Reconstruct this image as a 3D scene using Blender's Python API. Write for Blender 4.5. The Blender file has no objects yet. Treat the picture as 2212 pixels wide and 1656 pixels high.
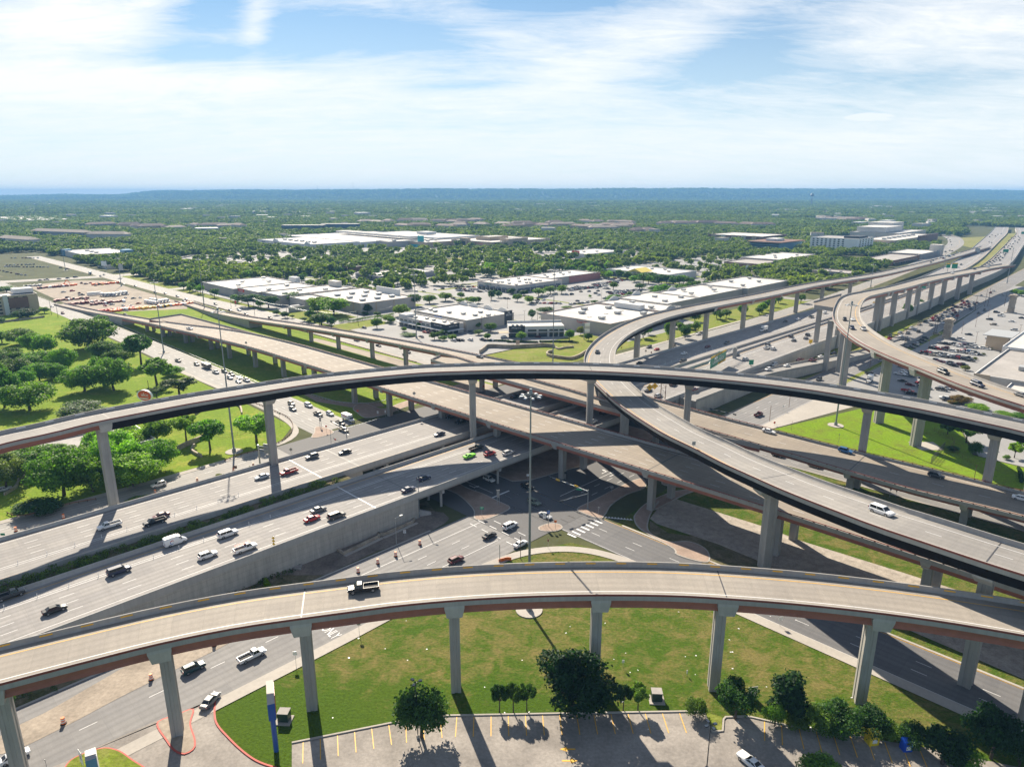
import bpy,bmesh,math,random
import numpy as np
from mathutils import Vector,Matrix
from mathutils.geometry import tessellate_polygon
SC=bpy.context.scene
COL=SC.collection
R2=math.sqrt(.5)
rnd=random.Random(7)
# ---------------------------------------------------------------- camera and the two site grids
# The roads run on a square grid turned 45 degrees to the view: u runs along the main highway, w across it.
CAM_H,PITCH,FPX,PX,PY=96.0,math.atan((828-417)/1474.7),1474.7,1106.0,828.0
cP,sP=math.cos(PITCH),math.sin(PITCH)
def XY(u,w): return ((u-w)*R2,(u+w)*R2)
def UW(x,y): return ((x+y)*R2,(y-x)*R2)
def at(px,py,z=0.0):
 "survey: a sight line of the photograph cut with the level z gives the place on site"
 a,v=(px-PX)/FPX,(py-PY)/FPX
 b,d=cP-v*sP,-(sP+v*cP)
 t=(z-CAM_H)/d
 return (a*t,b*t,z)
def zoom(x0,y0,k):
 return lambda x,y:(x0+x*k,y0+y*k)
r1=zoom(0,809.9,.34174);r2=zoom(702,809.9,.34174);r3=zoom(1403.9,809.9,.3652)
r4=zoom(0,1187.9,.34174);r5=zoom(702,1187.9,.34174);r6=zoom(1403.9,1187.9,.3652)
z6=zoom(0,593.95,.2441);z7=zoom(486,567,.2441);z8=zoom(971.9,567,.2441)
q1=zoom(1241.9,674.9,.19563);q2=zoom(1619.9,593.95,.26755);q3=zoom(647.9,728.9,.21969)
f1=zoom(0,388.8,.2441);f2=zoom(486,388.8,.2441);f3=zoom(971.9,388.8,.2441)
f4=zoom(1457.9,388.8,.19528);f5=zoom(1781.9,432,.19563);f6=zoom(1997.8,475.2,.09781)
f7=zoom(1825.1,620.95,.17478);s4=zoom(998.9,998.9,.1831)
# ---------------------------------------------------------------- mesh building
class MB:
 def __init__(s):s.v=[];s.f=[];s.m=[];s.uv=[]
 def face(s,pts,m=0,uv=None):
  i=len(s.v);s.v.extend(pts);s.f.append(tuple(range(i,i+len(pts))));s.m.append(m);s.uv.append(uv)
 def box(s,c,d,rot=0.0,m=0,mt=None,taper=1.0):
  cr,sr=math.cos(rot),math.sin(rot)
  def P(x,y,z): return (c[0]+x*cr-y*sr,c[1]+x*sr+y*cr,c[2]+z)
  a,b,h=d[0]/2,d[1]/2,d[2]/2
  i=len(s.v);k=taper
  s.v+=[P(-a,-b,-h),P(a,-b,-h),P(a,b,-h),P(-a,b,-h),P(-a*k,-b*k,h),P(a*k,-b*k,h),P(a*k,b*k,h),P(-a*k,b*k,h)]
  for n,q in enumerate([(0,3,2,1),(4,5,6,7),(0,1,5,4),(1,2,6,5),(2,3,7,6),(3,0,4,7)]):
   s.f.append(tuple(i+j for j in q));s.m.append(mt if (n==1 and mt is not None) else m);s.uv.append(None)
 def prism(s,poly,z0,z1,m=0,mt=None,bottom=True):
  n=len(poly)
  ar=sum(poly[i][0]*poly[(i+1)%n][1]-poly[(i+1)%n][0]*poly[i][1] for i in range(n))
  if ar<0:poly=poly[::-1]
  i=len(s.v)
  s.v+=[(p[0],p[1],z0) for p in poly]+[(p[0],p[1],z1) for p in poly]
  for k in range(n):
   j=(k+1)%n
   s.f.append((i+k,i+j,i+n+j,i+n+k));s.m.append(m);s.uv.append(None)
  s.f.append(tuple(range(i+n,i+2*n)));s.m.append(m if mt is None else mt);s.uv.append(None)
  if bottom:s.f.append(tuple(range(i+n-1,i-1,-1)));s.m.append(m);s.uv.append(None)
 def tube(s,p0,p1,r0,r1=None,n=8,m=0,cap=True):
  r1=r0 if r1 is None else r1
  a,b=Vector(p0),Vector(p1);d=(b-a).normalized()
  e=d.orthogonal().normalized();g=d.cross(e);i=len(s.v)
  for (p,r) in ((a,r0),(b,r1)):
   for k in range(n):
    t=2*math.pi*k/n
    s.v.append(tuple(p+e*(r*math.cos(t))+g*(r*math.sin(t))))
  for k in range(n):
   j=(k+1)%n
   s.f.append((i+k,i+j,i+n+j,i+n+k));s.m.append(m);s.uv.append(None)
  if cap:
   s.f.append(tuple(i+k for k in range(n-1,-1,-1)));s.m.append(m);s.uv.append(None)
   s.f.append(tuple(i+n+k for k in range(n)));s.m.append(m);s.uv.append(None)
 def mesh(s,name,mats,smooth=False):
  me=bpy.data.meshes.new(name)
  me.from_pydata([tuple(p) for p in s.v],[],s.f)
  for m in mats:me.materials.append(m)
  me.polygons.foreach_set('material_index',s.m)
  if any(u is not None for u in s.uv):
   L=me.uv_layers.new(name='UVMap');flat=[]
   for f,u in zip(s.f,s.uv):
    for k in range(len(f)):flat.extend(u[k] if u is not None else (0.0,0.0))
   L.data.foreach_set('uv',flat)
  if smooth:me.polygons.foreach_set('use_smooth',[True]*len(s.f))
  me.update(); return me
 def build(s,name,mats,parent=None,smooth=False,**props):
  if not isinstance(mats,(list,tuple)):mats=[mats]
  o=bpy.data.objects.new(name,s.mesh(name,mats,smooth));COL.objects.link(o)
  if parent is not None:o.parent=parent
  for k,v in props.items():o[k]=v
  return o
def empty(name,loc,label,category,group=None,rz=0.0):
 o=bpy.data.objects.new(name, None);COL.objects.link(o);o.empty_display_size=.5
 o.location=loc;o.rotation_euler=(0,0,rz);tag(o,label,category,group); return o
def tag(o,label,category,group=None):
 o['label']=label;o['category']=category
 if group:o['group']=group
 return o
def rebase(root,*parts):
 "parts built in site coordinates keep their place under a root that stands at the thing's base"
 M=(Matrix.Translation(root.location)@root.rotation_euler.to_matrix().to_4x4()).inverted()
 for p in parts:
  p.data.transform(M);p.parent=root
def copy_tree(o,parent=None):
 c=o.copy();COL.objects.link(c)
 if parent is not None:c.parent=parent
 for ch in o.children:copy_tree(ch,c)
 return c
# ---------------------------------------------------------------- materials
def nodes(name):
 m=bpy.data.materials.new(name);m.use_nodes= True
 t=m.node_tree;t.nodes.clear()
 o=t.nodes.new('ShaderNodeOutputMaterial');b=t.nodes.new('ShaderNodeBsdfPrincipled')
 t.links.new(b.outputs[0],o.inputs[0]); return m,t,b,o
def N(t,kind,**kw):
 n=t.nodes.new(kind)
 for k,v in kw.items():setattr(n,k,v)
 return n
def noise(t,vec,scale,detail=4,rough=.55,dist=0.0):
 n=N(t,'ShaderNodeTexNoise');n.inputs['Scale'].default_value=scale;n.inputs['Detail'].default_value=detail
 n.inputs['Roughness'].default_value=rough;n.inputs['Distortion'].default_value=dist
 t.links.new(vec,n.inputs['Vector']); return n.outputs['Fac']
def ramp(t,fac,stops):
 r=N(t,'ShaderNodeValToRGB');e=r.color_ramp.elements
 while len(e)<len(stops):e.new(.5)
 for el,(p,c) in zip(e,stops):
  el.position=p;el.color=(*c,1) if len(c)==3 else c
 t.links.new(fac,r.inputs[0]); return r.outputs[0]
def mixc(t,fac,a,b,mode='MIX'):
 n=N(t,'ShaderNodeMix',data_type='RGBA',blend_type=mode)
 for s,v in ((n.inputs[0],fac),(n.inputs[6],a),(n.inputs[7],b)):
  if hasattr(v,'node'):t.links.new(v,s)
  elif isinstance(v,(int,float)):s.default_value=v
  else:s.default_value=(*v,1) if len(v)==3 else v
 return n.outputs[2]
def mth(t,op,a,b=None,c=None):
 n=N(t,'ShaderNodeMath',operation=op)
 for s,v in zip(n.inputs,(a,b,c)):
  if v is None: continue
  if hasattr(v,'node'):t.links.new(v,s)
  else:s.default_value=v
 return n.outputs[0]
def pos(t,scale=(1,1,1),rot=0.0):
 g=N(t,'ShaderNodeNewGeometry');mp=N(t,'ShaderNodeMapping')
 mp.inputs['Scale'].default_value=scale;mp.inputs['Rotation'].default_value=(0,0,rot)
 t.links.new(g.outputs['Position'],mp.inputs['Vector']); return mp.outputs[0]
def bump(t,b,h,dist=.05,strength=.4):
 n=N(t,'ShaderNodeBump');n.inputs['Strength'].default_value=strength;n.inputs['Distance'].default_value=dist
 t.links.new(h,n.inputs['Height']);t.links.new(n.outputs[0],b.inputs['Normal'])
def scl(c,k): return tuple(min(1,x*k) for x in c)
def mat_plain(name,c,rough=.6,metal=0.0,spec=.5):
 m,t,b,o=nodes(name)
 b.inputs['Base Color'].default_value=(*c,1);b.inputs['Roughness'].default_value=rough
 b.inputs['Metallic'].default_value=metal;b.inputs['Specular IOR Level'].default_value=spec; return m
def mat_stone(name,c,var=.18,s1=.05,s2=1.2,rough=.85,streak=False,tint=None):
 m,t,b,o=nodes(name)
 p=pos(t)
 n1=noise(t,p,s1,5,.6,.4);n2=noise(t,p,s2,4,.65)
 if streak:n2=noise(t,pos(t,(1.2,1.2,.12)),1.1,5,.65)
 a=ramp(t,n1,[(.3,scl(c,1-var)),(.7,scl(c,1+var))])
 if tint:a=mixc(t,ramp(t,n1,[(.45,(0,0,0)),(.7,(1,1,1))]),a,tint)
 k=ramp(t,n2,[(.25,(1-var,1-var,1-var)),(.75,(1+var*.6,)*3)])
 t.links.new(mixc(t,1.0,a,k,'MULTIPLY'),b.inputs['Base Color'])
 b.inputs['Roughness'].default_value=rough;b.inputs['Specular IOR Level'].default_value=.3
 bump(t,b,n2,.03,.25); return m
def mat_deck(name,c,track=.16,tint=None,period=1.83,off=.9):
 "road slab: uv.x runs along the road in metres, uv.y across it; worn wheel tracks, drips, cross tining"
 m,t,b,o=nodes(name)
 uv=N(t,'ShaderNodeUVMap');sx=N(t,'ShaderNodeSeparateXYZ');t.links.new(uv.outputs[0],sx.inputs[0])
 X,Y=sx.outputs[0],sx.outputs[1]
 fr=mth(t,'FRACT',mth(t,'DIVIDE',mth(t,'ADD',Y,off),period))
 tr=mth(t,'POWER',mth(t,'SINE',mth(t,'MULTIPLY',fr,math.pi)),3.0)
 mp=N(t,'ShaderNodeMapping');mp.inputs['Scale'].default_value=(.04,.55,1);t.links.new(uv.outputs[0],mp.inputs[0])
 n1=noise(t,mp.outputs[0],1.0,5,.6)
 mp2=N(t,'ShaderNodeMapping');mp2.inputs['Scale'].default_value=(.7,.03,1);t.links.new(uv.outputs[0],mp2.inputs[0])
 n2=noise(t,mp2.outputs[0],1.0,3,.7)
 n3=noise(t,pos(t),.035,4,.6);n4=noise(t,pos(t),2.2,3,.7)
 k=mth(t,'MULTIPLY',mth(t,'MULTIPLY',tr,n1),track*2)
 col=ramp(t,n3,[(.3,scl(c,.9)),(.7,scl(c,1.1))])
 if tint:col=mixc(t,ramp(t,n3,[(.45,(0,0,0)),(.62,(1,1,1))]),col,tint)
 col=mixc(t,1.0,col,ramp(t,n2,[(.3,(.93,)*3),(.7,(1.06,)*3)]),'MULTIPLY')
 col=mixc(t,1.0,col,ramp(t,n4,[(.25,(.9,)*3),(.75,(1.08,)*3)]),'MULTIPLY')
 col=mixc(t,1.0,col,ramp(t,n1,[(.3,(.9,)*3),(.75,(1.07,)*3)]),'MULTIPLY')
 br=N(t,'ShaderNodeTexBrick');br.offset=0;br.inputs['Scale'].default_value=1;br.inputs['Brick Width'].default_value=5.2;br.inputs['Row Height'].default_value=3.66;br.inputs['Mortar Size'].default_value=.03;br.inputs['Color1'].default_value=(.90,.90,.91,1);br.inputs['Color2'].default_value=(1.08,1.07,1.05,1);br.inputs['Mortar'].default_value=(.80,.79,.78,1)
 t.links.new(uv.outputs[0],br.inputs[0]);col=mixc(t,.75,col,br.outputs[0],'MULTIPLY')
 n5=noise(t,pos(t),.5,6,.72,1.0);col=mixc(t,ramp(t,n5,[(.60,(0,0,0)),(.74,(.5,)*3)]),col,scl(c,.55))
 col=mixc(t,k,col,scl(c,.35))
 t.links.new(col,b.inputs['Base Color']);b.inputs['Roughness'].default_value=.8
 b.inputs['Specular IOR Level'].default_value=.35; return m
def mat_grass(name,a,bcol,dry=None,s=.06,dry_at=(.5,.68),fine=1.1,moist=False):
 m,t,b,o=nodes(name)
 p=pos(t);n1=noise(t,p,s,5,.62,.6);n2=noise(t,p,fine,5,.7);n3=noise(t,p,.22,4,.6,.8)
 col=mixc(t,n1,a,bcol)
 dn=mth(t,'ADD',mth(t,'MULTIPLY',n3,.55),mth(t,'MULTIPLY',n1,.45))
 if moist:
  sx=N(t,'ShaderNodeSeparateXYZ');t.links.new(p,sx.inputs[0]);mr=N(t,'ShaderNodeMapRange');mr.interpolation_type='SMOOTHSTEP'
  mr.inputs[1].default_value=100;mr.inputs[2].default_value=124;mr.inputs[3].default_value=-.13;mr.inputs[4].default_value=.045;t.links.new(mth(t,'ADD',sx.outputs[1],mth(t,'MULTIPLY',sx.outputs[0],.16)),mr.inputs[0]);dn=mth(t,'ADD',dn,mr.outputs[0])
  n5=noise(t,pos(t,(1,2.6,1),.5),.55,5,.7,1.2);dn=mth(t,'ADD',dn,mth(t,'MULTIPLY',mth(t,'SUBTRACT',n5,.5),.5))
 if dry:col=mixc(t,ramp(t,dn,[(dry_at[0],(0,0,0)),(dry_at[1],(.85,)*3)]),col,dry)
 col=mixc(t,1.0,col,ramp(t,n2,[(.25,(.6,)*3),(.75,(1.32,)*3)]),'MULTIPLY')
 t.links.new(col,b.inputs['Base Color']);b.inputs['Roughness'].default_value=.95
 b.inputs['Specular IOR Level'].default_value=.1
 bump(t,b,n2,.35,.8); return m
MATS={}
def M(k): return MATS[k]
MATS.update(
 deck_warm=mat_deck('deck concrete warm',(.305,.275,.238),.13),
 deck_tan=mat_deck('deck concrete tan',(.285,.245,.20),.13),
 deck_grey=mat_deck('deck concrete grey',(.262,.25,.236),.13),
 hwy=mat_deck('highway concrete',(.285,.273,.264),.22),
 asphalt=mat_deck('worn asphalt',(.225,.22,.217),.2),
 asphalt_pale=mat_deck('bleached asphalt',(.30,.29,.275),.25),
 asphalt_dark=mat_deck('newer asphalt',(.14,.14,.145),.15),
 lot=mat_stone('parking lot paving',(.285,.283,.28),.12,.03,.9),
 lot_near=mat_stone('stained lot concrete',(.285,.26,.235),.26,.12,1.6),
 concrete=mat_stone('cast concrete',(.36,.345,.325),.14,.08,1.0,streak=True),
 concrete_pale=mat_stone('pale concrete',(.43,.42,.405),.12,.08,1.0,streak=True),
 wall=mat_stone('retaining wall concrete',(.40,.375,.34),.2,.1,.8,streak=True),
 kerb=mat_stone('kerb concrete',(.40,.37,.33),.12),
 brick=mat_stone('brick paving',(.33,.245,.195),.2,.3,2.5),
 dirt=mat_stone('bare dirt',(.20,.165,.14),.35,.15,1.4,.95),
 dirt_pale=mat_stone('pale packed dirt',(.33,.28,.225),.28,.12,1.4,.95),
 rock=mat_stone('rock riprap',(.37,.33,.285),.26,.5,2.4,.95),
 stone=mat_stone('limestone blocks',(.40,.34,.27),.35,.3,1.5),
 slope=mat_stone('slope paving',(.31,.265,.215),.18,.08,.8),
 maroon=mat_plain('maroon painted steel',(.23,.055,.040),.55),
 girder=mat_stone('red brown girder',(.36,.14,.095),.12,.1,.8,.7),
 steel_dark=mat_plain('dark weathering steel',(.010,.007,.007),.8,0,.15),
 black=mat_plain('black rubber',(.012,)*3,.7),
 white_paint=mat_plain('white road paint',(.66,)*3,.6),
 yellow_paint=mat_plain('yellow road paint',(.78,.42,.03),.6),
 reflect_y=mat_plain('yellow reflective sheeting',(.85,.45,.02),.35),
 reflect_w=mat_plain('white reflective sheeting',(.85,)*3,.35),
 red_paint=mat_plain('red kerb paint',(.45,.07,.05),.7),
 galv=mat_plain('galvanised steel',(.42,.44,.45),.4,.6),
 pole=mat_plain('grey steel pole',(.24,.27,.29),.5,.3),
 rust=mat_plain('rusty steel post',(.20,.105,.06),.8),
 wood=mat_plain('creosoted timber',(.10,.065,.045),.9),
 sign_green=mat_plain('green sign sheeting',(.0,.23,.13),.4),
 sign_blue=mat_plain('blue sign sheeting',(.01,.13,.5),.4),
 sign_yellow=mat_plain('yellow sign sheeting',(.85,.50,.01),.4),
 sign_white=mat_plain('white sign face',(.82,)*3,.4),
 sign_red=mat_plain('red sign face',(.60,.035,.02),.4),
 sign_orange=mat_plain('orange sheeting',(.85,.17,.015),.5),
 white=mat_plain('white coating',(.80,)*3,.6),
 dark=mat_plain('dark grey metal',(.05,.05,.055),.5),
 steel_back=mat_plain('sign back aluminium',(.33,.34,.35),.5,.4),
)
# ---------------------------------------------------------------- camera, light, sky, air
cam=bpy.data.objects.new('camera',bpy.data.cameras.new('camera'));COL.objects.link(cam)
cam.location=(0,0,CAM_H);cam.rotation_euler=(math.pi/2-PITCH,0,0)
cam.data.sensor_width=36;cam.data.lens=36*FPX/2212;cam.data.clip_start=1;cam.data.clip_end=60000
SC.camera=cam
SUN_AZ,SUN_EL=math.radians(-20.5),math.radians(37)
sd=Vector((math.sin(SUN_AZ)*math.cos(SUN_EL),math.cos(SUN_AZ)*math.cos(SUN_EL),math.sin(SUN_EL)))
sl=bpy.data.lights.new('sun','SUN');sl.energy=5.0;sl.angle=math.radians(.6);sl.color=(1,.885,.72)
so=bpy.data.objects.new('sun',sl);COL.objects.link(so);so.location=sd*300
so.rotation_euler=(-sd).to_track_quat('-Z','Y').to_euler()
SC.view_settings.view_transform='Standard';SC.view_settings.look='None'
SC.view_settings.exposure=1.0;SC.view_settings.gamma=1
SC.render.film_transparent= False
cy=SC.cycles
cy.max_bounces=5;cy.diffuse_bounces=3;cy.glossy_bounces=2;cy.transmission_bounces=4;cy.volume_bounces=0
cy.transparent_max_bounces=8;cy.caustics_reflective= False;cy.caustics_refractive= False
W=bpy.data.worlds.new('World');SC.world=W;W.use_nodes= True
t=W.node_tree;t.nodes.clear()
wo=N(t,'ShaderNodeOutputWorld');bg=N(t,'ShaderNodeBackground');t.links.new(bg.outputs[0],wo.inputs[0])
sky=N(t,'ShaderNodeTexSky');sky.sky_type='NISHITA';sky.sun_disc= False
sky.sun_elevation=SUN_EL;sky.sun_rotation=SUN_AZ%(2*math.pi);sky.altitude=200;sky.air_density=1.0;sky.dust_density=.2;sky.ozone_density=2.0
tc=N(t,'ShaderNodeTexCoord');sp=N(t,'ShaderNodeSeparateXYZ');t.links.new(tc.outputs['Generated'],sp.inputs[0])
dz=mth(t,'ADD',mth(t,'MAXIMUM',sp.outputs[2],0.0),.16)
cb=N(t,'ShaderNodeCombineXYZ')
t.links.new(mth(t,'DIVIDE',sp.outputs[0],dz),cb.inputs[0]);t.links.new(mth(t,'DIVIDE',sp.outputs[1],dz),cb.inputs[1])
def wmap(loc,sc_,rot):
 mp=N(t,'ShaderNodeMapping');mp.inputs['Location'].default_value=loc;mp.inputs['Scale'].default_value=sc_
 mp.inputs['Rotation'].default_value=(0,0,rot);t.links.new(cb.outputs[0],mp.inputs[0]); return mp.outputs[0]
n_big=noise(t,wmap((3.1,1.2,0),(.55,.8,1),.3),1.0,6,.52,.35)
n_str=noise(t,wmap((.4,7.7,0),(1.3,3.6,1),-.35),1.0,9,.68,1.2)
n_fin=noise(t,wmap((5.4,2.7,0),(3.2,8.0,1),-.6),1.0,9,.72,1.0)
mixn=mth(t,'ADD',mth(t,'ADD',mth(t,'MULTIPLY',n_big,.36),mth(t,'MULTIPLY',n_str,.46)),mth(t,'MULTIPLY',n_fin,.34))
# where the veil of cirrus is thin or thick: soft lobes by direction (azimuth tangent, elevation tangent)
ax=mth(t,'DIVIDE',sp.outputs[0],mth(t,'MAXIMUM',sp.outputs[1],.05));el=mth(t,'DIVIDE',sp.outputs[2],mth(t,'MAXIMUM',sp.outputs[1],.05))
def lobe(x,y,rx,ry,tilt=0.0):
 dx=mth(t,'SUBTRACT',ax,x);dy=mth(t,'SUBTRACT',el,y)
 a=mth(t,'ADD',mth(t,'MULTIPLY',dx,math.cos(tilt)),mth(t,'MULTIPLY',dy,math.sin(tilt)))
 b=mth(t,'SUBTRACT',mth(t,'MULTIPLY',dy,math.cos(tilt)),mth(t,'MULTIPLY',dx,math.sin(tilt)))
 q=mth(t,'ADD',mth(t,'POWER',mth(t,'DIVIDE',mth(t,'ABSOLUTE',a),rx),2.0),mth(t,'POWER',mth(t,'DIVIDE',mth(t,'ABSOLUTE',b),ry),2.0))
 return mth(t,'EXPONENT',mth(t,'MULTIPLY',q,-1.0))
LOBES=[(-.415,.178,.14,.017,.03,-.30),(-.41,.225,.07,.032,.3,-.30),(-.215,.212,.15,.028,-.12,-.32),(-.31,.190,.06,.02,0,-.15),(.058,.243,.12,.016,.05,-.30),(.32,.183,.10,.042,.35,-.32),(-.075,.141,.09,.009,.03,-.22),(.19,.143,.08,.008,-.05,-.2),(.50,.152,.20,.018,-.05,-.16),(.40,.11,.25,.02,0,-.10),(-.1,.09,.3,.012,0,-.06),
   (-.25,.14,.45,.028,-.03,.16),(.15,.182,.13,.035,.25,.20),(-.60,.222,.17,.03,.05,.2),(-.34,.217,.018,.05,-.25,.22),(.56,.205,.17,.035,.1,.16),(.0,.20,.1,.02,-.3,.1),(-.65,.15,.25,.03,0,.12)]
acc=mixn
for (x,y,rx,ry,ti,k) in LOBES:acc=mth(t,'ADD',acc,mth(t,'MULTIPLY',lobe(x,y,rx,ry,ti),k*.8))
low=N(t,'ShaderNodeMapRange');low.inputs[1].default_value=0;low.inputs[2].default_value=.16;low.inputs[3].default_value=.10;low.inputs[4].default_value=0
t.links.new(el,low.inputs[0])
acc=mth(t,'ADD',acc,low.outputs[0])
cover=ramp(t,acc,[(.40,(0,0,0)),(.57,(.50,)*3),(.76,(1,1,1))])
# little cumulus low on the right, and a clearer sky overhead and behind
pn=noise(t,wmap((2.2,.7,0),(5.5,11,1),0),1.0,6,.62,.3)
puff=mth(t,'ADD',mth(t,'ADD',lobe(.491,.0985,.045,.0045),mth(t,'MULTIPLY',lobe(.485,.1025,.018,.0045),.9)),mth(t,'ADD',mth(t,'MULTIPLY',lobe(.512,.1015,.014,.004),.8),mth(t,'ADD',mth(t,'MULTIPLY',lobe(.335,.071,.016,.0022),.75),mth(t,'MULTIPLY',lobe(.415,.111,.010,.0025),.7))))
puff=ramp(t,mth(t,'MULTIPLY',puff,mth(t,'ADD',mth(t,'MULTIPLY',pn,2.6),-.55)),[(.18,(0,0,0)),(.62,(.8,)*3)])
cover=mth(t,'MAXIMUM',cover,puff)
clr=N(t,'ShaderNodeMapRange');clr.inputs[1].default_value=.32;clr.inputs[2].default_value=.62;clr.inputs[3].default_value=1;clr.inputs[4].default_value=.45;t.links.new(sp.outputs[2],clr.inputs[0])
frt=N(t,'ShaderNodeMapRange');frt.inputs[1].default_value=-.2;frt.inputs[2].default_value=.25;frt.inputs[3].default_value=.5;frt.inputs[4].default_value=1;t.links.new(sp.outputs[1],frt.inputs[0])
cover=mth(t,'MULTIPLY',cover,mth(t,'MULTIPLY',clr.outputs[0],frt.outputs[0]))
skyc=N(t,'ShaderNodeVectorMath',operation='SCALE');t.links.new(sky.outputs[0],skyc.inputs[0]);skyc.inputs['Scale'].default_value=.05
skym=mixc(t,1.0,skyc.outputs[0],(.60,.86,1.0),'MULTIPLY')
haze_f=N(t,'ShaderNodeMapRange');haze_f.inputs[1].default_value=-.02;haze_f.inputs[2].default_value=.30;haze_f.inputs[3].default_value=.92;haze_f.inputs[4].default_value=.0
t.links.new(el,haze_f.inputs[0])
skyh=mixc(t,haze_f.outputs[0],skym,(.425,.48,.51))
cloudc=mixc(t,haze_f.outputs[0],(.56,.56,.555),(.45,.49,.51))
t.links.new(mixc(t,cover,skyh,cloudc),bg.inputs[0]);bg.inputs[1].default_value=1.0
# the air itself: one box of thin blue haze round the whole site
hz=MB();hz.box((0,5700,76),(24400,13400,154))
hm=bpy.data.materials.new('summer haze');hm.use_nodes= True;ht=hm.node_tree;ht.nodes.clear()
ho=N(ht,'ShaderNodeOutputMaterial');hv=N(ht,'ShaderNodeVolumePrincipled')
hv.inputs['Color'].default_value=(.24,.54,.97,1);hv.inputs['Density'].default_value=1.0e-4;hv.inputs['Anisotropy'].default_value=.0
ht.links.new(hv.outputs[0],ho.inputs['Volume'])
hz.build('haze',hm,kind='stuff')
# ---------------------------------------------------------------- ribbons along a line
def resample(P,step,smooth=True):
 P=np.array(P,float);n=len(P)
 if smooth and n>2:
  d=np.sqrt(((P[1:]-P[:-1])**2).sum(1))**.5;tt=np.concatenate([[0],np.cumsum(d)])
  out=[]
  for i in range(n-1):
   p0=P[i-1] if i>0 else 2*P[0]-P[1];p3=P[i+2] if i+2<n else 2*P[-1]-P[-2]
   t0=tt[i-1] if i>0 else tt[0]-d[0];t3=tt[i+2] if i+2<n else tt[-1]+d[-1]
   t1,t2=tt[i],tt[i+1]
   for k in range(12):
    t_=t1+(t2-t1)*k/12
    A1=(t1-t_)/(t1-t0)*p0+(t_-t0)/(t1-t0)*P[i];A2=(t2-t_)/(t2-t1)*P[i]+(t_-t1)/(t2-t1)*P[i+1]
    A3=(t3-t_)/(t3-t2)*P[i+1]+(t_-t2)/(t3-t2)*p3
    B1=(t2-t_)/(t2-t0)*A1+(t_-t0)/(t2-t0)*A2;B2=(t3-t_)/(t3-t1)*A2+(t_-t1)/(t3-t1)*A3
    out.append((t2-t_)/(t2-t1)*B1+(t_-t1)/(t2-t1)*B2)
  out.append(P[-1]);P=np.array(out)
 s=np.concatenate([[0],np.cumsum(np.sqrt(((P[1:,:2]-P[:-1,:2])**2).sum(1)))])
 m=max(2,int(round(s[-1]/step))+1);q=np.linspace(0,s[-1],m)
 return np.stack([np.interp(q,s,P[:,k]) for k in range(P.shape[1])],1),q
def left_normals(P):
 T=np.gradient(P[:,:2],axis=0);T/=np.linalg.norm(T,axis=1)[:, None]
 return np.stack([-T[:,1],T[:,0]],1)
def smooth1(a,k):
 if k<2: return a
 pad=np.concatenate([[a[0]]*k,a,[a[-1]]*k]);c=np.convolve(pad,np.ones(2*k+1)/(2*k+1),'same')
 return c[k:-k]
class Path:
 "a centre line with level, heading normal and half width"
 def __init__(s,P,half,step=4.0,smooth=True):
  P=np.array(P,float)
  if P.shape[1]==2:P=np.concatenate([P,np.zeros((len(P),1))],1)
  hv=np.array(half if hasattr(half,'__len__') else [half]*len(P),float)
  Q,s.s=resample(np.concatenate([P,hv[:, None]],1),step,smooth)
  s.P,s.h,s.n=Q[:,:3],Q[:,3],left_normals(Q)
  s.L=s.s[-1]
 def at(s,d,off=0.0,dz=0.0):
  x,y,z=(np.interp(d,s.s,s.P[:,k]) for k in range(3));a,b=(np.interp(d,s.s,s.n[:,k]) for k in range(2))
  return (x+a*off,y+b*off,z+dz)
 def half(s,d): return float(np.interp(d,s.s,s.h))
 def heading(s,d):
  a,b=(np.interp(d,s.s,s.n[:,k]) for k in range(2)); return math.atan2(-a,b)
 def near(s,x,y):
  return float(s.s[np.argmin((s.P[:,0]-x)**2+(s.P[:,1]-y)**2)])
def sheet(mb,p,o0,o1,dz=0.0,m=0,d0=0.0,d1=None):
 "flat ribbon between two offsets (numbers, or functions of the half width)"
 d1=p.L if d1 is None else d1
 ds=[d0]+[x for x in p.s if d0<x<d1]+[d1]
 g= lambda o,d:o(p.half(d)) if callable(o) else o
 for a,b in zip(ds,ds[1:]):
  a0,a1,b0,b1=g(o0,a),g(o1,a),g(o0,b),g(o1,b)
  ha,hb=p.half(a),p.half(b)
  mb.face([p.at(a,a0,dz),p.at(a,a1,dz),p.at(b,b1,dz),p.at(b,b0,dz)][::-1],m,[(a,a0+ha),(a,a1+ha),(b,b1+hb),(b,b0+hb)][::-1])
def line(mb,p,off,width=.16,m=1,dz=.03,dash=None,d0=0.0,d1=None):
 d1=p.L if d1 is None else d1
 g=(lambda h:off(h)-width/2, lambda h:off(h)+width/2) if callable(off) else (off-width/2,off+width/2)
 if dash is None:sheet(mb,p,g[0],g[1],dz,m,d0,d1); return
 on,gap=dash;d=d0
 while d<d1:
  sheet(mb,p,g[0],g[1],dz,m,d,min(d+on,d1));d+=on+gap
def sweep(mb,p,prof,mats,d0=0.0,d1=None,caps=True):
 "prof: closed outline of (offset, height); offset may be a function of the half width"
 d1=p.L if d1 is None else d1
 ds=[d0]+[x for x in p.s if d0<x<d1]+[d1];n=len(prof);rows=[]
 for d in ds:
  h=p.half(d);rows.append([p.at(d,o(h) if callable(o) else o,z) for o,z in prof])
 for k in range(len(ds)-1):
  for i in range(n):
   j=(i+1)%n
   m=mats[i] if isinstance(mats,(list,tuple)) else mats
   mb.face([rows[k][i],rows[k][j],rows[k+1][j],rows[k+1][i]],m)
 if caps:
  m=mats[0] if isinstance(mats,(list,tuple)) else mats
  mb.face(rows[0][::-1],m);mb.face(rows[-1],m)
def upath(pts,half,z=0.0,step=4.0,smooth=True):
 return Path([(*XY(u,w),zz) for u,w,zz in ((q if len(q)==3 else (*q,z)) for q in pts)],half,step,smooth)
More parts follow.
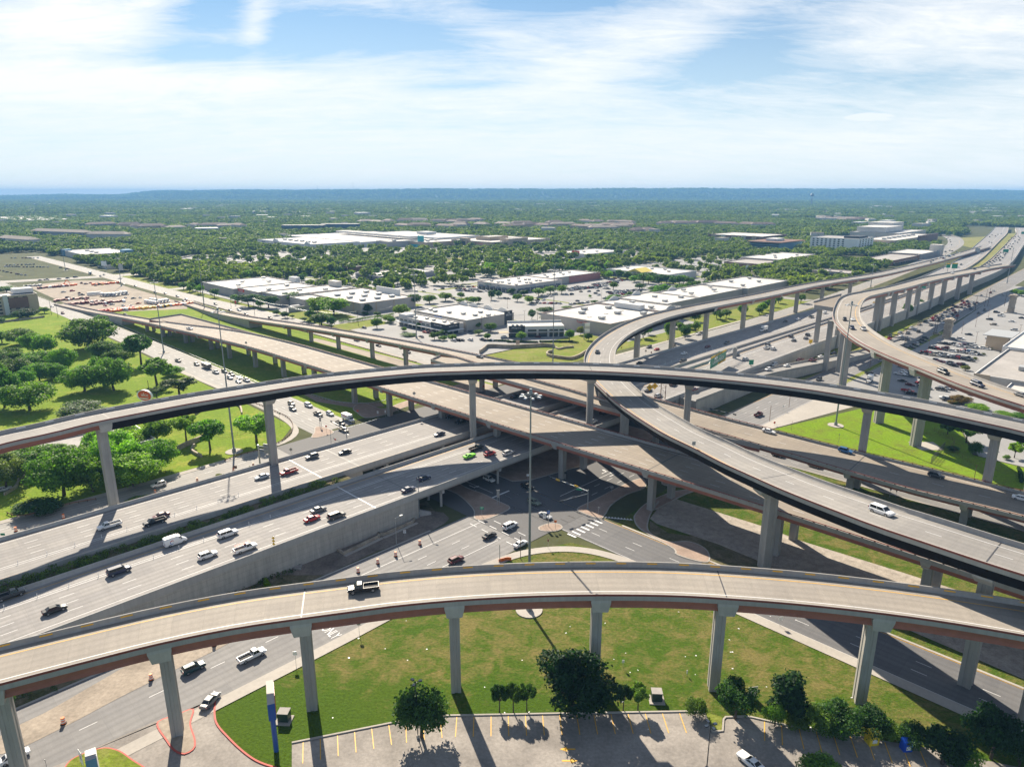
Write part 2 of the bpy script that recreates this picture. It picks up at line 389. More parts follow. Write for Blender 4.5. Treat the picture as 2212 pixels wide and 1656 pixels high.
DASH=(3.0,9.1)
def road(name,path,mat,lines=(),z=.06):
 mb=MB();sheet(mb,path, lambda h:-h, lambda h:h,z,0)
 for ln in lines:line(mb,path,ln[0],ln[1],ln[2],z+.03,*(ln[3:] if len(ln)>3 else ()))
 return mb.build(name,[M(mat),M('white_paint'),M('yellow_paint')],kind='structure')
def flat(name,poly,mat,z=.03,kerb=None,kh=.16,kind='structure',kmat='kerb',extra=()):
 "ground sheet; with kerb: a raised island with a kerb stone rim"
 mb=MB();P=[tuple(q[:2]) for q in poly]
 if kerb:
  cx=sum(p[0] for p in P)/len(P);cyy=sum(p[1] for p in P)/len(P)
  mb.prism(P,0.0,z+kh,1,1,bottom=False)
  inner=inset(P,kerb);mb.face([(x,y,z+kh+.02) for x,y in ccw(inner)],0)
 else:mb.face([(x,y,z) for x,y in ccw(P)],0)
 for f in extra:f(mb)
 return mb.build(name,[M(mat),M(kmat),M('white_paint'),M('yellow_paint')],kind=kind)
def ccw(P):
 a=sum(P[i][0]*P[(i+1)%len(P)][1]-P[(i+1)%len(P)][0]*P[i][1] for i in range(len(P)))
 return P if a>0 else P[::-1]
def inset(P,d):
 P=ccw(P);n=len(P);out=[]
 for i in range(n):
  a,b,c=(np.array(P[(i+k)%n]) for k in (-1,0,1))
  e,f=(b-a),(c-b);e=e/(np.linalg.norm(e)+1e-9);f=f/(np.linalg.norm(f)+1e-9)
  nn=np.array([-e[1],e[0]])+np.array([-f[1],f[0]]);L=np.linalg.norm(nn)
  nn=nn/L if L>.2 else np.array([-e[1],e[0]])
  k=max(.45,abs(nn@np.array([-e[1],e[0]])))
  out.append(tuple(b+nn*d/k))
 return out
def curve(pts,step=1.5,closed=True):
 "rounds a polygon read off the plan"
 P=[tuple(p[:2]) for p in pts]
 if closed:Q=P[-2:]+P+P[:2]
 q,_=resample([(x,y) for x,y in (Q if closed else P)],step)
 if not closed: return [tuple(a) for a in q]
 i0=int(np.argmin(((q[:len(q)//2]-np.array(P[0]))**2).sum(1)));tail=q[len(q)//2:]
 i1=len(q)//2+int(np.argmin(((tail-np.array(P[0]))**2).sum(1)))
 return [tuple(a) for a in q[i0:i1]]
def G(fn,pts,z=0.0): return [at(*fn(*p),z)[:2] for p in pts]
def U(pts): return [XY(*p) for p in pts]
def rectU(u0,u1,w0,w1): return U([(u0,w0),(u1,w0),(u1,w1),(u0,w1)])
MATS.update(
 ground=mat_grass('wooded ground',(.075,.085,.035),(.10,.105,.05),(.16,.15,.10),.004,(.55,.7),.05),
 grass_dry=mat_grass('mown dry grass',(.046,.105,.007),(.080,.120,.010),(.20,.162,.058),.05,(.47,.66),1.7,moist=True),
 grass_lush=mat_grass('lush grass',(.125,.215,.016),(.205,.275,.020),(.32,.31,.06),.06,(.50,.70),.9),
 grass_mid=mat_grass('roadside grass',(.135,.195,.022),(.20,.235,.03),(.27,.235,.09),.06,(.45,.68),1.0),
 grass_vivid=mat_grass('watered lawn',(.12,.225,.010),(.21,.31,.012),(.14,.17,.025),.09,(.46,.64),1.2),
 meadow=mat_grass('meadow',(.17,.19,.05),(.26,.24,.09),(.32,.27,.13),.02,(.5,.7),.3),
 weeds_ground=mat_grass('weedy verge',(.075,.085,.03),(.12,.11,.05),(.24,.19,.13),.12,(.4,.6),1.5),
)
g=MB();g.face([(-12800,-420,0),(12800,-420,0),(12800,12300,0),(-12800,12300,0)],0)
g.build('ground',M('ground'),kind='structure')
# ---- the two main grass fields near the camera and verges
flat('grass_field',U([(-140,120.5),(118,120.5),(136,112),(139.5,100),(139.5,-140),(-140,-140)]),'grass_dry',.03)
flat('verge',U([(154.5,110),(236,118),(236,-140),(154.5,-140)]),'grass_dry',.03)
flat('park_lawn',U([(-160,242.5),(112,242.5),(129,262),(130.5,800),(20,800),(-300,420),(-300,242.5)]),'grass_lush',.03)
flat('road_verge',U([(148,250),(236,246),(235,500),(233,620),(150,690),(149,400)]),'grass_lush',.03)
flat('lawn',U([(248,118.5),(258,119.5),(262,117),(330,98),(330,60),(296,48),(284,-60),(247,-60)]),'grass_vivid',.04)
flat('embankment_verge',U([(-160,145),(118,147),(124,163),(-160,163)]),'weeds_ground',.03)
flat('embankment_dirt',G(r2,[(0,1264),(330,1110),(560,1050),(760,935),(785,905),(750,870),(560,840),(0,1110),(-300,1264)]),'dirt',.06)
flat('dirt_verge',G(r4,[(40,1140),(300,1010),(560,860),(930,655),(700,690),(480,790),(180,900),(0,1010)]),'weeds_ground',.05)
flat('dirt_shoulder',curve(G(r4,[(40,1150),(300,1020),(560,870),(900,680),(1120,600),(1480,560),(1100,760),(760,930),(420,1110),(50,1280),(-120,1290)]),2),'dirt_pale',.10)
# ---- ground level roads
PN=upath([(-140,132.7),(150,132.7)],12.2)
road('frontage_road',upath([(-140,132.6),(128,133.0)],12.6),'asphalt',[(-2.0,.14,1,DASH,0,215),(3.6,.16,2, None,0,205),(-1.6,.14,1,DASH,215,262),(2.4,.14,1,DASH,215,262),(6.6,.16,1, None,196,266),(-5.2,.16,1, None,205,262)],z=0.064)
road('frontage_road',upath([(148,130),(262,129.5),(420,129.5),(900,147),(1500,170)],9.5),'asphalt',[(-3.3,.14,1,DASH),(.3,.14,1,DASH),(3.9,.14,1,DASH),(8.9,.14,2),(-9.0,.12,1)],z=0.068)
road('frontage_road',upath([(-160,236),(112,236.5)],6.2),'asphalt_pale',[(0,.14,1,DASH),(-5.6,.14,2),(5.6,.14,1)],z=0.072)
road('frontage_road',upath([(250,236.5),(500,236),(800,252),(1250,300),(1640,362),(1950,460),(2300,640)],[7,7.4,8,12,14,16,16]),'asphalt_pale',[(0,.14,1,DASH),(3.6,.14,1,DASH),(-6.4,.14,2),(6.6,.14,1)],z=0.076)
road('cross_street',upath([(147,148),(147.2,60),(148.5,-140)],7.2),'asphalt_dark',[(-2.3,.15,1,DASH),(1.2,.15,1,DASH),(-6.8,.12,1),(6.8,.12,2)],z=0.080)
road('cross_street',upath([(132,980),(133,820),(137,640),(139.5,480),(140,360),(140,246)],[7,7,7.5,8.5,9,10]),'asphalt_pale',[(-4.6,.15,1,DASH),(-1.2,.15,1,DASH),(2.4,.15,1,DASH),(8.5,.14,1)],z=0.084)
road('cross_street',upath([(241.5,118),(241.5,40),(241,-60)],5.6),'asphalt',[(-1.7,.14,1,DASH),(1.9,.14,1,DASH),(5.2,.14,1)],z=0.088)
road('cross_street',upath([(236,1300),(240,920),(241.5,700),(247,560),(247.5,430),(246.5,246)],[9,9,9,10,10.5,10.5]),'asphalt_pale',[(-3.4,.15,1,DASH),(.2,.15,1,DASH),(3.8,.15,1,DASH),(-8.6,.14,2),(9.0,.14,1)],z=0.092)
road('distant_street',upath([(-140,955),(120,950),(236,925),(330,930)],12),'asphalt_pale',[(0,.3,2),(5,.15,1,DASH),(-5,.15,1,DASH)],z=0.096)
road('distant_street',upath([(250,748),(420,770),(640,700),(1000,640)],7),'asphalt_pale',[(0,.2,2)],z=0.100)
road('distant_street',upath([(700,380),(770,420),(830,700),(840,1000)],8),'asphalt',[(0,.2,2)],z=0.104)
road('distant_street',upath([(640,250),(660,392),(820,372),(1010,380)],7),'asphalt_pale',z=0.108)
# the paved crossing under the highway, with its stop lines, arrows, crosswalks
mb=MB()
mb.face([(*p,.11) for p in ccw(U([(126,120.5),(154.5,120.5),(236,120.5),(252,122),(252,244),(236,244),(128,244),(112,243),(112,229),(126,229),(126,146)]))],0)
def bar(u0,w0,u1,w1,wid,m=1,z=.135):
 a,b=np.array(XY(u0,w0)),np.array(XY(u1,w1));d=(b-a)/np.linalg.norm(b-a);n=np.array([-d[1],d[0]])*wid/2
 mb.face([(*(a+n),z),(*(b+n),z),(*(b-n),z),(*(a-n),z)][::-1],m)
bar(133.5,149.5,148.2,149.5,.6);bar(131,229.5,149,229.5,.5); pass
for k in range(7):bar(139.2+k*2.05,113.0,139.2+k*2.05,116.2,.7)
for k in range(4):bar(126.4,122.5+k*5.2,126.4,125.5+k*5.2,.25);bar(123.2,122.5+k*5.2,123.2,125.5+k*5.2,.25);bar(129.6,124+k*5.2,129.6,127+k*5.2,.2)
for k in range(9):bar(157+k*7,131.5,160+k*7,131.5,.18);bar(165+k*7,127.8,168+k*7,127.8,.18)
bar(157,134.6,186,134.6,.2);bar(136.9,152,136.9,186,.16);bar(143,152,143,186,.16);bar(139.9,152,139.9,220,.12)
def arrow(u,w,hu,hw,kind='straight',k=1.0,m=1,z=.14):
 h=np.array([hu,hw],float);s_=np.array([hw,-hu],float)
 def T(a,b):q=np.array([u,w])+h*a*k+s_*b*k; return (*XY(*q),z)
 def poly(pts):mb.face([T(*p) for p in pts],m)
 poly([(-1.9,-.12),(-1.9,.12),(.6,.12),(.6,-.12)])
 if kind in ('straight','both'):poly([(.6,-.5),(.6,.5),(1.9,0)])
 if kind in ('left','both'):poly([(.0,-.1),(.3,-.1),(.55,-.9),(.25,-.9)]);poly([(-.1,-.8),(.95,-.8),(.45,-1.8)])
 if kind=='right':poly([(.0,.1),(.3,.1),(.55,.9),(.25,.9)]);poly([(-.1,.8),(.95,.8),(.45,1.8)])
arrow(138.4,158,0,-1,'both',1.2);arrow(141.6,160,0,-1,'left',1.2);arrow(184,136.5,1,0,'left',1.3);arrow(184,133,1,0,'left',1.3)
arrow(80,128,1,0,'straight',1.6);arrow(140,238,0,-1,'straight',1.6);arrow(199,232,1,0,'straight',1.6)
for k in range(9):
 c=np.array(at(*r2(1778+k*19.5,902+k*1.8)));mb.face([(c[0]-.55,c[1]-.2,.135),(c[0]+.55,c[1]-.2,.135),(c[0],c[1]+.95,.135)],1)
mb.build('road_junction',[M('asphalt_dark'),M('white_paint'),M('yellow_paint')],kind='structure')
# word ONLY painted on the frontage road
def text(body,size,mat,parent,loc,rot=(0,0,0),extrude=.0,name='lettering',align='CENTER',sx=1.0):
 c=bpy.data.curves.new(name,'FONT');c.body=body;c.size=size;c.extrude=extrude;c.align_x=align;c.align_y='CENTER'
 c.resolution_u=2;c.materials.append(M(mat))
 tmp=bpy.data.objects.new(name,c);me=bpy.data.meshes.new_from_object(tmp);bpy.data.objects.remove(tmp);bpy.data.curves.remove(c)
 if not me.materials:me.materials.append(M(mat))
 o=bpy.data.objects.new(name,me);COL.objects.link(o);o.location=loc;o.rotation_euler=rot;o.scale=(sx,1,1)
 if parent is not None:o.parent=parent
 return o
to=text('ONLY',3.6,'white_paint', None,(*at(*r4(2090,520))[:2],.12),(0,0,math.radians(45-90)),name='road_marking',sx=.55);to['kind']='structure'
# ---- islands of brick, sidewalks
ISL=[
 [(700,690),(830,752),(905,815),(940,860),(948,912),(1000,918),(1165,850),(1170,835),(1090,795),(1010,755),(900,715),(790,660)],
 [(1590,850),(1620,870),(1745,908),(1775,880),(1810,825),(1900,762),(2030,705),(2000,655),(1690,795)],
 [(1345,968),(1380,948),(1430,938),(1485,945),(1503,968),(1460,988),(1360,985)],
]
for pts in ISL:flat('traffic_island',curve(G(r2,pts),1.0),'brick',.06,kerb=.35)
flat('traffic_island',U([(154.2,154),(160,150.2),(190,144.5),(226,143),(231,150),(231,228),(190,229.5),(156,226),(153.8,215)]),'brick',.06,kerb=.4)
flat('traffic_island',curve(G(r2,[(1950,900),(1960,880),(2020,818),(2150,755),(2212,735),(2300,720)])+U([(189,116.5),(230,119),(234,112),(233,98),(188,106)])+G(r3,[(20,800),(60,740),(0,840),(0,930),(110,985),(230,985),(320,1020),(355,1070),(340,1110),(150,1060)])+G(r2,[(2212,1110),(2060,1020),(1975,960)]),1.2),'brick',.06,kerb=.4)
flat('traffic_island',curve(G(q3,[(520,700),(560,740),(650,790),(800,770),(1000,700),(1230,620),(1190,590),(1000,640),(820,700),(600,640)]),1.5),'brick',.06,kerb=.4)
flat('traffic_island',curve(G(q3,[(155,880),(215,880),(300,905),(335,935),(290,960),(120,990),(140,930)]),1.2),'brick',.06,kerb=.4)
flat('paved_apron',U([(187,232),(234,236),(234,330),(230,420),(224,420),(224,262),(188,262)]),'slope',.05)
flat('paved_apron',G(q3,[(0,540),(160,630),(520,690),(830,680),(800,640),(560,650),(250,610),(60,545)]),'brick',.07)
road('sidewalk',upath([(-60,119.4),(60,119.4),(112,119.6),(124,116.6),(133.5,109),(138.2,98),(138.8,60),(139,-140)],1.5,step=2),'kerb',z=.16)
road('sidewalk',upath([(-160,244.3),(108,244.3),(122,249),(129.4,262),(129.8,420)],1.3),'kerb',z=.16)
road('kerb',upath([(154.6,108),(154.8,-140)],.35),'kerb',z=.18)
road('kerb',upath([(235.5,118),(235.5,-60)],.35),'kerb',z=.18)
road('kerb',upath([(247.5,118),(247.3,-60)],.9),'kerb',z=.18)
road('kerb',upath([(-60,145.3),(112,146)],.35),'kerb',z=.18)
road('sidewalk',upath([(257.5,420),(258,250),(275,245.5),(500,245.5)],1.2),'kerb',z=.16)
flat('stone_bed',G(r3,[(150,732),(660,893),(900,983),(1500,1170),(2212,1400),(2212,1800),(880,1230),(620,1090),(400,1000),(40,880),(0,850),(60,770)]),'rock',.10)
flat('grass_bank',G(r3,[(0,862),(110,935),(300,960),(420,1010),(610,1085),(880,1250),(300,1120),(350,1070),(320,1020),(230,985),(110,985),(0,930)]),'weeds_ground',.09)
# ---- near parking lot, driveway, kerbs
LOT=[at(x,y)[:2] for x,y in [(630.5,1604.8),(850,1561),(965,1546),(1240,1541),(1484,1537),(1521,1538.5),(1535,1580),(1561,1580),(1563,1549.5),(1616,1547.6),(1703,1567.7),(1871,1593),(2003,1615),(2240,1665),(2300,1800),(1000,1980),(630,1900)]]
def stalls(mb):
 for k in range(38):
  # stall lines spring from the kerb of the lot
  x=655+k*36.9
  if 1490<x<1612 or x>1990: continue
  e=LOT[:12]
  for (xa,ya),(xb,yb) in zip([(630.5,1604.8),(850,1561),(965,1546),(1240,1541),(1484,1537),(1616,1547.6),(1703,1567.7),(1871,1593)],[(850,1561),(965,1546),(1240,1541),(1484,1537),(1521,1538.5),(1703,1567.7),(1871,1593),(2003,1615)]):
   if xa<=x<=xb:
    y=ya+(yb-ya)*(x-xa)/(xb-xa);a=np.array(at(x,y)[:2]);a1=np.array(at(x+6,y+(yb-ya)/(xb-xa)*6)[:2])
    d=(a1-a)/np.linalg.norm(a1-a);n=np.array([d[1],-d[0]]);n=n if n[1]<0 else -n;b=a+n*5.3;a=a+n*.35;w=d*.075
    mb.face([(*(a-w),.11),(*(a+w),.11),(*(b+w),.11),(*(b-w),.11)],3)
 for (x,y,sgn) in ((1226,1618,-1),(1231,1643,1)):
  c=np.array(at(x,y)[:2])
  P=[(-1.4,-.16),(.1,-.16),(.1,-.55),(1.4,0),(.1,.55),(.1,.16),(-1.4,.16)]
  P=[(c[0]+sgn*a,c[1]+b) for a,b in P];mb.face([(*p,.11) for p in ccw(P)],3)
flat('parking_lot',LOT,'lot_near',.08,extra=[stalls])
DRV=[at(x,y)[:2] for x,y in [(500,1497),(478,1502),(466,1512),(464.8,1533),(468,1560.4),(495.5,1594.6),(533,1628.7),(560.5,1645.8),(632,1668),(632,1760),(-60,1760),(-60,1720),(130,1650),(240,1600),(330,1560)]]
flat('driveway',DRV,'lot_near',.12)
flat('traffic_island',curve([at(x,y)[:2] for x,y in [(340,1560),(358.8,1601.4),(379.3,1625),(399.8,1630.5),(420.3,1618.5),(423,1600),(413,1563.8),(418,1531.4),(380,1545)]],.8),'dirt_pale',.12,kerb=.3,kmat='red_paint')
flat('grass_corner',curve([at(x,y)[:2] for x,y in [(140,1700),(150,1645),(218.7,1616.8),(252.9,1620.2),(285,1640),(330,1680),(300,1720)]],.8),'grass_mid',.14,kerb=.25,kmat='red_paint')
kp=Path([at(x,y)[:2] for x,y in [(466,1508),(463.8,1533),(467,1561),(494.5,1595),(532,1629.5),(560,1647),(600,1660),(640,1668)]],.16,1.0)
kb=MB();sweep(kb,kp,[(-.16,0),(.16,0),(.16,.3),(-.16,.3)],0);kb.build('kerb',M('red_paint'),kind='structure')
kp=Path([(*p,0) for p in LOT[:12]],.15,1.0,smooth=False)
kb=MB();sweep(kb,kp,[(-.17,0),(.17,0),(.17,.28),(-.17,.28)],0);kb.build('kerb',M('kerb'),kind='structure')
flat('grass_island',[at(x,y)[:2] for x,y in [(1523,1538.5),(1537,1579),(1559,1579),(1560,1549.5)]],'grass_mid',.2)
# ---- shopping area paving
flat('parking_lot',rectU(262,690,352,760),'lot',.05)
flat('parking_lot',rectU(690,1000,405,560),'lot',.045)
flat('parking_lot',rectU(560,1010,860,1290),'lot',.045)
flat('parking_lot',rectU(360,660,880,1150),'lot',.04)
flat('parking_lot',rectU(640,1010,600,850),'lot',.035)
flat('parking_lot',U([(258,300),(372,300),(372,352),(262,352)]),'lot',.05)
flat('parking_lot',rectU(372,470,262,352),'lot',.047)
flat('lawn',U([(262,252),(372,250),(372,300),(262,302)]),'grass_mid',.05)
flat('verge',rectU(372,640,246,276),'grass_mid',.04)
flat('verge',U([(258,420),(263,420),(263,940),(246,940),(252,700)]),'grass_mid',.05)
flat('equipment_yard',U([(148,700),(160,640),(215,610),(225,640),(224,880),(200,905),(150,890)]),'dirt_pale',.05)
flat('scrub_field',U([(-60,985),(120,970),(150,1010),(140,1240),(-200,1300)]),'weeds_ground',.04)
flat('parking_lot',U([(-60,985),(110,975),(128,1060),(-60,1120)]),'lot',.055)
flat('meadow',U([(1560,262),(1700,318),(1900,360),(1780,398),(1620,372),(1490,305)]),'meadow',.06)
flat('meadow',U([(2560,1113),(2867,1033),(2756,944),(2500,960)]),'grass_vivid',.06)
flat('meadow',rectU(600,700,760,815),'meadow',.06)
flat('meadow',rectU(330,420,1320,1440),'meadow',.06)
# ---- right-hand parking lot
flat('parking_lot',U([(331,110),(345,121),(560,121.5),(900,140),(900,30),(330,20)]),'lot',.06)
flat('verge',U([(362,119.5),(560,120),(560,124),(362,122.5)]),'grass_mid',.09)
flat('sidewalk',U([(254,119),(332,101),(345,119.5),(262,120.2)]),'kerb',.14)
flat('paved_court',U([(296,46),(330,60),(345,-80),(290,-80)]),'lot',.07)
# green strips and beds that break up the paving of the shopping district
for b in [(480,655,353,360),(372,476,351,357),(372,376,357,475),(470,474,360,470),(362,372,482,560),(356,366,566,720),(420,424,480,560),(655,664,360,560),(440,560,545,552),(480,640,560,566),(400,405,600,860),(560,566,860,1080),(640,646,860,1080),(720,726,860,980),(660,760,690,700),(730,740,400,560),(262,300,430,455),(262,296,470,530),(264,272,730,760)]:flat('planting_strip',rectU(*b),'grass_mid',.075)
# ---------------------------------------------------------------- elevated roads
def edge_path(Lpx,Rpx,top=1.07,wmin=12.5,wmax=14.0,sm=6):
 "both parapet lines of a deck surveyed from the photograph at known levels -> centre line and half width"
 A,_=resample([(*at(x,y,z+top)[:2],z) for x,y,z in Lpx],3.0)
 B=[]
 for it in range(3):
  pts=[]
  for x,y in Rpx:
   z=20.0
   for _ in range(6):
    X,Y,_z=at(x,y,z+top);z=float(A[np.argmin((A[:,0]-X)**2+(A[:,1]-Y)**2),2])
   pts.append((*at(x,y,z+top)[:2],z))
  break
 Bq,_=resample(pts,.75)
 nrm=left_normals(A);w=[]
 side=1.0
 for p,n in zip(A,nrm):
  d=Bq[:,:2]-p[:2];dist=np.sqrt((d**2).sum(1));k=int(dist.argmin());w.append(dist[k])
  side+=.02*np.sign(d[k]@n)
 w=np.clip(smooth1(np.array(w),sm),wmin,wmax);w=smooth1(w,sm);sg=1 if side>1 else -1
 Cn=np.concatenate([A[:,:2]+nrm*(sg*w/2)[:, None],A[:,2:3]],1)
 return Path(Cn,w/2,4.0)
def parapet(mb,p,s,d0=0,d1=None,h=1.07,stripe=True):
 "s=+1 left, -1 right; materials 0 concrete, 1 stripe, 2 reflector"
 o= lambda k:(lambda hf,k=k:s*(hf-k))
 prof=[(o(0),-.28),(o(0),h-.42),(o(-.012),h-.42),(o(-.012),h-.02),(o(.02),h),(o(.24),h),(o(.30),.35),(o(.46),.0),(o(.46),-.28)]
 ms=[0,0,1 if stripe else 0,1 if stripe else 0,0,0,0,0,0]
 if s>0:prof=prof[::-1];ms=ms[::-1][1:]+[0]
 sweep(mb,p,prof,ms,d0,d1)
def reflectors(mb,p,s,step,length,m=2,d0=0,d1=None):
 d1=p.L if d1 is None else d1;d=d0+step/2
 while d<d1-length:
  q=[(d,.262,.86),(d,.285,.60),(d+length,.285,.60),(d+length,.262,.86)]
  mb.face([p.at(a,s*(p.half(a)-k-.012),z) for a,k,z in q][::int(s)],m);d+=step
def hammer_pier(root,p,d,zsoff,col=(2.1,2.5),cap=(3.4,2.7),cap_h=2.3,ext=.92,off=0.0,zb=0.0,slab=.3,mat='concrete',capname='pier_cap',shaft_off=None):
 "single shaft with grooved faces and a tapered cap; along = driving direction"
 a=p.heading(d);h=p.half(d);x,y,z=p.at(d,off)
 ca,sa=math.cos(a),math.sin(a)
 so_=0 if shaft_off is None else shaft_off
 def T(al,ac,zz): return (x+al*ca-ac*sa,y+al*sa+ac*ca,zz)
 zt=z-slab-.02;zc=zt-cap_h
 mb=MB();A,B=col[0]/2,col[1]/2;gr,gi=.35,.12
 out=[(-A,-B),(-A*gr,-B),(-A*gr+.1,-B+gi),(A*gr-.1,-B+gi),(A*gr,-B),(A,-B),(A,-B*gr),(A-gi,-B*gr+.1),(A-gi,B*gr-.1),(A,B*gr),(A,B),(A*gr,B),(A*gr-.1,B-gi),(-A*gr+.1,B-gi),(-A*gr,B),(-A,B),(-A,B*gr),(-A+gi,B*gr-.1),(-A+gi,-B*gr+.1),(-A,-B*gr)]
 out=[T(q[0],q[1]+so_,0)[:2] for q in out]
 mb.prism(out,zb-.3,zc+.02,0)
 o=mb.build('pier',[M(mat)],root)
 cb_=MB();c0,c1=cap[0]/2,cap[1]/2;e0,e1=h*ext,max(B+.25,h*ext*(.9 if slab<1 else .62))
 if cap_h>0:
  lo=[(-c1,-e1 if not so_ else -B-.3+so_),(c1,-e1 if not so_ else -B-.3+so_),(c1,e1 if not so_ else B+.3+so_),(-c1,e1 if not so_ else B+.3+so_)];hi=[(-c0,-e0),(c0,-e0),(c0,e0),(-c0,e0)]
  V=[T(*q,zc) for q in lo]+[T(*q,zt-.55) for q in hi]+[T(*q,zt) for q in hi]
  for k in range(4):
   j=(k+1)%4
   cb_.face([V[k],V[j],V[4+j],V[4+k]]);cb_.face([V[4+k],V[4+j],V[8+j],V[8+k]])
  cb_.face(V[:4][::-1]);cb_.face(V[8:])
  c=cb_.build(capname,[M('concrete_pale' if mat=='concrete' else mat)],o)
 return o
def flyover(name,label,cat,p,deck='deck_tan',girders='beam',gmat='girder',gdepth=1.45,lines=(),piers=(),far_side=1,reflect=None,joints=True,near_mat='concrete',stripe=(True, True),pier_kw=None,spans=None,dark_from=None,group=None):
 x,y,z=p.at(0);root=empty(name,(0,0,0),label,cat,group)
 mb=MB();sheet(mb,p, lambda h:-h+.4, lambda h:h-.4,0,0)
 sweep(mb,p,[(lambda h:-h,-.28),(lambda h:h,-.28),(lambda h:h-.02,-.02),(lambda h:-h+.02,-.02)],1)
 for ln in lines:line(mb,p,*ln)
 for d in spans or [q[0] for q in piers]:
  if joints:sheet(mb,p, lambda h:-h+.46, lambda h:h-.46,.012,4,d-.13,d+.13)
 mb.build('deck',[M(deck),M('concrete'),M('white_paint'),M('yellow_paint'),M('dark')],root)
 for s in (1,-1):
  b=MB();parapet(b,p,s,stripe=stripe[0] if s==far_side else stripe[1])
  if reflect and s==far_side:reflectors(b,p,s,reflect[0],reflect[1])
  b.build('parapet',[M('concrete'),M('maroon'),M(reflect[2] if reflect else 'reflect_w')],root)
 def sections():
  if dark_from is None: return [(0.0,p.L,gmat,gdepth,girders)]
  return dark_from
 cuts=sorted(q[0] for q in piers)
 for (s0,s1,gm,gd,kind) in sections():
  h=p.half((s0+s1)/2)
  if kind=='beam':
   n=max(3,int(round(2*h/3.0)));xs=[(-h+1.25)+k*(2*h-2.5)/(n-1) for k in range(n)];wd=.9
  else:
   n=2;xs=[-h*.5,h*.5];wd=h*.42
  for k,o in enumerate(xs):
   g_=MB()
   for aa,bb in ((s0,s1),):
    fr=o/h
    if kind=='beam':
     pr=[(lambda hf,f=fr:f*hf-wd/2,-.28),(lambda hf,f=fr:f*hf-.22,-.62),(lambda hf,f=fr:f*hf-.22,-.28-gd*.72),(lambda hf,f=fr:f*hf-wd*.5,-.28-gd),(lambda hf,f=fr:f*hf+wd*.5,-.28-gd),(lambda hf,f=fr:f*hf+.22,-.28-gd*.72),(lambda hf,f=fr:f*hf+.22,-.62),(lambda hf,f=fr:f*hf+wd/2,-.28)]
    else:
     pr=[(lambda hf,f=fr:f*hf-hf*.40,-.28),(lambda hf,f=fr:f*hf-hf*.40,-.42),(lambda hf,f=fr:f*hf-hf*.38,-.42),(lambda hf,f=fr:f*hf-hf*.30,-.28-gd),(lambda hf,f=fr:f*hf+hf*.30,-.28-gd),(lambda hf,f=fr:f*hf+hf*.38,-.42),(lambda hf,f=fr:f*hf+hf*.40,-.42),(lambda hf,f=fr:f*hf+hf*.40,-.28)]
    sweep(g_,p,pr[::-1],0,aa,bb)
   g_.build('girder',[M(gm)],root)
 for q in piers:
  kw=dict(pier_kw or {});kw.update(q[1] if len(q)>1 else {});hammer_pier(root,p,q[0], None,**kw)
 return root
# ---- nearest curved ramp
P1=edge_path([(-260,1455,21.60),(-120,1419,21.82),(0,1389.5,22.00),(171,1348.5,22.14),(342,1309.2,22.28),(512,1277,22.52),(663,1256.2,22.76),(756,1244.7,22.89),(839,1234.3,23.01),(975,1222.4,23.20),(1146,1213.9,23.32),(1317,1211.5,23.40),(1458,1213.9,23.40),(1550,1218.9,23.39),(1696,1229.9,22.99),(1842,1244.5,22.60),(2025,1267.4,22.40),(2212,1295.6,22.20),(2400,1330,22.09),(2560,1366,22.00)],
      [(-200,1520),(0,1467),(171,1425),(342,1386),(512,1349),(702,1318),(839,1301),(975,1288.5),(1146,1280),(1317,1278),(1458,1281),(1550,1284),(1696,1294),(1842,1309),(2025,1333),(2212,1368),(2400,1405)],wmin=11.8,wmax=12.8)
def base_d(p,x,y,z=0): return p.near(*at(x,y,z)[:2])
B1=[(-70,1725),(52,1688),(370,1595),(687,1527),(978,1490),(1262,1462),(1545,1490),(1838,1510),(2215,1562),(2560,1640)]
def line_side(p,far):
 return far
flyover('flyover','nearest curved concrete flyover, yellow reflectors along its far parapet','flyover',P1,'deck_warm',gdepth=2.0,piers=[(base_d(P1,x,y-0),{}) for x,y in B1[1:-1]],far_side=1,
  lines=[(lambda h:h-2.3,.16,3,.02),(lambda h:-h+2.6,.20,2,.02)],reflect=(6.05,1.9,'reflect_y'),pier_kw=dict(col=(2.0,2.3),cap=(3.7,2.9),cap_h=2.9,ext=.985),spans=[base_d(P1,663,1527),base_d(P1,1545,1490)],stripe=(False, True),group='flyovers of the interchange')
# ---- high middle flyover
P2=edge_path([(-330,1011,33.80),(-150,967,33.91),(0,929.5,34.00),(68,915.8,34.00),(171,891.9,34.00),(307,866.3,34.00),(410,848.2,34.00),(512,832.5,33.99),(648,812,33.93),(736,802,33.89),(824,793.5,33.85),(911,786.9,33.81),(999,783.8,33.77),(1087,781.6,33.73),(1242,782.1,33.10),(1340,785.5,32.48),(1476,794.2,31.67),(1620,807.2,30.82),(1700,816,30.37),(1780,826.2,30.12),(1861,838.8,29.88),(1941,852.1,29.63),(2021,866.3,29.39),(2074.7,877,29.22),(2155,893.6,28.97),(2212,905.6,28.80),(2400,950,28.48),(2560,990,28.20)],
      [(-200,1010),(0,955),(171,915),(410,869.5),(648,831.5),(824,810),(1000,800.5),(1242,800),(1476,811.5),(1620,825),(1780,844.8),(1941,874.8),(2101,908),(2212,932)],wmin=11.8,wmax=12.6)
d2=[P2.near(*at(x,0.5*0+y,0)[:2]) for x,y in [(235,1122),(572,1017),(1010,955),(1248,930),(1472,935),(1865,1010),(2137,1075)]]
def seg_end(p,x,y,z): return p.near(*at(x,y,z)[:2])
kx=P2.near(*at(240,900,28)[:2]);kw2=dict(col=(2.3,2.6),cap=(3.3,2.8),cap_h=2.0,ext=.62,slab=2.75)
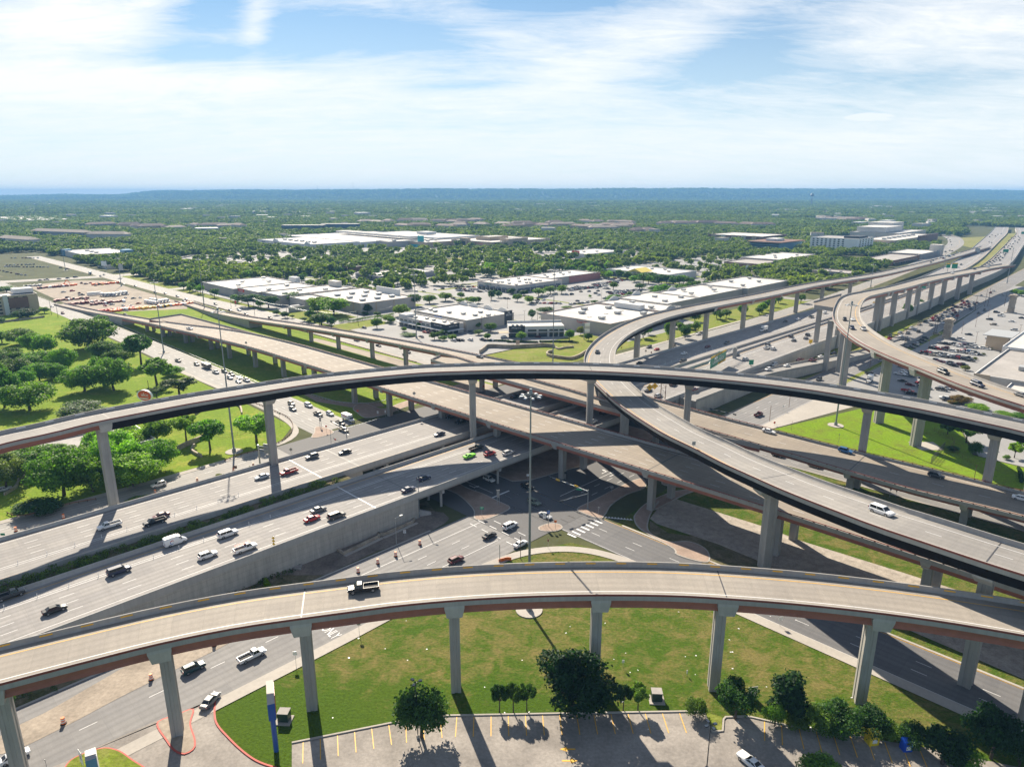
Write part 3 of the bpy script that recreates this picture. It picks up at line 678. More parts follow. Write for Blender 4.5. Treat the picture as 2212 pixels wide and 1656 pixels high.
flyover('flyover','highest middle flyover with dark steel girders and white reflectors sweeping across the whole junction','flyover',P2,'deck_grey',far_side=1,gmat='steel_dark',
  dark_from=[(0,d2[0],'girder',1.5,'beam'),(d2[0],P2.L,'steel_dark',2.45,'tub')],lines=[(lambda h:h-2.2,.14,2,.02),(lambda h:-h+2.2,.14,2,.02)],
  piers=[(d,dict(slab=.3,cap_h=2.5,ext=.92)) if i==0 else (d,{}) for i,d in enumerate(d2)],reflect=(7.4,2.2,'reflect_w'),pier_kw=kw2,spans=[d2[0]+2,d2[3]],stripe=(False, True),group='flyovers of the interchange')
# ---- flyover that swings round above the far highway and comes down to the right foreground
L3=[(2120,531,7.5),(2040,553.5,9),(1960,573,10),(1870,592,13),(1790,603.5,16.5),(1727,613.7,19.5),(1620,635.0,23.6),(1500,656.5,25.2),(1404.3,676.9,25.2),(1359.3,691.5,24.9),(1320.2,710.1,24.4),(1290.8,729.7,23.9),(1271.2,749.2,23.5),(1262.6,766.8,23.0),(1261.5,781.5,23.0),(1267,800,23.1),(1282,820.7,23.2),(1308.4,847,23.4),(1328,864.7,23.6),(1359.3,888.1,23.8),(1398.4,913.6,24.1),(1437.5,937,24.4),(1498.7,966.5,24.6),(1560,998,25.1),(1619.9,1025,25.9),(1689.7,1056,26.9),(1759.5,1084,27.9),(1829.3,1110.8,28.6),(1899,1137,29.2),(1968.8,1160.3,29.4),(2038.6,1183.6,29.5),(2108.4,1206.9,29.5),(2178.2,1229.2,29.5),(2300,1267,29.5),(2440,1310,29.5)]
Rr3=[(2125,538),(1960,583),(1860.7,603),(1791,616),(1726.9,627.5),(1619.9,649),(1504,674.5),(1457.1,684.7),(1418,696.4),(1378.8,710.1),(1351.5,725.8),(1335.8,743.4),(1330.9,759),(1331.9,781.5),(1357.3,820.6),(1378.8,841.2),(1398.4,856.8),(1427.7,876.4),(1476.7,903.8),(1535.3,935.1),(1594,962.5),(1629,979),(1754.8,1027.7),(1871,1067),(1982.8,1102),(2085,1134.7),(2211.7,1173),(2420,1233)]
P3=edge_path(L3,Rr3,wmin=12.9,wmax=14.4)
d3=[P3.near(*at(x,y,0)[:2]) for x,y in [(1820,634),(1742,652),(1673,671),(1600,690),(1540,710),(1484,737),(1420,758),(1350,790)]]
e3=[P3.near(*XY(u,w)) for u,w in [(212,176),(189,148),(166,64),(158,28)]]
flyover('flyover','two lane flyover curling round from the shops, one white car on it','flyover',P3,'deck_grey',far_side=-1,
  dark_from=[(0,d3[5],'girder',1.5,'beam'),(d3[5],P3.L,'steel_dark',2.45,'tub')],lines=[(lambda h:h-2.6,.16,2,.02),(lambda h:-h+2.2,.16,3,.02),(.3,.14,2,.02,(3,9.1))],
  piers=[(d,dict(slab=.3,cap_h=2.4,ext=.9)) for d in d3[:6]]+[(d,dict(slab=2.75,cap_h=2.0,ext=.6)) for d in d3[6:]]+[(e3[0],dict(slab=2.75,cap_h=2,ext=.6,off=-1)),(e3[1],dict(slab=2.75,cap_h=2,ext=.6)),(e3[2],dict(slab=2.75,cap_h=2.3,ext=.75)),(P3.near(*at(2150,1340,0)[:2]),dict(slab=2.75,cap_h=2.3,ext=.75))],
  pier_kw=dict(col=(2.3,2.7),cap=(3.3,2.8)),spans=[e3[2],d3[7],P3.near(*at(2150,1340,0)[:2])],stripe=(True, False),group='flyovers of the interchange')
# ---- right-hand flyover on tall piers
F4=[(2164,569,21),(2105.4,577.4,22.5),(2066.3,584.7,24),(1997.8,597,26),(1914,618,28.3),(1860,628.5,29.6),(1830,634.5,30.2),(1814,642,30.7),(1804.5,655.5,31.2),(1798.6,674.2,31.6),(1800.5,688,31.9),(1807.2,698.3,32),(1828.6,718.4,32),(1860.7,739.8,32),(1914.2,765.2,32),(1994.5,797.3,31.9),(2074.7,829.4,31.7),(2155,857,31.5),(2212,875,31.3),(2330,915,31),(2460,962,30.7)]
N4=[(2193.4,568.1),(2144.5,578.9),(2076,593.5),(1997.8,609.2),(1914,628.5),(1887.5,639.5),(1866,652),(1858,663),(1858,675),(1866,693),(1887.5,714.4),(1941,743.8),(2021,778.5),(2101.5,813.3),(2208.5,852.5),(2400,922)]
P4=edge_path(F4,N4,wmin=13.0,wmax=14.5)
d4=[P4.near(*at(*q2(*b))[:2]) for b in [(1790,160),(1680,200),(1585,240),(1500,280),(1405,325),(1310,360),(1200,415),(1085,475),(955,440)]]
e4=[P4.near(*XY(u,w)) for u,w in [(423,160),(386,138),(366,112),(312,84),(293,63),(272,18)]]
flyover('flyover','tallest-piered flyover with a tight hook above the busy parking lot','flyover',P4,'deck_warm',far_side=-1,
  lines=[(lambda h:h-2.2,.15,3,.02),(lambda h:-h+2.4,.18,2,.02)],piers=[(d,) for d in d4]+[(d,) for d in e4],
  pier_kw=dict(col=(2.4,3.4),cap=(3.6,2.9),cap_h=2.8,ext=.985),spans=[e4[4],e4[2],d4[7]],stripe=(True, False),group='flyovers of the interchange')
# ---------------------------------------------------------------- cross highway decks, main carriageways, ramps
def two_edge(rows,step=4.0):
 "rows of (w, u near, u far, level)"
 C_=[(*XY((a+b)/2,w),z) for w,a,b,z in rows];H=[(b-a)/2 for w,a,b,z in rows]
 return Path(C_,H,step)
def bent(root,p,d,offs,col=(1.9,2.0),cap_h=1.9,slab=.3,zb=0.0,cw=2.0,gd=1.45,ext=.97):
 a=p.heading(d);h=p.half(d);x,y,z=p.at(d);ca,sa=math.cos(a),math.sin(a)
 T= lambda al,ac,zz:(x+al*ca-ac*sa,y+al*sa+ac*ca,zz)
 zt=z-slab-.02;zc=zt-cap_h;mb=MB()
 e0,e1=h*ext,h*ext-.7
 V=[T(*q,zc) for q in [(-cw/2+.25,-e1),(cw/2-.25,-e1),(cw/2-.25,e1),(-cw/2+.25,e1)]]+[T(*q,zt) for q in [(-cw/2-.15,-e0),(cw/2+.15,-e0),(cw/2+.15,e0),(-cw/2-.15,e0)]]
 for k in range(4):mb.face([V[k],V[(k+1)%4],V[4+(k+1)%4],V[4+k]])
 mb.face(V[:4][::-1]);mb.face(V[4:]);cp=mb.build('bent_cap',[M('concrete_pale')],root)
 for o in offs:
  c=MB();A,B=col[0]/2,col[1]/2;g=.1
  out=[(-A,-B),(-A*.4,-B),(-A*.4,-B+g),(A*.4,-B+g),(A*.4,-B),(A,-B),(A,-B*.4),(A-g,-B*.4),(A-g,B*.4),(A,B*.4),(A,B),(A*.4,B),(A*.4,B-g),(-A*.4,B-g),(-A*.4,B),(-A,B),(-A,B*.4),(-A+g,B*.4),(-A+g,-B*.4),(-A,-B*.4)]
  c.prism([T(q[0],q[1]+o,0)[:2] for q in out],zb-.3,zc+.02,0);c.build('column',[M('concrete')],cp)
def rail(root,p,s,d0=0,d1=None,step=2.9):
 d1=p.L if d1 is None else d1;mb=MB()
 sweep(mb,p,[(lambda h:s*(h-.06),.98),(lambda h:s*(h-.24),.98),(lambda h:s*(h-.24),1.14),(lambda h:s*(h-.06),1.14)],0,d0,d1)
 d=d0+.5
 while d<d1:
  x,y,z=p.at(d,s*(p.half(d)-.15),.87);mb.box((x,y,z),(.35,.2,.36),p.heading(d),1);d+=step
 mb.build('railing',[M('maroon'),M('rust')],root)
def viaduct(name,label,p,bents,deck='deck_warm',lines=(),zw=5.0,walls=(),stubs=(),rails=(1,-1),joints=()):
 root=empty(name,(0,0,0),label,'viaduct');mb=MB()
 sheet(mb,p, lambda h:-h+.4, lambda h:h-.4,0,0)
 sweep(mb,p,[(lambda h:-h,-.30),(lambda h:h,-.30),(lambda h:h-.02,-.02),(lambda h:-h+.02,-.02)],1)
 for ln in lines:line(mb,p,*ln)
 for d in joints:sheet(mb,p, lambda h:-h+.46, lambda h:h-.46,.012,4,d-.15,d+.15)
 mb.build('deck',[M(deck),M('concrete'),M('white_paint'),M('yellow_paint'),M('dark')],root)
 for s in (1,-1):
  b=MB();parapet(b,p,s,h=.8 if s in rails else 1.07,stripe=False);b.build('parapet',[M('concrete')],root)
  if s in rails:rail(root,p,s)
 # solid ramp below the low end, beams over the rest
 ab=p.s[np.argmax(p.P[:,2]>zw)]
 wl=MB();sweep(wl,p,[(lambda h:-h+.12,-9),(lambda h:h-.12,-9),(lambda h:h-.12,-.3),(lambda h:-h+.12,-.3)],0,0,ab)
 wl.build('retaining_wall',[M('wall')],root)
 h=p.half(p.L/2);n=max(3,int(round(2*h/2.9)))
 for k in range(n):
  fr=(-h+1.2+k*(2*h-2.4)/(n-1))/h;g_=MB();wd=.85;gd=1.35
  sweep(g_,p,[(lambda hf:fr*hf-wd/2,-.3),(lambda hf:fr*hf-.2,-.6),(lambda hf:fr*hf-.2,-1.3),(lambda hf:fr*hf-wd/2,-.3-gd),(lambda hf:fr*hf+wd/2,-.3-gd),(lambda hf:fr*hf+.2,-1.3),(lambda hf:fr*hf+.2,-.6),(lambda hf:fr*hf+wd/2,-.3)][::-1],0,ab,p.L)
  g_.build('girder',[M('girder')],root)
 for d,offs in bents:bent(root,p,d,offs)
 return root
p5z=[(700,.3),(640,1.2),(565,5.2),(500,8.5),(440,10.8),(371,12.8),(250,13.8),(150,14.3),(60,14.6),(0,14.3),(-140,13.2)]
zi= lambda w,P:float(np.interp(w,[a for a,b in P[::-1]],[b for a,b in P[::-1]]))
r5n=[(715,138.5),(670,143.5),(623,148),(563,151.5),(500,153.2),(471,154.2),(440,155.8),(409,157.5),(363,159.5),(311,160.6),(246,161.6),(157,163),(64,165.6),(0,166.4),(-80,167.6),(-140,169)]
r5f=[(715,147),(670,152),(623,156.5),(563,160.5),(500,164.5),(471,169.5),(440,175.5),(409,179.5),(363,181.3),(311,182.6),(246,183.2),(157,185),(64,187),(0,188),(-80,189.5),(-140,191)]
P5=two_edge([(w,a,b,zi(w,p5z)) for (w,a),(_,b) in zip(r5n,r5f)])
def dw(p,u,w): return p.near(*XY(u,w))
B5=[dw(P5,172,w) for w in (528,502,467,436,404,371,340,308,273,245,208,178,142,106,69,33,-3,-45,-90)]
R5o=viaduct('viaduct','widest empty viaduct crossing the junction diagonally below the high flyovers',P5,[(d,(-5.6,6.4) if i>3 else (-1,3.4)) for i,d in enumerate(B5)],'deck_tan',
     [(-3.6*1.5+k*3.6,.14,2,.02,(3,9.1),240,P5.L) for k in range(4)]+[(lambda h:h-2.0,.14,2,.02),(lambda h:-h+1.6,.16,3,.02)],joints=[B5[13],B5[8],B5[17]],rails=(1,-1) if False else (-1,1))
# bare stub of the widening beside the ramp
def stub(root,poly,z0,deck='dirt_pale',mat='slope',th=1.6,gm='girder'):
 P=[p[:2] for p in poly];n=len(P);mb=MB()
 zs=[p[2] for p in poly]
 top_=[(x,y,z) for (x,y),z in zip(P,zs)]
 mb.face(top_ if ccw(P)==P else top_[::-1],0)
 for i in range(n):
  j=(i+1)%n;mb.face([(*P[i],zs[i]),(*P[j],zs[j]),(*P[j],zs[j]-.4),(*P[i],zs[i]-.4)],1);mb.face([(*P[i],zs[i]-.4),(*P[j],zs[j]-.4),(*P[j],zs[j]-th),(*P[i],zs[i]-th)],2)
 mb.face([(*p,z-th) for p,z in zip(P,zs)],2)
 return mb.build('unfinished_deck',[M(deck),M('concrete'),M(gm)],root)
def low_wall(root,pts,h=.95,w=.4,name='parapet',mat='concrete'):
 mb=MB();p=Path(pts,w/2,2.0,smooth=False);sweep(mb,p,[(-w/2,-.4),(w/2,-.4),(w*.3,h),(-w*.3,h)],0); return mb.build(name,[M(mat)],root)
zz= lambda u,w,P=p5z:(*XY(u,w),zi(w,P)-.03)
sp=[at(322,688.5,9.6),at(391,679.5,10.4),at(565,726,12.2)]
stub(R5o,[zz(164.2,503),(sp[0][0],sp[0][1],9.0),(sp[1][0],sp[1][1],10.2),(sp[2][0],sp[2][1],12.0),zz(179,411),zz(175,442),zz(169,472)],0,'slope')
low_wall(R5o,[(sp[0][0],sp[0][1],9.0),(sp[1][0],sp[1][1],10.2),(sp[2][0],sp[2][1],12.0),zz(181,395)])
p6z=[(700,0),(640,.3),(600,1.2),(518,4.2),(442,7.7),(414,9.2),(379,10.8),(345,12),(311,13),(250,14.2),(180,14.2),(110,11.8),(66,9.8),(37,9.3),(0,9),(-140,8.4)]
r6=r6
R6r=[(660,222,231),(600,217.5,227),(552,213.8,223.2),(508,213.2,223.4),(461,215.2,225.6),(412,217.6,227.6),(351,220.2,230),(302,222,232),(270,222.8,233),(225,218,235.6),(185,216.5,234.6),(150,216.5,233.6),(117,217,234.4),(99,217.6,236.3),(77,218.4,238.4),(51,218.6,241),(25,221,241.5),(-40,224,243),(-140,228,246)]
P6=two_edge([(w,a,b,zi(w,p6z)) for w,a,b in R6r])
B6=[(dw(P6,222,w),(-.5,)) for w in (442,414,379,345,311,278)]+[(dw(P6,226,w),(-4.5,4.5)) for w in (246,214,180,142,106,66,37,2,-40)]
R6o=viaduct('viaduct','narrower viaduct behind the widest one, with three cars heading to the lower right',P6,B6,'deck_tan',
     [(lambda h:h-2.0,.14,2,.02),(lambda h:-h+1.7,.16,3,.02),(0.2,.13,2,.02,(3,9.1),300,P6.L)],joints=[B6[11][0],B6[7][0]],zw=5.5)
hook=np.array([[*XY(u,w),zi(w,p6z)-.03] for w,u in ((272,219),(268,209.5),(213,208),(160,209),(118,213),(96,217.2),(120,217),(150,216.5),(185,216.5),(225,218),(262,222))])
stub(R6o,[tuple(q) for q in hook],0,'deck_tan' if False else 'slope')
low_wall(R6o,[tuple(q) for q in hook[:6]])
# oblique yellow joint lines on the second viaduct
# ---- main carriageways
def carriageway(label,rows,lanes,yellow_near,u_bridge,near_wall=True):
 p=two_edge_w(rows);root=empty('highway_carriageway',(0,0,0),label,'highway');mb=MB()
 sheet(mb,p, lambda h:-h+.4, lambda h:h-.4,0,0)
 sweep(mb,p,[(lambda h:-h,-.9),(lambda h:h,-.9),(lambda h:h-.02,-.02),(lambda h:-h+.02,-.02)],1)
 for ln in lanes:line(mb,p,*ln)
 ja,jb=p.near(*XY(u_bridge[0],rows[3][1])),p.near(*XY(u_bridge[1],rows[3][1]))
 sheet(mb,p, lambda h:-h+.5, lambda h:h-.5,.012,2,ja-14.2,ja-13.8)
 for d in (ja,jb):sheet(mb,p, lambda h:-h+.5, lambda h:h-.5,.012,4,d-.1,d+.1)
 mb.build('deck',[M('hwy'),M('concrete_pale'),M('white_paint'),M('yellow_paint'),M('dark')],root)
 for s in (1,-1):
  b=MB();parapet(b,p,s,h=1.05,stripe=False);b.build('parapet',[M('concrete_pale')],root)
 for d0,d1 in ((0,ja),(jb,p.L)):
  wl=MB();sweep(wl,p,[(lambda h:-h+.25,-12),(lambda h:h-.25,-12),(lambda h:h-.25,-.9),(lambda h:-h+.25,-.9)],0,d0,d1);wl.build('retaining_wall',[M('wall_panels')],root)
 n=6;h=p.half(ja)
 for k in range(n):
  o=-h+1+k*(2*h-2)/(n-1);g_=MB();sweep(g_,p,[(o-.45,-1.75),(o+.45,-1.75),(o+.3,-.9),(o-.3,-.9)],0,ja+.5,jb-.5);g_.build('girder',[M('concrete')],root)
 for ub in u_bridge[2]:
  d=p.near(*XY(ub,rows[3][1]));a=p.heading(d);hh_=p.half(d)
  c=MB();x,y,z=p.at(d);c.box((x,y,z-2.25),(1.0,2*hh_-.8,.95),a);cp=c.build('bent_cap',[M('concrete_pale')],root)
  for o in (-.86,-.3,.3,.86):
   c=MB();q=p.at(d,o*hh_);c.tube((q[0],q[1],-.3),(q[0],q[1],z-2.7),.42,.42,12);c.build('column',[M('concrete_pale')],cp)
 return root,p
def two_edge_w(rows):
 return Path([(*XY(u,(a+b)/2),z) for u,a,b,z in rows],[(b-a)/2 for u,a,b,z in rows],5.0)
def mat_panels():
 m,t,b,o=nodes('precast wall panels');g_=N(t,'ShaderNodeNewGeometry');mp=N(t,'ShaderNodeMapping');mp.inputs['Rotation'].default_value=(0,0,-math.pi/4)
 t.links.new(g_.outputs['Position'],mp.inputs[0]);s_=N(t,'ShaderNodeSeparateXYZ');t.links.new(mp.outputs[0],s_.inputs[0])
 cb_=N(t,'ShaderNodeCombineXYZ');t.links.new(s_.outputs[0],cb_.inputs[0]);t.links.new(s_.outputs[2],cb_.inputs[1])
 br=N(t,'ShaderNodeTexBrick');br.inputs['Scale'].default_value=1;br.inputs['Mortar Size'].default_value=.03;br.inputs['Brick Width'].default_value=3.0;br.inputs['Row Height'].default_value=1.5
 br.inputs['Color1'].default_value=(.44,.415,.375,1);br.inputs['Color2'].default_value=(.49,.465,.42,1);br.inputs['Mortar'].default_value=(.30,.28,.25,1);br.inputs['Mortar Smooth'].default_value=.3
 t.links.new(cb_.outputs[0],br.inputs[0]);st=noise(t,pos(t,(1.1,1.1,.1)),1.0,5,.65)
 t.links.new(mixc(t,1.0,br.outputs[0],ramp(t,st,[(.3,(.78,)*3),(.7,(1.08,)*3)]),'MULTIPLY'),b.inputs['Base Color']);b.inputs['Roughness'].default_value=.9
 return m
MATS['wall_panels']=mat_panels()
ub=(116,262,(127,152,190,234,251))
L9=(3.0,9.1)
SBo,PSB=carriageway('far carriageway of the main highway, behind the planted median',[(-170,185.5,210.7,7.5),(0,185.5,210.7,7.5),(200,185.5,210.7,7.6),(330,186,210.2,7.6),(480,185,209.5,7.4),(650,186,210,7.0),(800,190,213,6.5),(1000,204,229,6),(1160,222,247,5.5),(1300,241,268,5),(1620,286,316,5),(1970,335,368,5),(2300,390,420,6)],
        [(lambda h:-h+2.4,.15,3,.02),(-5.2,.16,2,.02),(-4.2,.16,2,.02),(-.7,.14,2,.02,L9),(2.9,.14,2,.02,L9),(6.5,.14,2,.02,L9),(lambda h:h-2.2,.15,2,.02)], True,ub)
NBo,PNB=carriageway('near carriageway of the main highway, with the green coupe on it',[(-170,155,178.5,7.5),(0,155,178.5,7.5),(200,155,178.5,7.6),(330,155.5,179,7.6),(480,156,180,7.4),(650,158,182,7.0),(800,164,187,6.5),(1010,170,196,6),(1155,184,211,5.5),(1426,219,246,5),(1700,254,282,5),(2000,295,322,5),(2300,345,375,6)],
        [(lambda h:h-1.9,.15,3,.02),(6.4,.16,2,.02),(5.5,.16,2,.02),(2.2,.14,2,.02,L9),(-1.4,.14,2,.02,L9),(-5.0,.14,2,.02,L9),(lambda h:-h+3.2,.16,2,.02)], False,ub)
mm=MB();mp_=two_edge_w([(-170,178.6,185.4,7.1),(60,178.6,185.4,7.1),(108,178.6,185.4,7.1)]);sheet(mm,mp_, lambda h:-h, lambda h:h,0,0);mm.build('median_soil',[M('weeds_ground')],kind='structure')
mm=MB();mp2=two_edge_w([(263,178.7,185.3,7.2),(330,179.1,185.8,7.3),(480,180.1,184.9,7.2),(650,182.1,185.9,6.8),(800,187.1,189.9,6.3)]);sheet(mm,mp2, lambda h:-h, lambda h:h,0,0);mm.build('median_paving',[M('hwy')],kind='structure')
mm=MB();mp3=two_edge_w([(800,187.1,189.9,5.6),(1000,195,204,5.2),(1155,211,221,4.6),(1426,246,258,4.2),(1700,282,297,4.2),(2000,322,339,4.2)]);sheet(mm,mp3, lambda h:-h, lambda h:h,0,0);mm.build('median_grass',[M('meadow')],kind='structure')
# ---- ramp on the right with the red pickups
PR=two_edge_w([(262,146.5,155,7.2),(300,147,155.5,6.6),(333,146.5,155,5.8),(357,143.5,152,5),(394,137.5,146.5,3.6),(430,133,142,2.0),(470,129,138,.7),(520,126,134,.15)])
rr=empty('ramp',(0,0,0),'sloping exit ramp with pale side walls below the tall straddle piers','ramp');mb=MB()
sheet(mb,PR, lambda h:-h+.4, lambda h:h-.4,0,0);sweep(mb,PR,[(lambda h:-h+.1,-9),(lambda h:h-.1,-9),(lambda h:h-.1,-.02),(lambda h:-h+.1,-.02)],1)
line(mb,PR, lambda h:h-1.0,.14,3,.02);line(mb,PR, lambda h:-h+1.2,.14,2,.02)
mb.build('deck',[M('asphalt_pale'),M('wall'),M('white_paint'),M('yellow_paint')],rr)
for s in (1,-1):
 b=MB();parapet(b,PR,s,h=.95,stripe=False);b.build('parapet',[M('concrete')],rr)
flat('ramp_grass',U([(345,155),(372,150.5),(420,143.5),(470,139),(600,148),(600,157),(345,154.8)]),'grass_mid',.05)
flat('ramp_grass',U([(335,143.5),(380,138.5),(420,131.5),(330,139.5)]),'grass_mid',.06)
# straddle frame with its stub of deck beside the tall flyover
r4o=[o for o in COL.objects if o.name.startswith('flyover') and 'hook' in o.get('label','')][0]
S4=[at(*q2(x,y),31.4) for x,y in [(515,222),(738,160),(690,232),(672,262),(520,240)]]
stub(r4o,S4,0,'deck_tan',th=2.4,gm='concrete')
low_wall(r4o,[S4[0],S4[1]],.9)
for (x,y,tp) in ((520,640,29.2),(690,590,26)):
 X,Y,_=at(*q2(x,y));c=MB();c.box((X,Y,tp/2-.1),(2.2,2.4,tp),math.pi/4);c.build('pier',[M('concrete')],r4o)
for lab,(x,y),tp in (('lone unfinished concrete pier standing beside the exit ramp',(605,775),27),):
 X,Y,_=at(*q2(x,y));c=MB();c.box((0,0,tp/2-.1),(2.2,2.4,tp),math.pi/4);c.box((0,0,tp+.7),(2.5,2.7,1.8),math.pi/4)
 o=c.build('bridge_pier',[M('concrete')]);o.location=(X,Y,0);tag(o,lab,'pier')
# ---------------------------------------------------------------- vehicles
def mat_paint():
 m,t,b,o=nodes('car paint');oi=N(t,'ShaderNodeObjectInfo');t.links.new(oi.outputs['Color'],b.inputs['Base Color'])
 b.inputs['Roughness'].default_value=.4;b.inputs['Metallic'].default_value=.0;b.inputs['Coat Weight'].default_value=.25;b.inputs['Coat Roughness'].default_value=.08
 return m
MATS.update(paint=mat_paint(),glass=mat_plain('tinted glass',(.012,.014,.017),.06),tyre=mat_plain('tyre rubber',(.014,)*3,.8),rim=mat_plain('alloy rim',(.45,)*3,.3,.8),
   lamp_w=mat_plain('headlamp lens',(.75,.77,.78),.15),lamp_r=mat_plain('tail lamp lens',(.35,.01,.01),.2),bed=mat_plain('truck bed liner',(.02,)*3,.8),trim=mat_plain('black trim',(.02,)*3,.55),
   box_white=mat_plain('white truck box',(.78,.78,.76),.4),box_grey=mat_plain('grey trailer skin',(.13,.12,.11),.45),chrome=mat_plain('chrome trim',(.6,)*3,.2,.9))
def hull(st):
 "stations: (x, half width, bottom, shoulder, top) from rear to front"
 mb=MB();rows=[]
 for x,w,zb,zs,zt in st:
  rows.append([(x,-w*.90,zb),(x,-w,zb+(zs-zb)*.35),(x,-w*.985,zs),(x,-w*.80,zt),(x,0,zt+.03),(x,w*.80,zt),(x,w*.985,zs),(x,w,zb+(zs-zb)*.35),(x,w*.90,zb)])
 for a,b in zip(rows,rows[1:]):
  for i in range(8):mb.face([a[i],b[i],b[i+1],a[i+1]],0)
  mb.face([a[8],b[8],b[0],a[0]],1)
 mb.face(rows[0],0);mb.face(rows[-1][::-1],0); return mb
def cabin(parts,xb0,xt0,xt1,xb1,wb,wt,z0,z1,rails=.0):
 "glass house between belt z0 and roof z1; roof skin, pillars and each pane"
 B=[(xb0,-wb),(xb1,-wb),(xb1,wb),(xb0,wb)];T=[(xt0,-wt),(xt1,-wt),(xt1,wt),(xt0,wt)]
 sk=MB()
 # painted roof and pillars as a shell, panes set in the openings
 zr=z1-.07
 Bp=[(*p,z0) for p in B];Rp=[(xt0+(xb0-xt0)*.06,-wt*1.01),(xt1+(xb1-xt1)*.06,-wt*1.01),(xt1+(xb1-xt1)*.06,wt*1.01),(xt0+(xb0-xt0)*.06,wt*1.01)]
 Rp=[(*p,zr) for p in Rp];Tp=[(xt0+.06,-wt*.9,z1),(xt1-.06,-wt*.9,z1),(xt1-.06,wt*.9,z1),(xt0+.06,wt*.9,z1)]
 for k in range(4):sk.face([Rp[k],Rp[(k+1)%4],Tp[(k+1)%4],Tp[k]],0);sk.face([Bp[k],Bp[(k+1)%4],Rp[(k+1)%4],Rp[k]],0)
 sk.face(Tp,0)
 def pane(k,fr,n=1):
  a,b,c,d=(np.array(Bp[k]),np.array(Bp[(k+1)%4]),np.array(Rp[(k+1)%4]),np.array(Rp[k]));nn=np.cross(b-a,d-a);nn=nn/np.linalg.norm(nn)*.012
  g=MB()
  for i in range(n):
   u0,u1=fr+(1-2*fr)*i/n+(.018 if i else 0),fr+(1-2*fr)*(i+1)/n-(.018 if i<n-1 else 0)
   q= lambda u,v:tuple((a*(1-u)+b*u)*(1-v)+(d*(1-u)+c*u)*v+nn)
   g.face([q(u0,.08),q(u1,.08),q(u1,.95),q(u0,.95)],0)
  return g
 parts+=[('side_window',pane(0,.06,2),['glass']),('windshield',pane(1,.06),['glass']),('side_window',pane(2,.06,2),['glass']),('rear_window',pane(3,.07),['glass'])]
 return sk
def join(a,b):
 i=len(a.v);a.v+=b.v;a.f+=[tuple(k+i for k in f) for f in b.f];a.m+=b.m;a.uv+=b.uv; return a
def wheels(parts,xs,y,r,w=.24):
 for x in xs:
  for s in (-1,1):
   g=MB();g.tube((x,s*(y-w),r),(x,s*y,r),r,r,14,0);g.tube((x,s*y,r),(x,s*(y+.012),r),r*.62,r*.55,10,1);parts.append(('wheel',g,['tyre','rim']))
def lamps(parts,xf,zf,xr,zr,y,wf=.42,hr=.16):
 for s in (-1,1):
  g=MB();g.box((xf,s*(y-wf/2),zf),(.10,wf,.15),-s*.25);parts.append(('headlight',g,['lamp_w']))
  g=MB();g.box((xr,s*(y-.13),zr),(.08,.26,hr));parts.append(('taillight',g,['lamp_r']))
KITS={}
def kit(name,parts):KITS[name]=[(n,mb.mesh(name+'_'+n,[M(k) for k in ms])) for n,mb,ms in parts]
# sedan
p=[];body=hull([(-2.38,.74,.42,.72,.92),(-2.25,.86,.30,.78,1.0),(-1.5,.91,.22,.80,1.02),(-.6,.92,.2,.80,.98),(.7,.92,.2,.80,.97),(1.4,.91,.22,.78,.93),(2.1,.86,.28,.68,.80),(2.38,.70,.38,.60,.68)])
p2=[];join(body,cabin(p2,-1.75,-1.0,.35,1.15,.80,.62,.96,1.44));p.append(('body',body,['paint','trim']));p+=p2;wheels(p,(-1.42,1.42),.93,.33);lamps(p,2.26,.68,-2.33,.82,.84);kit('sedan',p)
# coupe with long bonnet
p=[];body=hull([(-2.45,.80,.45,.78,.98),(-2.3,.92,.30,.82,1.06),(-1.5,.97,.22,.84,1.06),(-.6,.97,.2,.82,1.0),(.5,.96,.2,.80,.98),(1.4,.96,.22,.80,.96),(2.2,.93,.28,.74,.88),(2.45,.84,.36,.66,.80)])
p2=[];join(body,cabin(p2,-1.9,-1.05,-.15,.65,.82,.62,1.0,1.43));p.append(('body',body,['paint','trim']));p+=p2;wheels(p,(-1.45,1.5),.98,.35,.28);lamps(p,2.36,.72,-2.42,.86,.9);kit('coupe',p)
# suv
p=[];body=hull([(-2.32,.80,.45,.85,1.08),(-2.22,.92,.32,.90,1.12),(-1.4,.95,.26,.92,1.10),(-.4,.95,.25,.92,1.08),(.8,.95,.25,.92,1.07),(1.45,.94,.28,.90,1.05),(2.15,.90,.32,.80,.95),(2.36,.78,.42,.72,.82)])
p2=[];join(body,cabin(p2,-2.18,-1.88,.30,1.12,.86,.70,1.07,1.70));p.append(('body',body,['paint','trim']));p+=p2;wheels(p,(-1.38,1.42),.96,.37);lamps(p,2.26,.82,-2.29,.98,.86,hr=.26)
g=MB()
for s in (-1,1):g.tube((-1.7,s*.58,1.76),(.2,s*.58,1.76),.025,n=6);[g.tube((x,s*.58,1.68),(x,s*.58,1.76),.02,n=5) for x in (-1.7,.2)]
p.append(('roof_rail',g,['trim']));kit('suv',p)
# minivan / long suv
p=[];body=hull([(-2.65,.84,.45,.92,1.15),(-2.5,.98,.34,.96,1.18),(-1.5,1.0,.28,.98,1.16),(0,1.0,.27,.98,1.14),(1.3,1.0,.28,.96,1.12),(2.3,.97,.34,.88,1.04),(2.6,.86,.45,.78,.92)])
p2=[];join(body,cabin(p2,-2.5,-2.3,.7,1.4,.9,.74,1.12,1.86));p.append(('body',body,['paint','trim']));p+=p2;wheels(p,(-1.6,1.6),1.01,.40);lamps(p,2.5,.86,-2.62,1.05,.93,hr=.3);kit('big_suv',p)
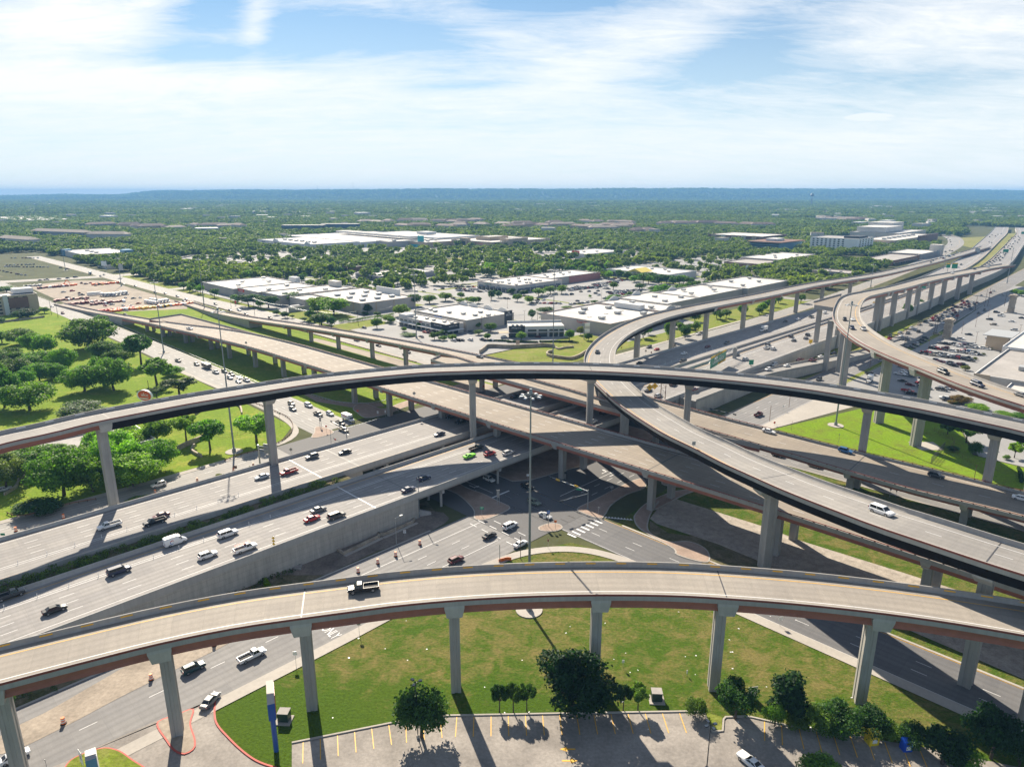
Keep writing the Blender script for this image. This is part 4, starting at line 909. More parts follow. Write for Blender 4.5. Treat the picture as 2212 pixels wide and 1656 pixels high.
# pickup
p=[];body=hull([(.0,.98,.42,1.0,1.16),(1.5,.98,.42,1.0,1.15),(2.1,.98,.42,.98,1.12),(2.75,.95,.45,.92,1.06),(2.95,.84,.5,.85,.96)])
bx=MB();bx.box((-1.4,0,.62),(3.0,1.9,.3),0,0);[bx.box((-1.4,s*.93,.96),(3.0,.12,.46),0,0) for s in (-1,1)];bx.box((-2.86,0,.96),(.1,1.76,.46),0,0);bx.box((-.02,0,.96),(.1,1.76,.40),0,0);bx.box((.75,0,.6),(1.6,1.7,.4),0,0)
join(body,bx);p2=[];join(body,cabin(p2,-.02,.18,1.15,1.75,.90,.72,1.14,1.86));p.append(('body',body,['paint','trim']));p+=p2
g=MB();g.box((-1.42,0,.79),(2.74,1.72,.05));p.append(('cargo_bed',g,['bed']));wheels(p,(-1.75,1.95),1.0,.40,.28);lamps(p,2.86,.88,-2.93,.96,.92,hr=.32);kit('pickup',p)
# cargo van
p=[];body=hull([(-2.75,.92,.45,1.5,2.3),(-2.6,1.0,.34,1.6,2.36),(0,1.0,.3,1.6,2.38),(1.2,1.0,.32,1.5,2.3),(1.75,.99,.34,1.1,1.55),(2.6,.95,.4,.92,1.08),(2.8,.84,.5,.8,.92)])
p.append(('body',body,['paint','trim']))
g=MB();g.face([(1.30,-.74,2.2),(1.74,-.8,1.56),(1.74,.8,1.56),(1.30,.74,2.2)][::-1]);g.v=[(x+.03,y,z+.03) for x,y,z in g.v];p.append(('windshield',g,['glass']))
for s in (-1,1):g=MB();g.face([(.75,s*.99,1.35),(1.6,s*1.003,1.3),(1.2,s*.90,2.0),(.75,s*.90,2.0)]);p.append(('side_window',g,['glass']))
wheels(p,(-1.6,1.85),1.01,.36);lamps(p,2.7,.85,-2.72,1.1,.92,hr=.4);kit('van',p)
def box_truck(L=5.2,H=2.4,boxm='box_white'):
 p=[];c=hull([(1.7,1.05,.55,1.4,2.2),(2.3,1.05,.55,1.4,2.2),(2.7,1.05,.55,1.2,1.5),(3.5,1.0,.55,1.1,1.35),(3.7,.9,.6,1.0,1.2)]);p.append(('body',c,['paint','trim']))
 g=MB();g.face([(2.32,-.86,2.12),(2.72,-.9,1.52),(2.72,.9,1.52),(2.32,.86,2.12)][::-1]);g.v=[(x+.03,y,z+.03) for x,y,z in g.v];p.append(('windshield',g,['glass']))
 for s in (-1,1):g=MB();g.face([(1.9,s*1.06,1.4),(2.5,s*1.06,1.4),(2.3,s*.95,2.0),(1.9,s*.95,2.0)]);p.append(('side_window',g,['glass']))
 g=MB();g.box((1.5-L/2,0,1.05+H/2),(L,2.4,H));g.box((1.5-L/2,0,.85),(L-.3,.9,.35),0,1);p.append(('cargo_box',g,[boxm,'trim']))
 wheels(p,(1.5-L*.78,2.9),1.15,.46,.3);lamps(p,3.62,1.05,1.5-L,.95,.95); return p
kit('box_truck',box_truck());kit('step_van',box_truck(5.4,2.0))
# cargo trailer
p=[];g=MB();g.box((0,0,1.75),(8.4,2.5,2.3),0,0,1);g.box((4.5,0,.6),(1.4,.3,.15),0,2);p.append(('cargo_box',g,['box_grey','box_white','trim']));wheels(p,(-.6,.4),1.2,.38);kit('trailer',p)
p=[];g=MB();g.box((0,0,.55),(4.2,2.0,.12))
for s in (-1,1):[g.tube((x,s*.95,.6),(x,s*.95,1.9),.03,n=5) for x in (-2,-1,0,1,2)];g.tube((-2,s*.95,1.9),(2,s*.95,1.9),.03,n=5);g.tube((-2,s*.95,1.25),(2,s*.95,1.25),.03,n=5)
p.append(('rack',g,['galv']));wheels(p,(0,),1.05,.33);kit('rack_trailer',p)
# small far versions: one mesh
def far_kit(name,L,w,h,belt,c0,c1,t0,t1):
 mb=MB();mb.box((0,0,.2+(belt-.2)/2),(L,w,belt-.2),0,0)
 B=[(c0,-w*.44),(c1,-w*.44),(c1,w*.44),(c0,w*.44)];T=[(t0,-w*.36),(t1,-w*.36),(t1,w*.36),(t0,w*.36)]
 for k in range(4):mb.face([(*B[k],belt),(*B[(k+1)%4],belt),(*T[(k+1)%4],h-.05),(*T[k],h-.05)],1)
 mb.face([(*q,h) for q in T],0)
 for x in (-L*.3,L*.3):mb.box((x,0,.28),(.62,w+.02,.56),0,2)
 KITS[name]=[(None,mb.mesh(name,[M('paint'),M('glass'),M('tyre')]))]
far_kit('far_sedan',4.6,1.8,1.45,.92,-1.7,1.1,-1.0,.3);far_kit('far_suv',4.6,1.88,1.72,1.05,-2.2,1.1,-1.9,.3);far_kit('far_pickup',5.7,1.95,1.85,1.05,-.2,1.6,0,1.0)
far_kit('far_van',5.4,2.0,2.3,1.2,-2.6,1.8,-2.5,1.1)
CLR=dict(white=(.80,.80,.79),black=(.012,.012,.014),grey=(.14,.145,.15),silver=(.50,.51,.52),red=(.42,.014,.018),darkred=(.13,.012,.02),maroon=(.10,.012,.018),blue=(.03,.14,.33),navy=(.012,.02,.06),green=(.22,.80,.015),tan=(.42,.36,.27),charcoal=(.045,.047,.05),teal=(.012,.05,.055),olive=(.17,.20,.15),orange=(.62,.16,.02),yellow=(.75,.45,.03))
KW=dict(sedan='car',coupe='car',suv='SUV',big_suv='SUV',pickup='pickup truck',van='van',box_truck='truck',step_van='truck',trailer='trailer',rack_trailer='trailer',far_sedan='car',far_suv='SUV',far_pickup='pickup truck',far_van='van')
NM=dict(sedan='car',coupe='car',suv='sport_utility',big_suv='sport_utility',pickup='pickup_truck',van='van',box_truck='box_truck',step_van='delivery_truck',trailer='cargo_trailer',rack_trailer='rack_trailer',far_sedan='car',far_suv='sport_utility',far_pickup='pickup_truck',far_van='van')
DIR=dict(E=math.pi/4,W=math.pi*5/4,N=math.pi*3/4,S=-math.pi/4)
def spawn(kind,color,loc,yaw,label,group=None,tilt=0.0,scale=1.0):
 parts=KITS[kind];c=(*CLR[color],1)
 if parts[0][0] is None:
  o=bpy.data.objects.new(NM[kind],parts[0][1]);COL.objects.link(o);o.color=c
 else:
  o=bpy.data.objects.new(NM[kind], None);COL.objects.link(o);o.empty_display_size=.5
  for n,me in parts:
   q=bpy.data.objects.new(n,me);COL.objects.link(q);q.parent=o;q.color=c
 o.location=loc;o.rotation_euler=(0,-tilt,yaw);o.scale=(scale,)*3
 return tag(o,label,KW[kind],group)
def car(fn,x,y,z,kind,color,head,label,group=None):
 if isinstance(z,Path):
  zz_=10.0;off=0
  for _ in range(12):
   X,Y,_q=at(*fn(x,y),zz_+.7);d=z.near(X,Y);zz_=float(np.interp(d,z.s,z.P[:,2]))
  d0=z.at(d);a=z.heading(d);yaw=a if head=='+' else a+math.pi
  g=(z.at(min(d+3,z.L))[2]-z.at(max(d-3,0))[2])/6; return spawn(kind,color,(X,Y,zz_+.03),yaw,label,group,math.atan(g)*(1 if head=='+' else -1))
 X,Y,_q=at(*fn(x,y),z+.7)
 return spawn(kind,color,(X,Y,z+.03),DIR[head] if isinstance(head,str) else head,label,group)
ZS,ZN,ZG=7.52,7.55,.09
TS,TN='traffic on the main highway','traffic on the main highway'
for a in [
 # far carriageway, towards the lower left
 (r1,693,948,ZS,'pickup','white','W','white pickup alone on the far carriageway, left of the two dark vehicles side by side'),
 (r1,978,925,ZS,'pickup','black','W','black pickup beside the dark red sedan on the far carriageway'),
 (r1,1015,886,ZS,'sedan','maroon','W','dark red sedan half hidden beyond the black pickup on the far carriageway'),
 (r1,1655,640,ZS,'sedan','silver','W','silver sedan just left of the red pickup on the far carriageway'),
 (r1,1826,610,ZS,'pickup','red','W','bright red pickup on the far carriageway before a pier shadow'),
 (r1,1972,513,ZS,'suv','grey','W','grey SUV near the outer parapet of the far carriageway'),
 (r2,125,484,ZS,'sedan','black','W','black sedan between the grey SUV and the viaduct shade'),
 (r2,723,370,ZS,'sedan','navy','W','navy sedan with bright tail reflection beside the tall pier between carriageways'),
 (r2,795,262,ZS,'suv','black','W','black SUV coming out from under the widest viaduct, far lane'),
 (r2,862,292,ZS,'pickup','black','W','black pickup in the shade under the widest viaduct'),
 (r2,1198,138,ZS,'suv','black','W','boxy black off-roader between the two viaducts'),
 # near carriageway, towards the upper right
 (r4,62,282,ZN,'pickup','charcoal','E','charcoal crew pickup at the left edge, nearest the planted median'),
 (r4,345,370,ZN,'sedan','black','E','black sedan in the outermost lane, last of the near carriageway'),
 (r4,752,128,ZN,'big_suv','navy','E','dark estate car close to the planted median, alone in its lane'),
 (r1,1107,1052,ZN,'van','white','E','white cargo van with a swirl emblem and a loaded roof rack'),
 (r1,1440,1000,ZN,'big_suv','white','E','white SUV ahead of the cargo van, next to the median'),
 (r1,1312,1135,ZN,'suv','white','E','white SUV with dark roof panels behind the ladder-rack pickup'),
 (r1,1550,1092,ZN,'pickup','white','E','white work pickup carrying red ladders on a rack'),
 (r1,1972,903,ZN,'sedan','red','E','bright red sedan on the near carriageway between grey cars'),
 (r1,2012,848,ZN,'sedan','grey','E','grey sedan just beyond the bright red sedan'),
 (r1,2127,888,ZN,'big_suv','charcoal','E','dark grey people carrier beside the outer parapet'),
 (r2,527,720,ZN,'sedan','navy','E','dark blue sedan near the tall sign pole at the bridge edge'),
 (r2,625,650,ZN,'suv','navy','E','dark SUV at the edge of the flyover shadow on the bridge'),
 (r2,913,508,ZN,'coupe','green','E','lime green muscle coupe on the near carriageway'),
 (r2,957,460,ZN,'pickup','black','E','long black crew pickup beyond the lime green coupe'),
 (r2,1042,495,ZN,'suv','red','E','boxy orange red hatchback ahead of the lime green coupe'),
 (r2,1158,490,ZN,'suv','silver','E','silver SUV about to pass under the widest viaduct'),
 (r2,1690,293,ZN,'suv','white','E','white SUV in a patch of sun between the two viaducts'),
 (r2,1765,236,ZN,'suv','black','E','black SUV in shade just ahead of the sunlit white SUV'),
 (r2,1850,235,ZN,'sedan','charcoal','E','dark car half hidden behind the curving dark-girder flyover'),
 # ground streets of the junction
 (r2,1037,656,ZG,'suv','white','S','white SUV emerging from under the highway bridge'),
 (r2,1278,704,ZG,'suv','black','S','black SUV waiting in the shade behind the tall mast'),
 (r2,1322,801,ZG,'suv','olive','S','grey green compact SUV crossing the junction behind the mast'),
 (r2,1393,885,ZG,'sedan','silver','S','silver sedan passing the small triangular island'),
 (r2,1170,950,ZG,'big_suv','white','E','white SUV waiting at the junction ahead of the black hatchback'),
 (r2,1040,1011,ZG,'sedan','black','E','black hatchback behind the white SUV at the junction'),
 (r2,1235,1063,ZG,'sedan','white','E','white sedan in the turning lane beside the mast'),
 (r2,828,1165,ZG,'suv','maroon','E','dark red SUV on the frontage road near the traffic barrels'),
 (r4,1222,740,ZG,'suv','teal','E','dark blue SUV on the frontage road between two barrels'),
 (r4,1590,664,ZG,'pickup','white','E','white pickup with an empty bed on the frontage road'),
 (r4,1328,945,.14,'sedan','grey',math.radians(78),'grey sedan leaving the driveway beside the red kerb'),
 (r4,85,1300,ZG,'sedan','white','E','white car half hidden behind the leftmost foreground pier'),
 (r1,1003,690,ZG,'suv','white','W','white SUV on the frontage road beside the park trees'),
 # flyovers and viaducts
 (r5,243,238,P1,'pickup','black','-','black pickup alone on the nearest flyover'),
 (r3,1373,803,P3,'big_suv','white','+','white SUV with a sunroof alone on the descending flyover'),
 (q1,248,428,P3,'sedan','charcoal','-','dark car driving round the curl of the flyover by the shops'),
 (r3,703,330,P6,'sedan','white','+','white sedan on the narrower viaduct, first of three'),
 (r3,1157,446,P6,'suv','blue','+','blue SUV on the narrower viaduct'),
 (r3,1693,592,P6,'suv','charcoal','+','dark grey SUV on the narrower viaduct beyond the blue one'),
 (r3,2200,726,P6,'sedan','white','+','white car at the right edge on the narrower viaduct'),
 (z8,265,830,P6,'sedan','grey','+','grey sedan on the narrower viaduct beside the bare deck stub'),
 (z6,1678,473,P5,'pickup','white','+','white pickup on the widest viaduct where the bare stub begins'),
 (z6,1110,350,P5,'suv','charcoal','+','dark SUV on the narrow ramp climbing to the widest viaduct'),
 (q2,1562,780,P4,'big_suv','black','+','long black SUV on the tall hooked flyover'),
 (q2,1837,880,P4,'big_suv','navy','+','dark blue SUV following the long black one on the hooked flyover'),
 (q2,2198,966,P4,'sedan','grey','+','grey car leaving the picture on the hooked flyover'),
 (q2,766,356,P4,'suv','black','+','black SUV in the tight bend of the hooked flyover'),
 (q2,830,356,P4,'sedan','white','+','white sedan in the tight bend of the hooked flyover'),
 (q2,825,425,P4,'suv','navy','+','dark blue SUV leaving the tight bend of the hooked flyover'),
 (q2,915,432,P4,'pickup','silver','+','silver pickup leaving the tight bend of the hooked flyover'),
 # street beyond the second viaduct
 (r3,585,417,ZG,'pickup','white','S','white pickup under the narrower viaduct, first on the street below'),
 (r3,757,470,ZG,'suv','charcoal','S','dark SUV on the street under the narrower viaduct'),
 (r3,975,533,ZG,'suv','tan','S','white and tan SUV beside the left-turn arrow under the narrower viaduct'),
 (r3,643,232,ZG,'pickup','darkred','E','dark red pickup waiting by the vivid green lawn'),
 (r3,1598,260,.18,'suv','white','S','white SUV on the paving behind the tall flyover piers'),
 # highway beyond
 (q1,1203,448,ZS,'sedan','white','W','white sedan on the far highway lanes before the curl'),
 (q1,1465,372,ZS,'sedan','darkred','W','dark red car on the far highway lanes before the curl'),
 (q1,1675,333,ZS,'suv','grey','W','grey car following the dark red one on the far lanes'),
 (q1,1193,536,ZS,'big_suv','black','W','large black SUV next to the delineator posts'),
 (q1,712,555,ZS,'sedan','black','W','dark car just behind the white-marked parapet under the curl'),
 (q1,2083,195,ZS,'box_truck','white','W','white box truck on the far highway lanes'),
 (q1,1785,462,ZN,'suv','grey','E','grey SUV right of the large green guide sign'),
 (q1,1885,512,ZN,'suv','silver','E','silver hatchback behind the exit arrow sign'),
 (q1,2120,388,ZN,'pickup','white','E','white pickup in the near highway lanes past the green sign'),
 (q1,2130,350,ZN,'suv','grey','E','grey SUV just beyond the white pickup in the near lanes'),
 (q1,2190,398,ZN,'suv','white','E','white SUV to the right of the white pickup in the near lanes'),
 (q1,1085,793,ZN,'suv','charcoal','E','dark SUV just under the highest flyover girder'),
 (q1,812,857,ZN,'sedan','black','E','black sedan behind the two yellow diamond signs'),
 (q1,1315,847,ZN,'suv','darkred','E','dark red SUV at the end of the highway bridge'),
 (q1,920,915,ZN,'suv','silver','E','silver SUV behind the sign gantry posts'),
 (q2,285,373,ZS,'sedan','charcoal','W','dark car ahead of the pair of cars on the far lanes'),
 (q2,388,355,ZS,'sedan','white','W','white car between the dark car and the black pickup, far lanes'),
 (q2,495,335,ZS,'pickup','charcoal','W','dark pickup on the far lanes left of the straddle frame'),
 (q2,604,301,ZS,'suv','white','W','white SUV beyond the straddle frame on the far lanes'),
 (q2,332,493,ZN,'suv','charcoal','E','dark pickup-like SUV in the near lanes, leader of four'),
 (q2,355,524,ZN,'sedan','grey','E','grey car behind the leader in the near lanes'),
 (q2,452,507,ZN,'sedan','grey','E','grey sedan left of the first straddle pier'),
 (q2,467,480,ZN,'suv','charcoal','E','dark SUV touching the first straddle pier'),
 (q2,405,683,PR,'pickup','darkred','-','dark red pickup on the exit ramp, left one of two'),
 (q2,505,686,PR,'pickup','darkred','-','dark red pickup on the exit ramp, right one of two'),
 (q2,570,656,PR,'sedan','white','-','white car on the exit ramp behind the red pickups'),
 (q2,673,632,PR,'suv','navy','-','dark blue car highest on the exit ramp'),
 (q2,195,722,PR,'big_suv','white','-','white SUV on the exit ramp ahead of a white sedan'),
 (q2,297,728,PR,'sedan','white','-','white sedan between the white SUV and the red pickups'),
 (q2,147,760,PR,'suv','white','-','white SUV lowest on the exit ramp'),
 (q2,558,838,ZG,'suv','black','W','black SUV on the frontage road behind the white-marked parapet'),
 (q2,968,850,.1,'box_truck','white',-2.2,'white box truck parked by the feet of the tall piers'),
 (q2,1075,690,.1,'big_suv','silver','S','silver SUV parked under the middle of the hooked flyover'),
 (q2,975,795,.1,'pickup','charcoal','S','dark pickup parked behind the white box truck'),
 (q1,818,378,ZG,'suv','charcoal','W','dark SUV on the street inside the curl'),
 (q1,903,403,ZG,'sedan','red','W','bright red car beside a pier inside the curl'),
 (q1,1080,356,ZG,'suv','black','W','black SUV between two piers inside the curl'),
 (q1,1362,236,ZG,'suv','white','W','white SUV on the street by the lawn inside the curl'),
 # street on the left
 (z6,460,276,ZG,'sedan','white','S','white car beside the hotel on the left street'),
 (z6,555,336,ZG,'suv','darkred','S','dark red car beside the wooden poles on the left street'),
 (z6,1575,755,ZG,'pickup','charcoal','S','dark pickup leading past the sidewalk gap on the left street'),
 (z6,1740,787,ZG,'suv','tan','S','pale SUV in front of the long grey trailer'),
 (z6,1828,812,ZG,'trailer','grey','S','long grey enclosed trailer with a white roof'),
 (z6,1908,857,ZG,'pickup','silver','S','silver pickup pulling the long grey trailer'),
 (z6,1985,850,ZG,'suv','black','S','black SUV beside the high mast on the left street'),
 (z6,2050,877,ZG,'suv','charcoal','S','dark off-roader right of the high mast on the left street'),
 (z6,2035,906,ZG,'suv','silver','S','silver SUV in the queue just behind the high mast'),
 (z6,2108,938,ZG,'sedan','silver','S','silver car in the queue beside the rack trailer'),
 (z6,2180,926,ZG,'pickup','white','S','white pickup towing a rack trailer'),
 (z6,2118,900,ZG,'rack_trailer','grey','S','open rack trailer behind the white pickup'),
 (r1,1842,179,ZG,'suv','tan','S','pale SUV just below the highest flyover on the left street'),
 (r1,1950,190,ZG,'big_suv','white','S','white estate car in the queue nearest the round lawn corner'),
 (r1,1850,213,ZG,'suv','grey','S','grey SUV behind the pickup in the queue at the corner'),
 (r1,2010,246,ZG,'pickup','charcoal','S','dark pickup beside the twin signs in the queue'),
 (r1,2086,243,ZG,'suv','white','S','white SUV ahead of the dark pickup in the queue'),
 (r2,148,280,ZG,'step_van','white','S','white delivery truck stopped at the line'),
 (r2,97,303,ZG,'pickup','charcoal','S','dark pickup beside the white delivery truck'),
 (r2,117,345,ZG,'pickup','tan','S','pale pickup under the signal mast arm'),
 (z7,1165,683,ZG,'van','white','S','white van on the street behind the narrow ramp piers'),
 (z7,1615,790,ZG,'big_suv','charcoal','S','dark SUV of the close pair on the street below the shops'),
 (z7,1596,814,ZG,'sedan','black','S','black car of the close pair on the street below the shops'),
 (z7,1358,732,ZG,'sedan','black','S','black car half hidden by a ramp pier below the shops'),
 (z7,45,420,ZG,'sedan','navy','S','dark car second of four on the street by the lawn trees'),
 (z7,127,420,ZG,'suv','white','S','white SUV on the street by the lawn trees'),
 (z7,188,457,ZG,'suv','navy','S','dark SUV following the white one by the lawn trees'),
 (z7,400,488,ZG,'suv','black','S','black SUV on the street above the concrete slope'),
 # lower right lot
 (r6,595,1245,.1,'coupe','white',math.radians(122),'white car with black roof in the near parking lot'),
 (r6,1815,1245,.1,'sedan','black',math.radians(140),'dark car partly under the trees at the lot edge'),
 (r1,22,718,ZG,'sedan','silver','E','silver car parked at the left edge below the shady trees'),
]:car(*a,group=None)
# extras that ride on single vehicles
def extra(label_bit,fn_):
 o=[q for q in COL.objects if label_bit in q.get('label','')][0];fn_(o)
def ladders(o):
 mb=MB()
 for y in (-.5,-.25,.15,.4):mb.box((-.6,y,2.12),(4.0,.05,.08),0,1)
 for k in range(13):mb.box((-2.5+k*.32,0,2.12),(.05,.95,.05),0,1)
 for x in (-2.2,.1,1.0):
  for s in (-.85,.85):mb.tube((x,s,1.1),(x,s*.9,2.05),.03,n=6)
  mb.tube((x,-.8,2.05),(x,.8,2.05),.03,n=6)
 mb.build('ladder_rack',[M('galv'),M('sign_red')],o)
extra('red ladders',ladders)
def vanload(o):
 mb=MB()
 for x in (-1.9,-.8,.3):mb.tube((x,-.85,2.5),(x,.85,2.5),.03,n=6)
 for y in (-.5,.1,.5):mb.box((-.9,y,2.55),(3.0,.12,.07),0,0)
 mb.build('roof_rack',[M('galv')],o)
 e=MB()
 for s in (-1,1):
  for k in range(9):
   a=k/8*4.2+.6;b=(k+1)/8*4.2+.6
   q= lambda t_,r_:(-1.0+r_*math.cos(t_)*.55,s*1.008,1.25+r_*math.sin(t_)*.55)
   e.face([q(a,.7),q(b,.7),q(b,1.0),q(a,1.0)],0 if k<4 else 1)
 e.build('emblem',[M('sign_red'),M('sign_blue')],o)
extra('swirl emblem',vanload)
def delivery(o):
 mb=MB()
 for s in (-1,1):mb.box((-1.0,s*1.205,2.3),(3.2,.01,.35))
 mb.build('side_stripe',[M('sign_red')],o)
extra('white delivery truck',delivery)
# ---- parked and distant cars
PK=random.Random(11)
def pickc(r): return r.choices(['white','silver','grey','charcoal','black','navy','red','darkred','blue','tan'],[24,13,13,14,15,6,4,3,3,3])[0]
def pickk(r,far=True): return r.choices(['sedan','suv','pickup'],[4,5,2])[0]
WORD=dict(white='white',silver='silver',grey='grey',charcoal='dark grey',black='black',navy='dark blue',red='red',darkred='dark red',blue='blue',tan='tan',teal='dark')
def park(fn,pts,z,heads,where,group,big=False,colors=None):
 for (x,y) in pts:
  k=pickk(PK);c=PK.choice(colors) if colors else pickc(PK);h=PK.choice(heads)
  X,Y,_=at(*fn(x,y),z+.5)
  w={'sedan':'car','suv':'SUV','pickup':'pickup'}[k]
  spawn((k if big else 'far_'+k),c,(X,Y,z),(DIR[h] if isinstance(h,str) else h)+PK.uniform(-.04,.04),f'{WORD.get(c, c)} {w} {where}',group)
park(f7,[(1450,168),(1515,173),(1578,180),(1633,187),(1475,190),(1530,205),(1335,222),(1365,240),(1440,212),(1490,218),(1600,205),(1535,235),(1390,240),(1440,245),(1325,262),(1480,262),(1560,262),(1275,278),(1345,288),(1420,292),(1240,305),(1300,315),(1370,312),(1195,325),(1245,342),(1335,333),(1390,350),(1285,357),(1200,355),(1125,352),(1085,380),(1165,375),(1210,385),(1265,372),(1040,403),(1100,405),(1160,412),(995,418),(1215,435)],.1,['W'],'in the packed queue on the frontage road below the tall piers','queue on the right frontage road',colors=['charcoal','darkred','white','black','silver','grey','navy','red','darkred'])
park(f7,[(918,455),(1065,463),(825,497),(870,520),(910,545),(680,555),(778,563),(555,600),(688,598),(545,638),(705,640),(770,652)],.1,['W'],'in the loose front of the queue on the right frontage road','front of the queue on the right',big=True)
park(f7,[(1685,100),(1800,65),(1835,42),(1950,95)],.1,['W'],'approaching the queue far up the right frontage road','cars far up the right frontage road')
lotw='parked in the full rows of the right-hand lot'
park(f7,[(1190,687),(1260,697),(1335,695),(1385,715),(1430,727),(1455,708),(1500,727),(1555,737),(1630,740),(1695,745),(1755,755),(1530,705),(1590,716)],.1,['S','N'],'in the farthest full row of the right-hand lot','parked cars, right-hand lot')
park(f7,[(1085,750),(1115,728),(1155,757),(1215,765),(1245,745),(1280,775),(1335,785),(1405,790),(1470,800),(1530,810),(1585,820),(1650,825),(1490,783),(1550,792),(1610,803)],.1,['S','N'],'in the second full row of the right-hand lot','parked cars, right-hand lot')
park(f7,[(975,812),(1000,800),(1030,825),(1060,800),(1090,835),(1150,840),(1120,815),(1190,820),(1215,852),(1250,825),(1280,858),(1315,840),(1350,870),(1380,850),(1415,875),(1480,885),(1545,900),(1510,868)],.1,['S','N'],'in the third full row of the right-hand lot','parked cars, right-hand lot',big=True)
park(f7,[(1135,900),(1190,915),(1250,920),(1285,950),(1320,935),(1355,965),(1390,950),(1470,955)],.1,['S','N'],'in the row just beyond the hooked flyover, right-hand lot','parked cars, right-hand lot',big=True)
park(f7,[(700,970),(757,985),(680,1068),(725,1045),(790,1050),(855,1062),(808,1093),(915,1085),(955,1115),(710,1150),(810,1198),(928,1178),(950,1225),(1020,1240),(775,1275),(812,1308),(990,1328),(1195,1260),(1230,1240),(1300,1250),(1230,1365),(1275,1390)],.1,['S','N'],'parked in the shaded lot under the hooked flyover','parked cars under the hooked flyover',big=True)
park(f7,[(1130,570),(1655,316),(1728,280),(1000,625),(970,655),(930,675),(890,700),(870,715),(835,740),(800,735)],.1,['W','S'],'parked along the verge between lot and queue','cars along the right verge')
park(f7,[(1430,632),(1345,640),(1530,578),(1795,630),(1930,625),(1788,392),(1835,455),(2060,417),(2090,522),(1875,305),(1925,350),(1945,335),(1830,700),(1915,690),(1975,697),(2020,712),(2190,375)],.1,['S','N','E'],'scattered in the open far part of the right-hand lot','scattered cars, right-hand lot')
def seg(x0,y0,x1,y1,n,keep=.86):
 return [(x0+(x1-x0)*(i+PK.uniform(-.15,.15))/max(1,n-1),y0+(y1-y0)*i/max(1,n-1)+PK.uniform(-1,1)) for i in range(n) if PK.random()<keep]
mall='parked in the big lot among the white-roofed stores'
for sg in [(1040,232,1300,212,22),(1120,215,1400,232,20),(1060,246,1380,206,20),(1400,262,1740,238,20),(1420,275,1700,252,14),(1370,318,1560,270,10),(1270,195,1570,150,18),(1300,204,1480,178,9),(1410,148,1490,138,4)]:
 park(z8,seg(*sg),.08,['S','N'],'in the crowded rows before the long L-shaped store','parked cars before the long store')
for sg in [(0,215,300,215,14),(70,248,290,258,13),(60,234,240,240,9),(300,252,430,250,6),(0,300,60,330,3),(440,318,520,318,4)]:
 park(z8,seg(*sg),.08,['S','N'],'in the lot left of the tall central mast','parked cars left of the mast')
for sg in [(780,290,895,297,5),(730,356,1010,362,9),(630,338,830,330,4),(1030,372,1210,352,6),(940,278,1075,280,4),(1165,256,1300,250,3),(1290,272,1320,286,2),(1128,338,1130,339,1),(1215,350,1216,350,1)]:
 park(z8,seg(*sg,.95),.08,['E','W'],'in the near part of the central lot behind the round-fronted store','parked cars, central lot')
park(z8,[(30,688),(68,686),(105,686),(180,684),(292,684),(368,686),(190,612)],.08,['N'],'in the hedge-side row before the small glass-fronted shops','cars by the hedge',big=True)
park(z8,[(478,656),(778,656),(1025,562),(1075,570),(1110,575),(1240,600),(1270,601)],.08,['N'],'beside the white building with the dark corner','cars beside the dark-cornered building',big=True)
park(z7,[(1230,575),(1665,635),(1735,655),(1770,615),(1805,620),(2180,612)],.08,['N','S'],'in the small lot before the dark-fronted shop','cars before the dark-fronted shop',big=True)
park(f2,[(1640,948),(1720,905),(1450,935),(1490,935),(1600,950),(1690,985),(1760,985),(1860,968),(1925,960),(1340,945),(1385,935),(1345,880),(1130,775),(1000,835),(820,815),(690,815),(650,790),(540,840)],.06,['S','N','E'],'in the lot behind the stepped white-roofed stores','cars behind the stepped stores')
yard_c=['white','white','red','orange','darkred','grey','yellow','silver']
park(f1,[(720,912),(760,918),(800,910),(845,930),(905,925),(950,920),(640,980),(700,1000),(720,1015),(560,990),(600,1040),(650,1050),(740,1080),(800,1085),(850,1065),(760,1060),(1110,1040),(1180,1045),(1240,1040),(1090,1110),(1160,1115),(1225,1090),(930,1110),(990,1100)],.08,['S','N','E'],'among the machines in the equipment yard','vehicles of the equipment yard',colors=yard_c)
for i,(x,y) in enumerate([(1300,1080),(1330,1085),(1360,1090),(1390,1095),(1420,1080),(1450,1075),(1480,1070),(1345,1065),(1380,1070)]):
 X,Y,_=at(*f1(x,y),1);spawn('box_truck','white',(X,Y,.08),DIR['S']+.1,'white service truck in the parked ranks at the near end of the yard','yard service trucks',scale=.9)
for i,(x,y) in enumerate([(910,1020),(940,1022),(975,1020),(1010,1020),(1045,1015),(1080,1008),(1115,1005)]):
 X,Y,_=at(*f1(x,y),1);spawn('box_truck','silver',(X,Y,.08),DIR['S']+.2,'pale mixer truck in the rank at the middle of the yard','yard mixer trucks')
far_n='in the dense distant traffic on the near carriageway'
park(f6,[(1270,1010),(1330,985),(1385,958),(1440,930),(1420,985),(1490,960),(1535,920),(1500,895),(1580,885),(1540,860),(1630,845),(1660,890),(1565,830),(1605,790),(1640,755),(1670,805),(1720,835),(1765,775),(1675,718),(1735,732),(1785,745),(1820,712),(1885,640),(1755,608),(1830,605),(1800,550),(1855,570),(1925,590),(1855,465),(1885,435),(1890,535),(1950,525),(1910,390),(1965,410),(2000,375),(2065,365),(1990,470),(2050,495),(2080,440),(2100,400)],5.6,['E'],far_n,'distant highway traffic',colors=['black','charcoal','grey','navy','black','silver'])
park(f6,[(1300,685),(1245,725),(740,1050),(800,985),(1420,487),(1475,500),(1435,370),(1560,357),(1615,318),(1690,300),(1485,330)],5.8,['W'],'among the distant traffic on the far carriageway','distant traffic, far carriageway')
park(f6,[(455,700),(550,675),(605,685),(590,545),(570,485),(555,445),(515,390),(485,420),(460,350),(450,250),(470,320)],.1,['W'],'far up the frontage road beside the highway','cars on the far frontage road')
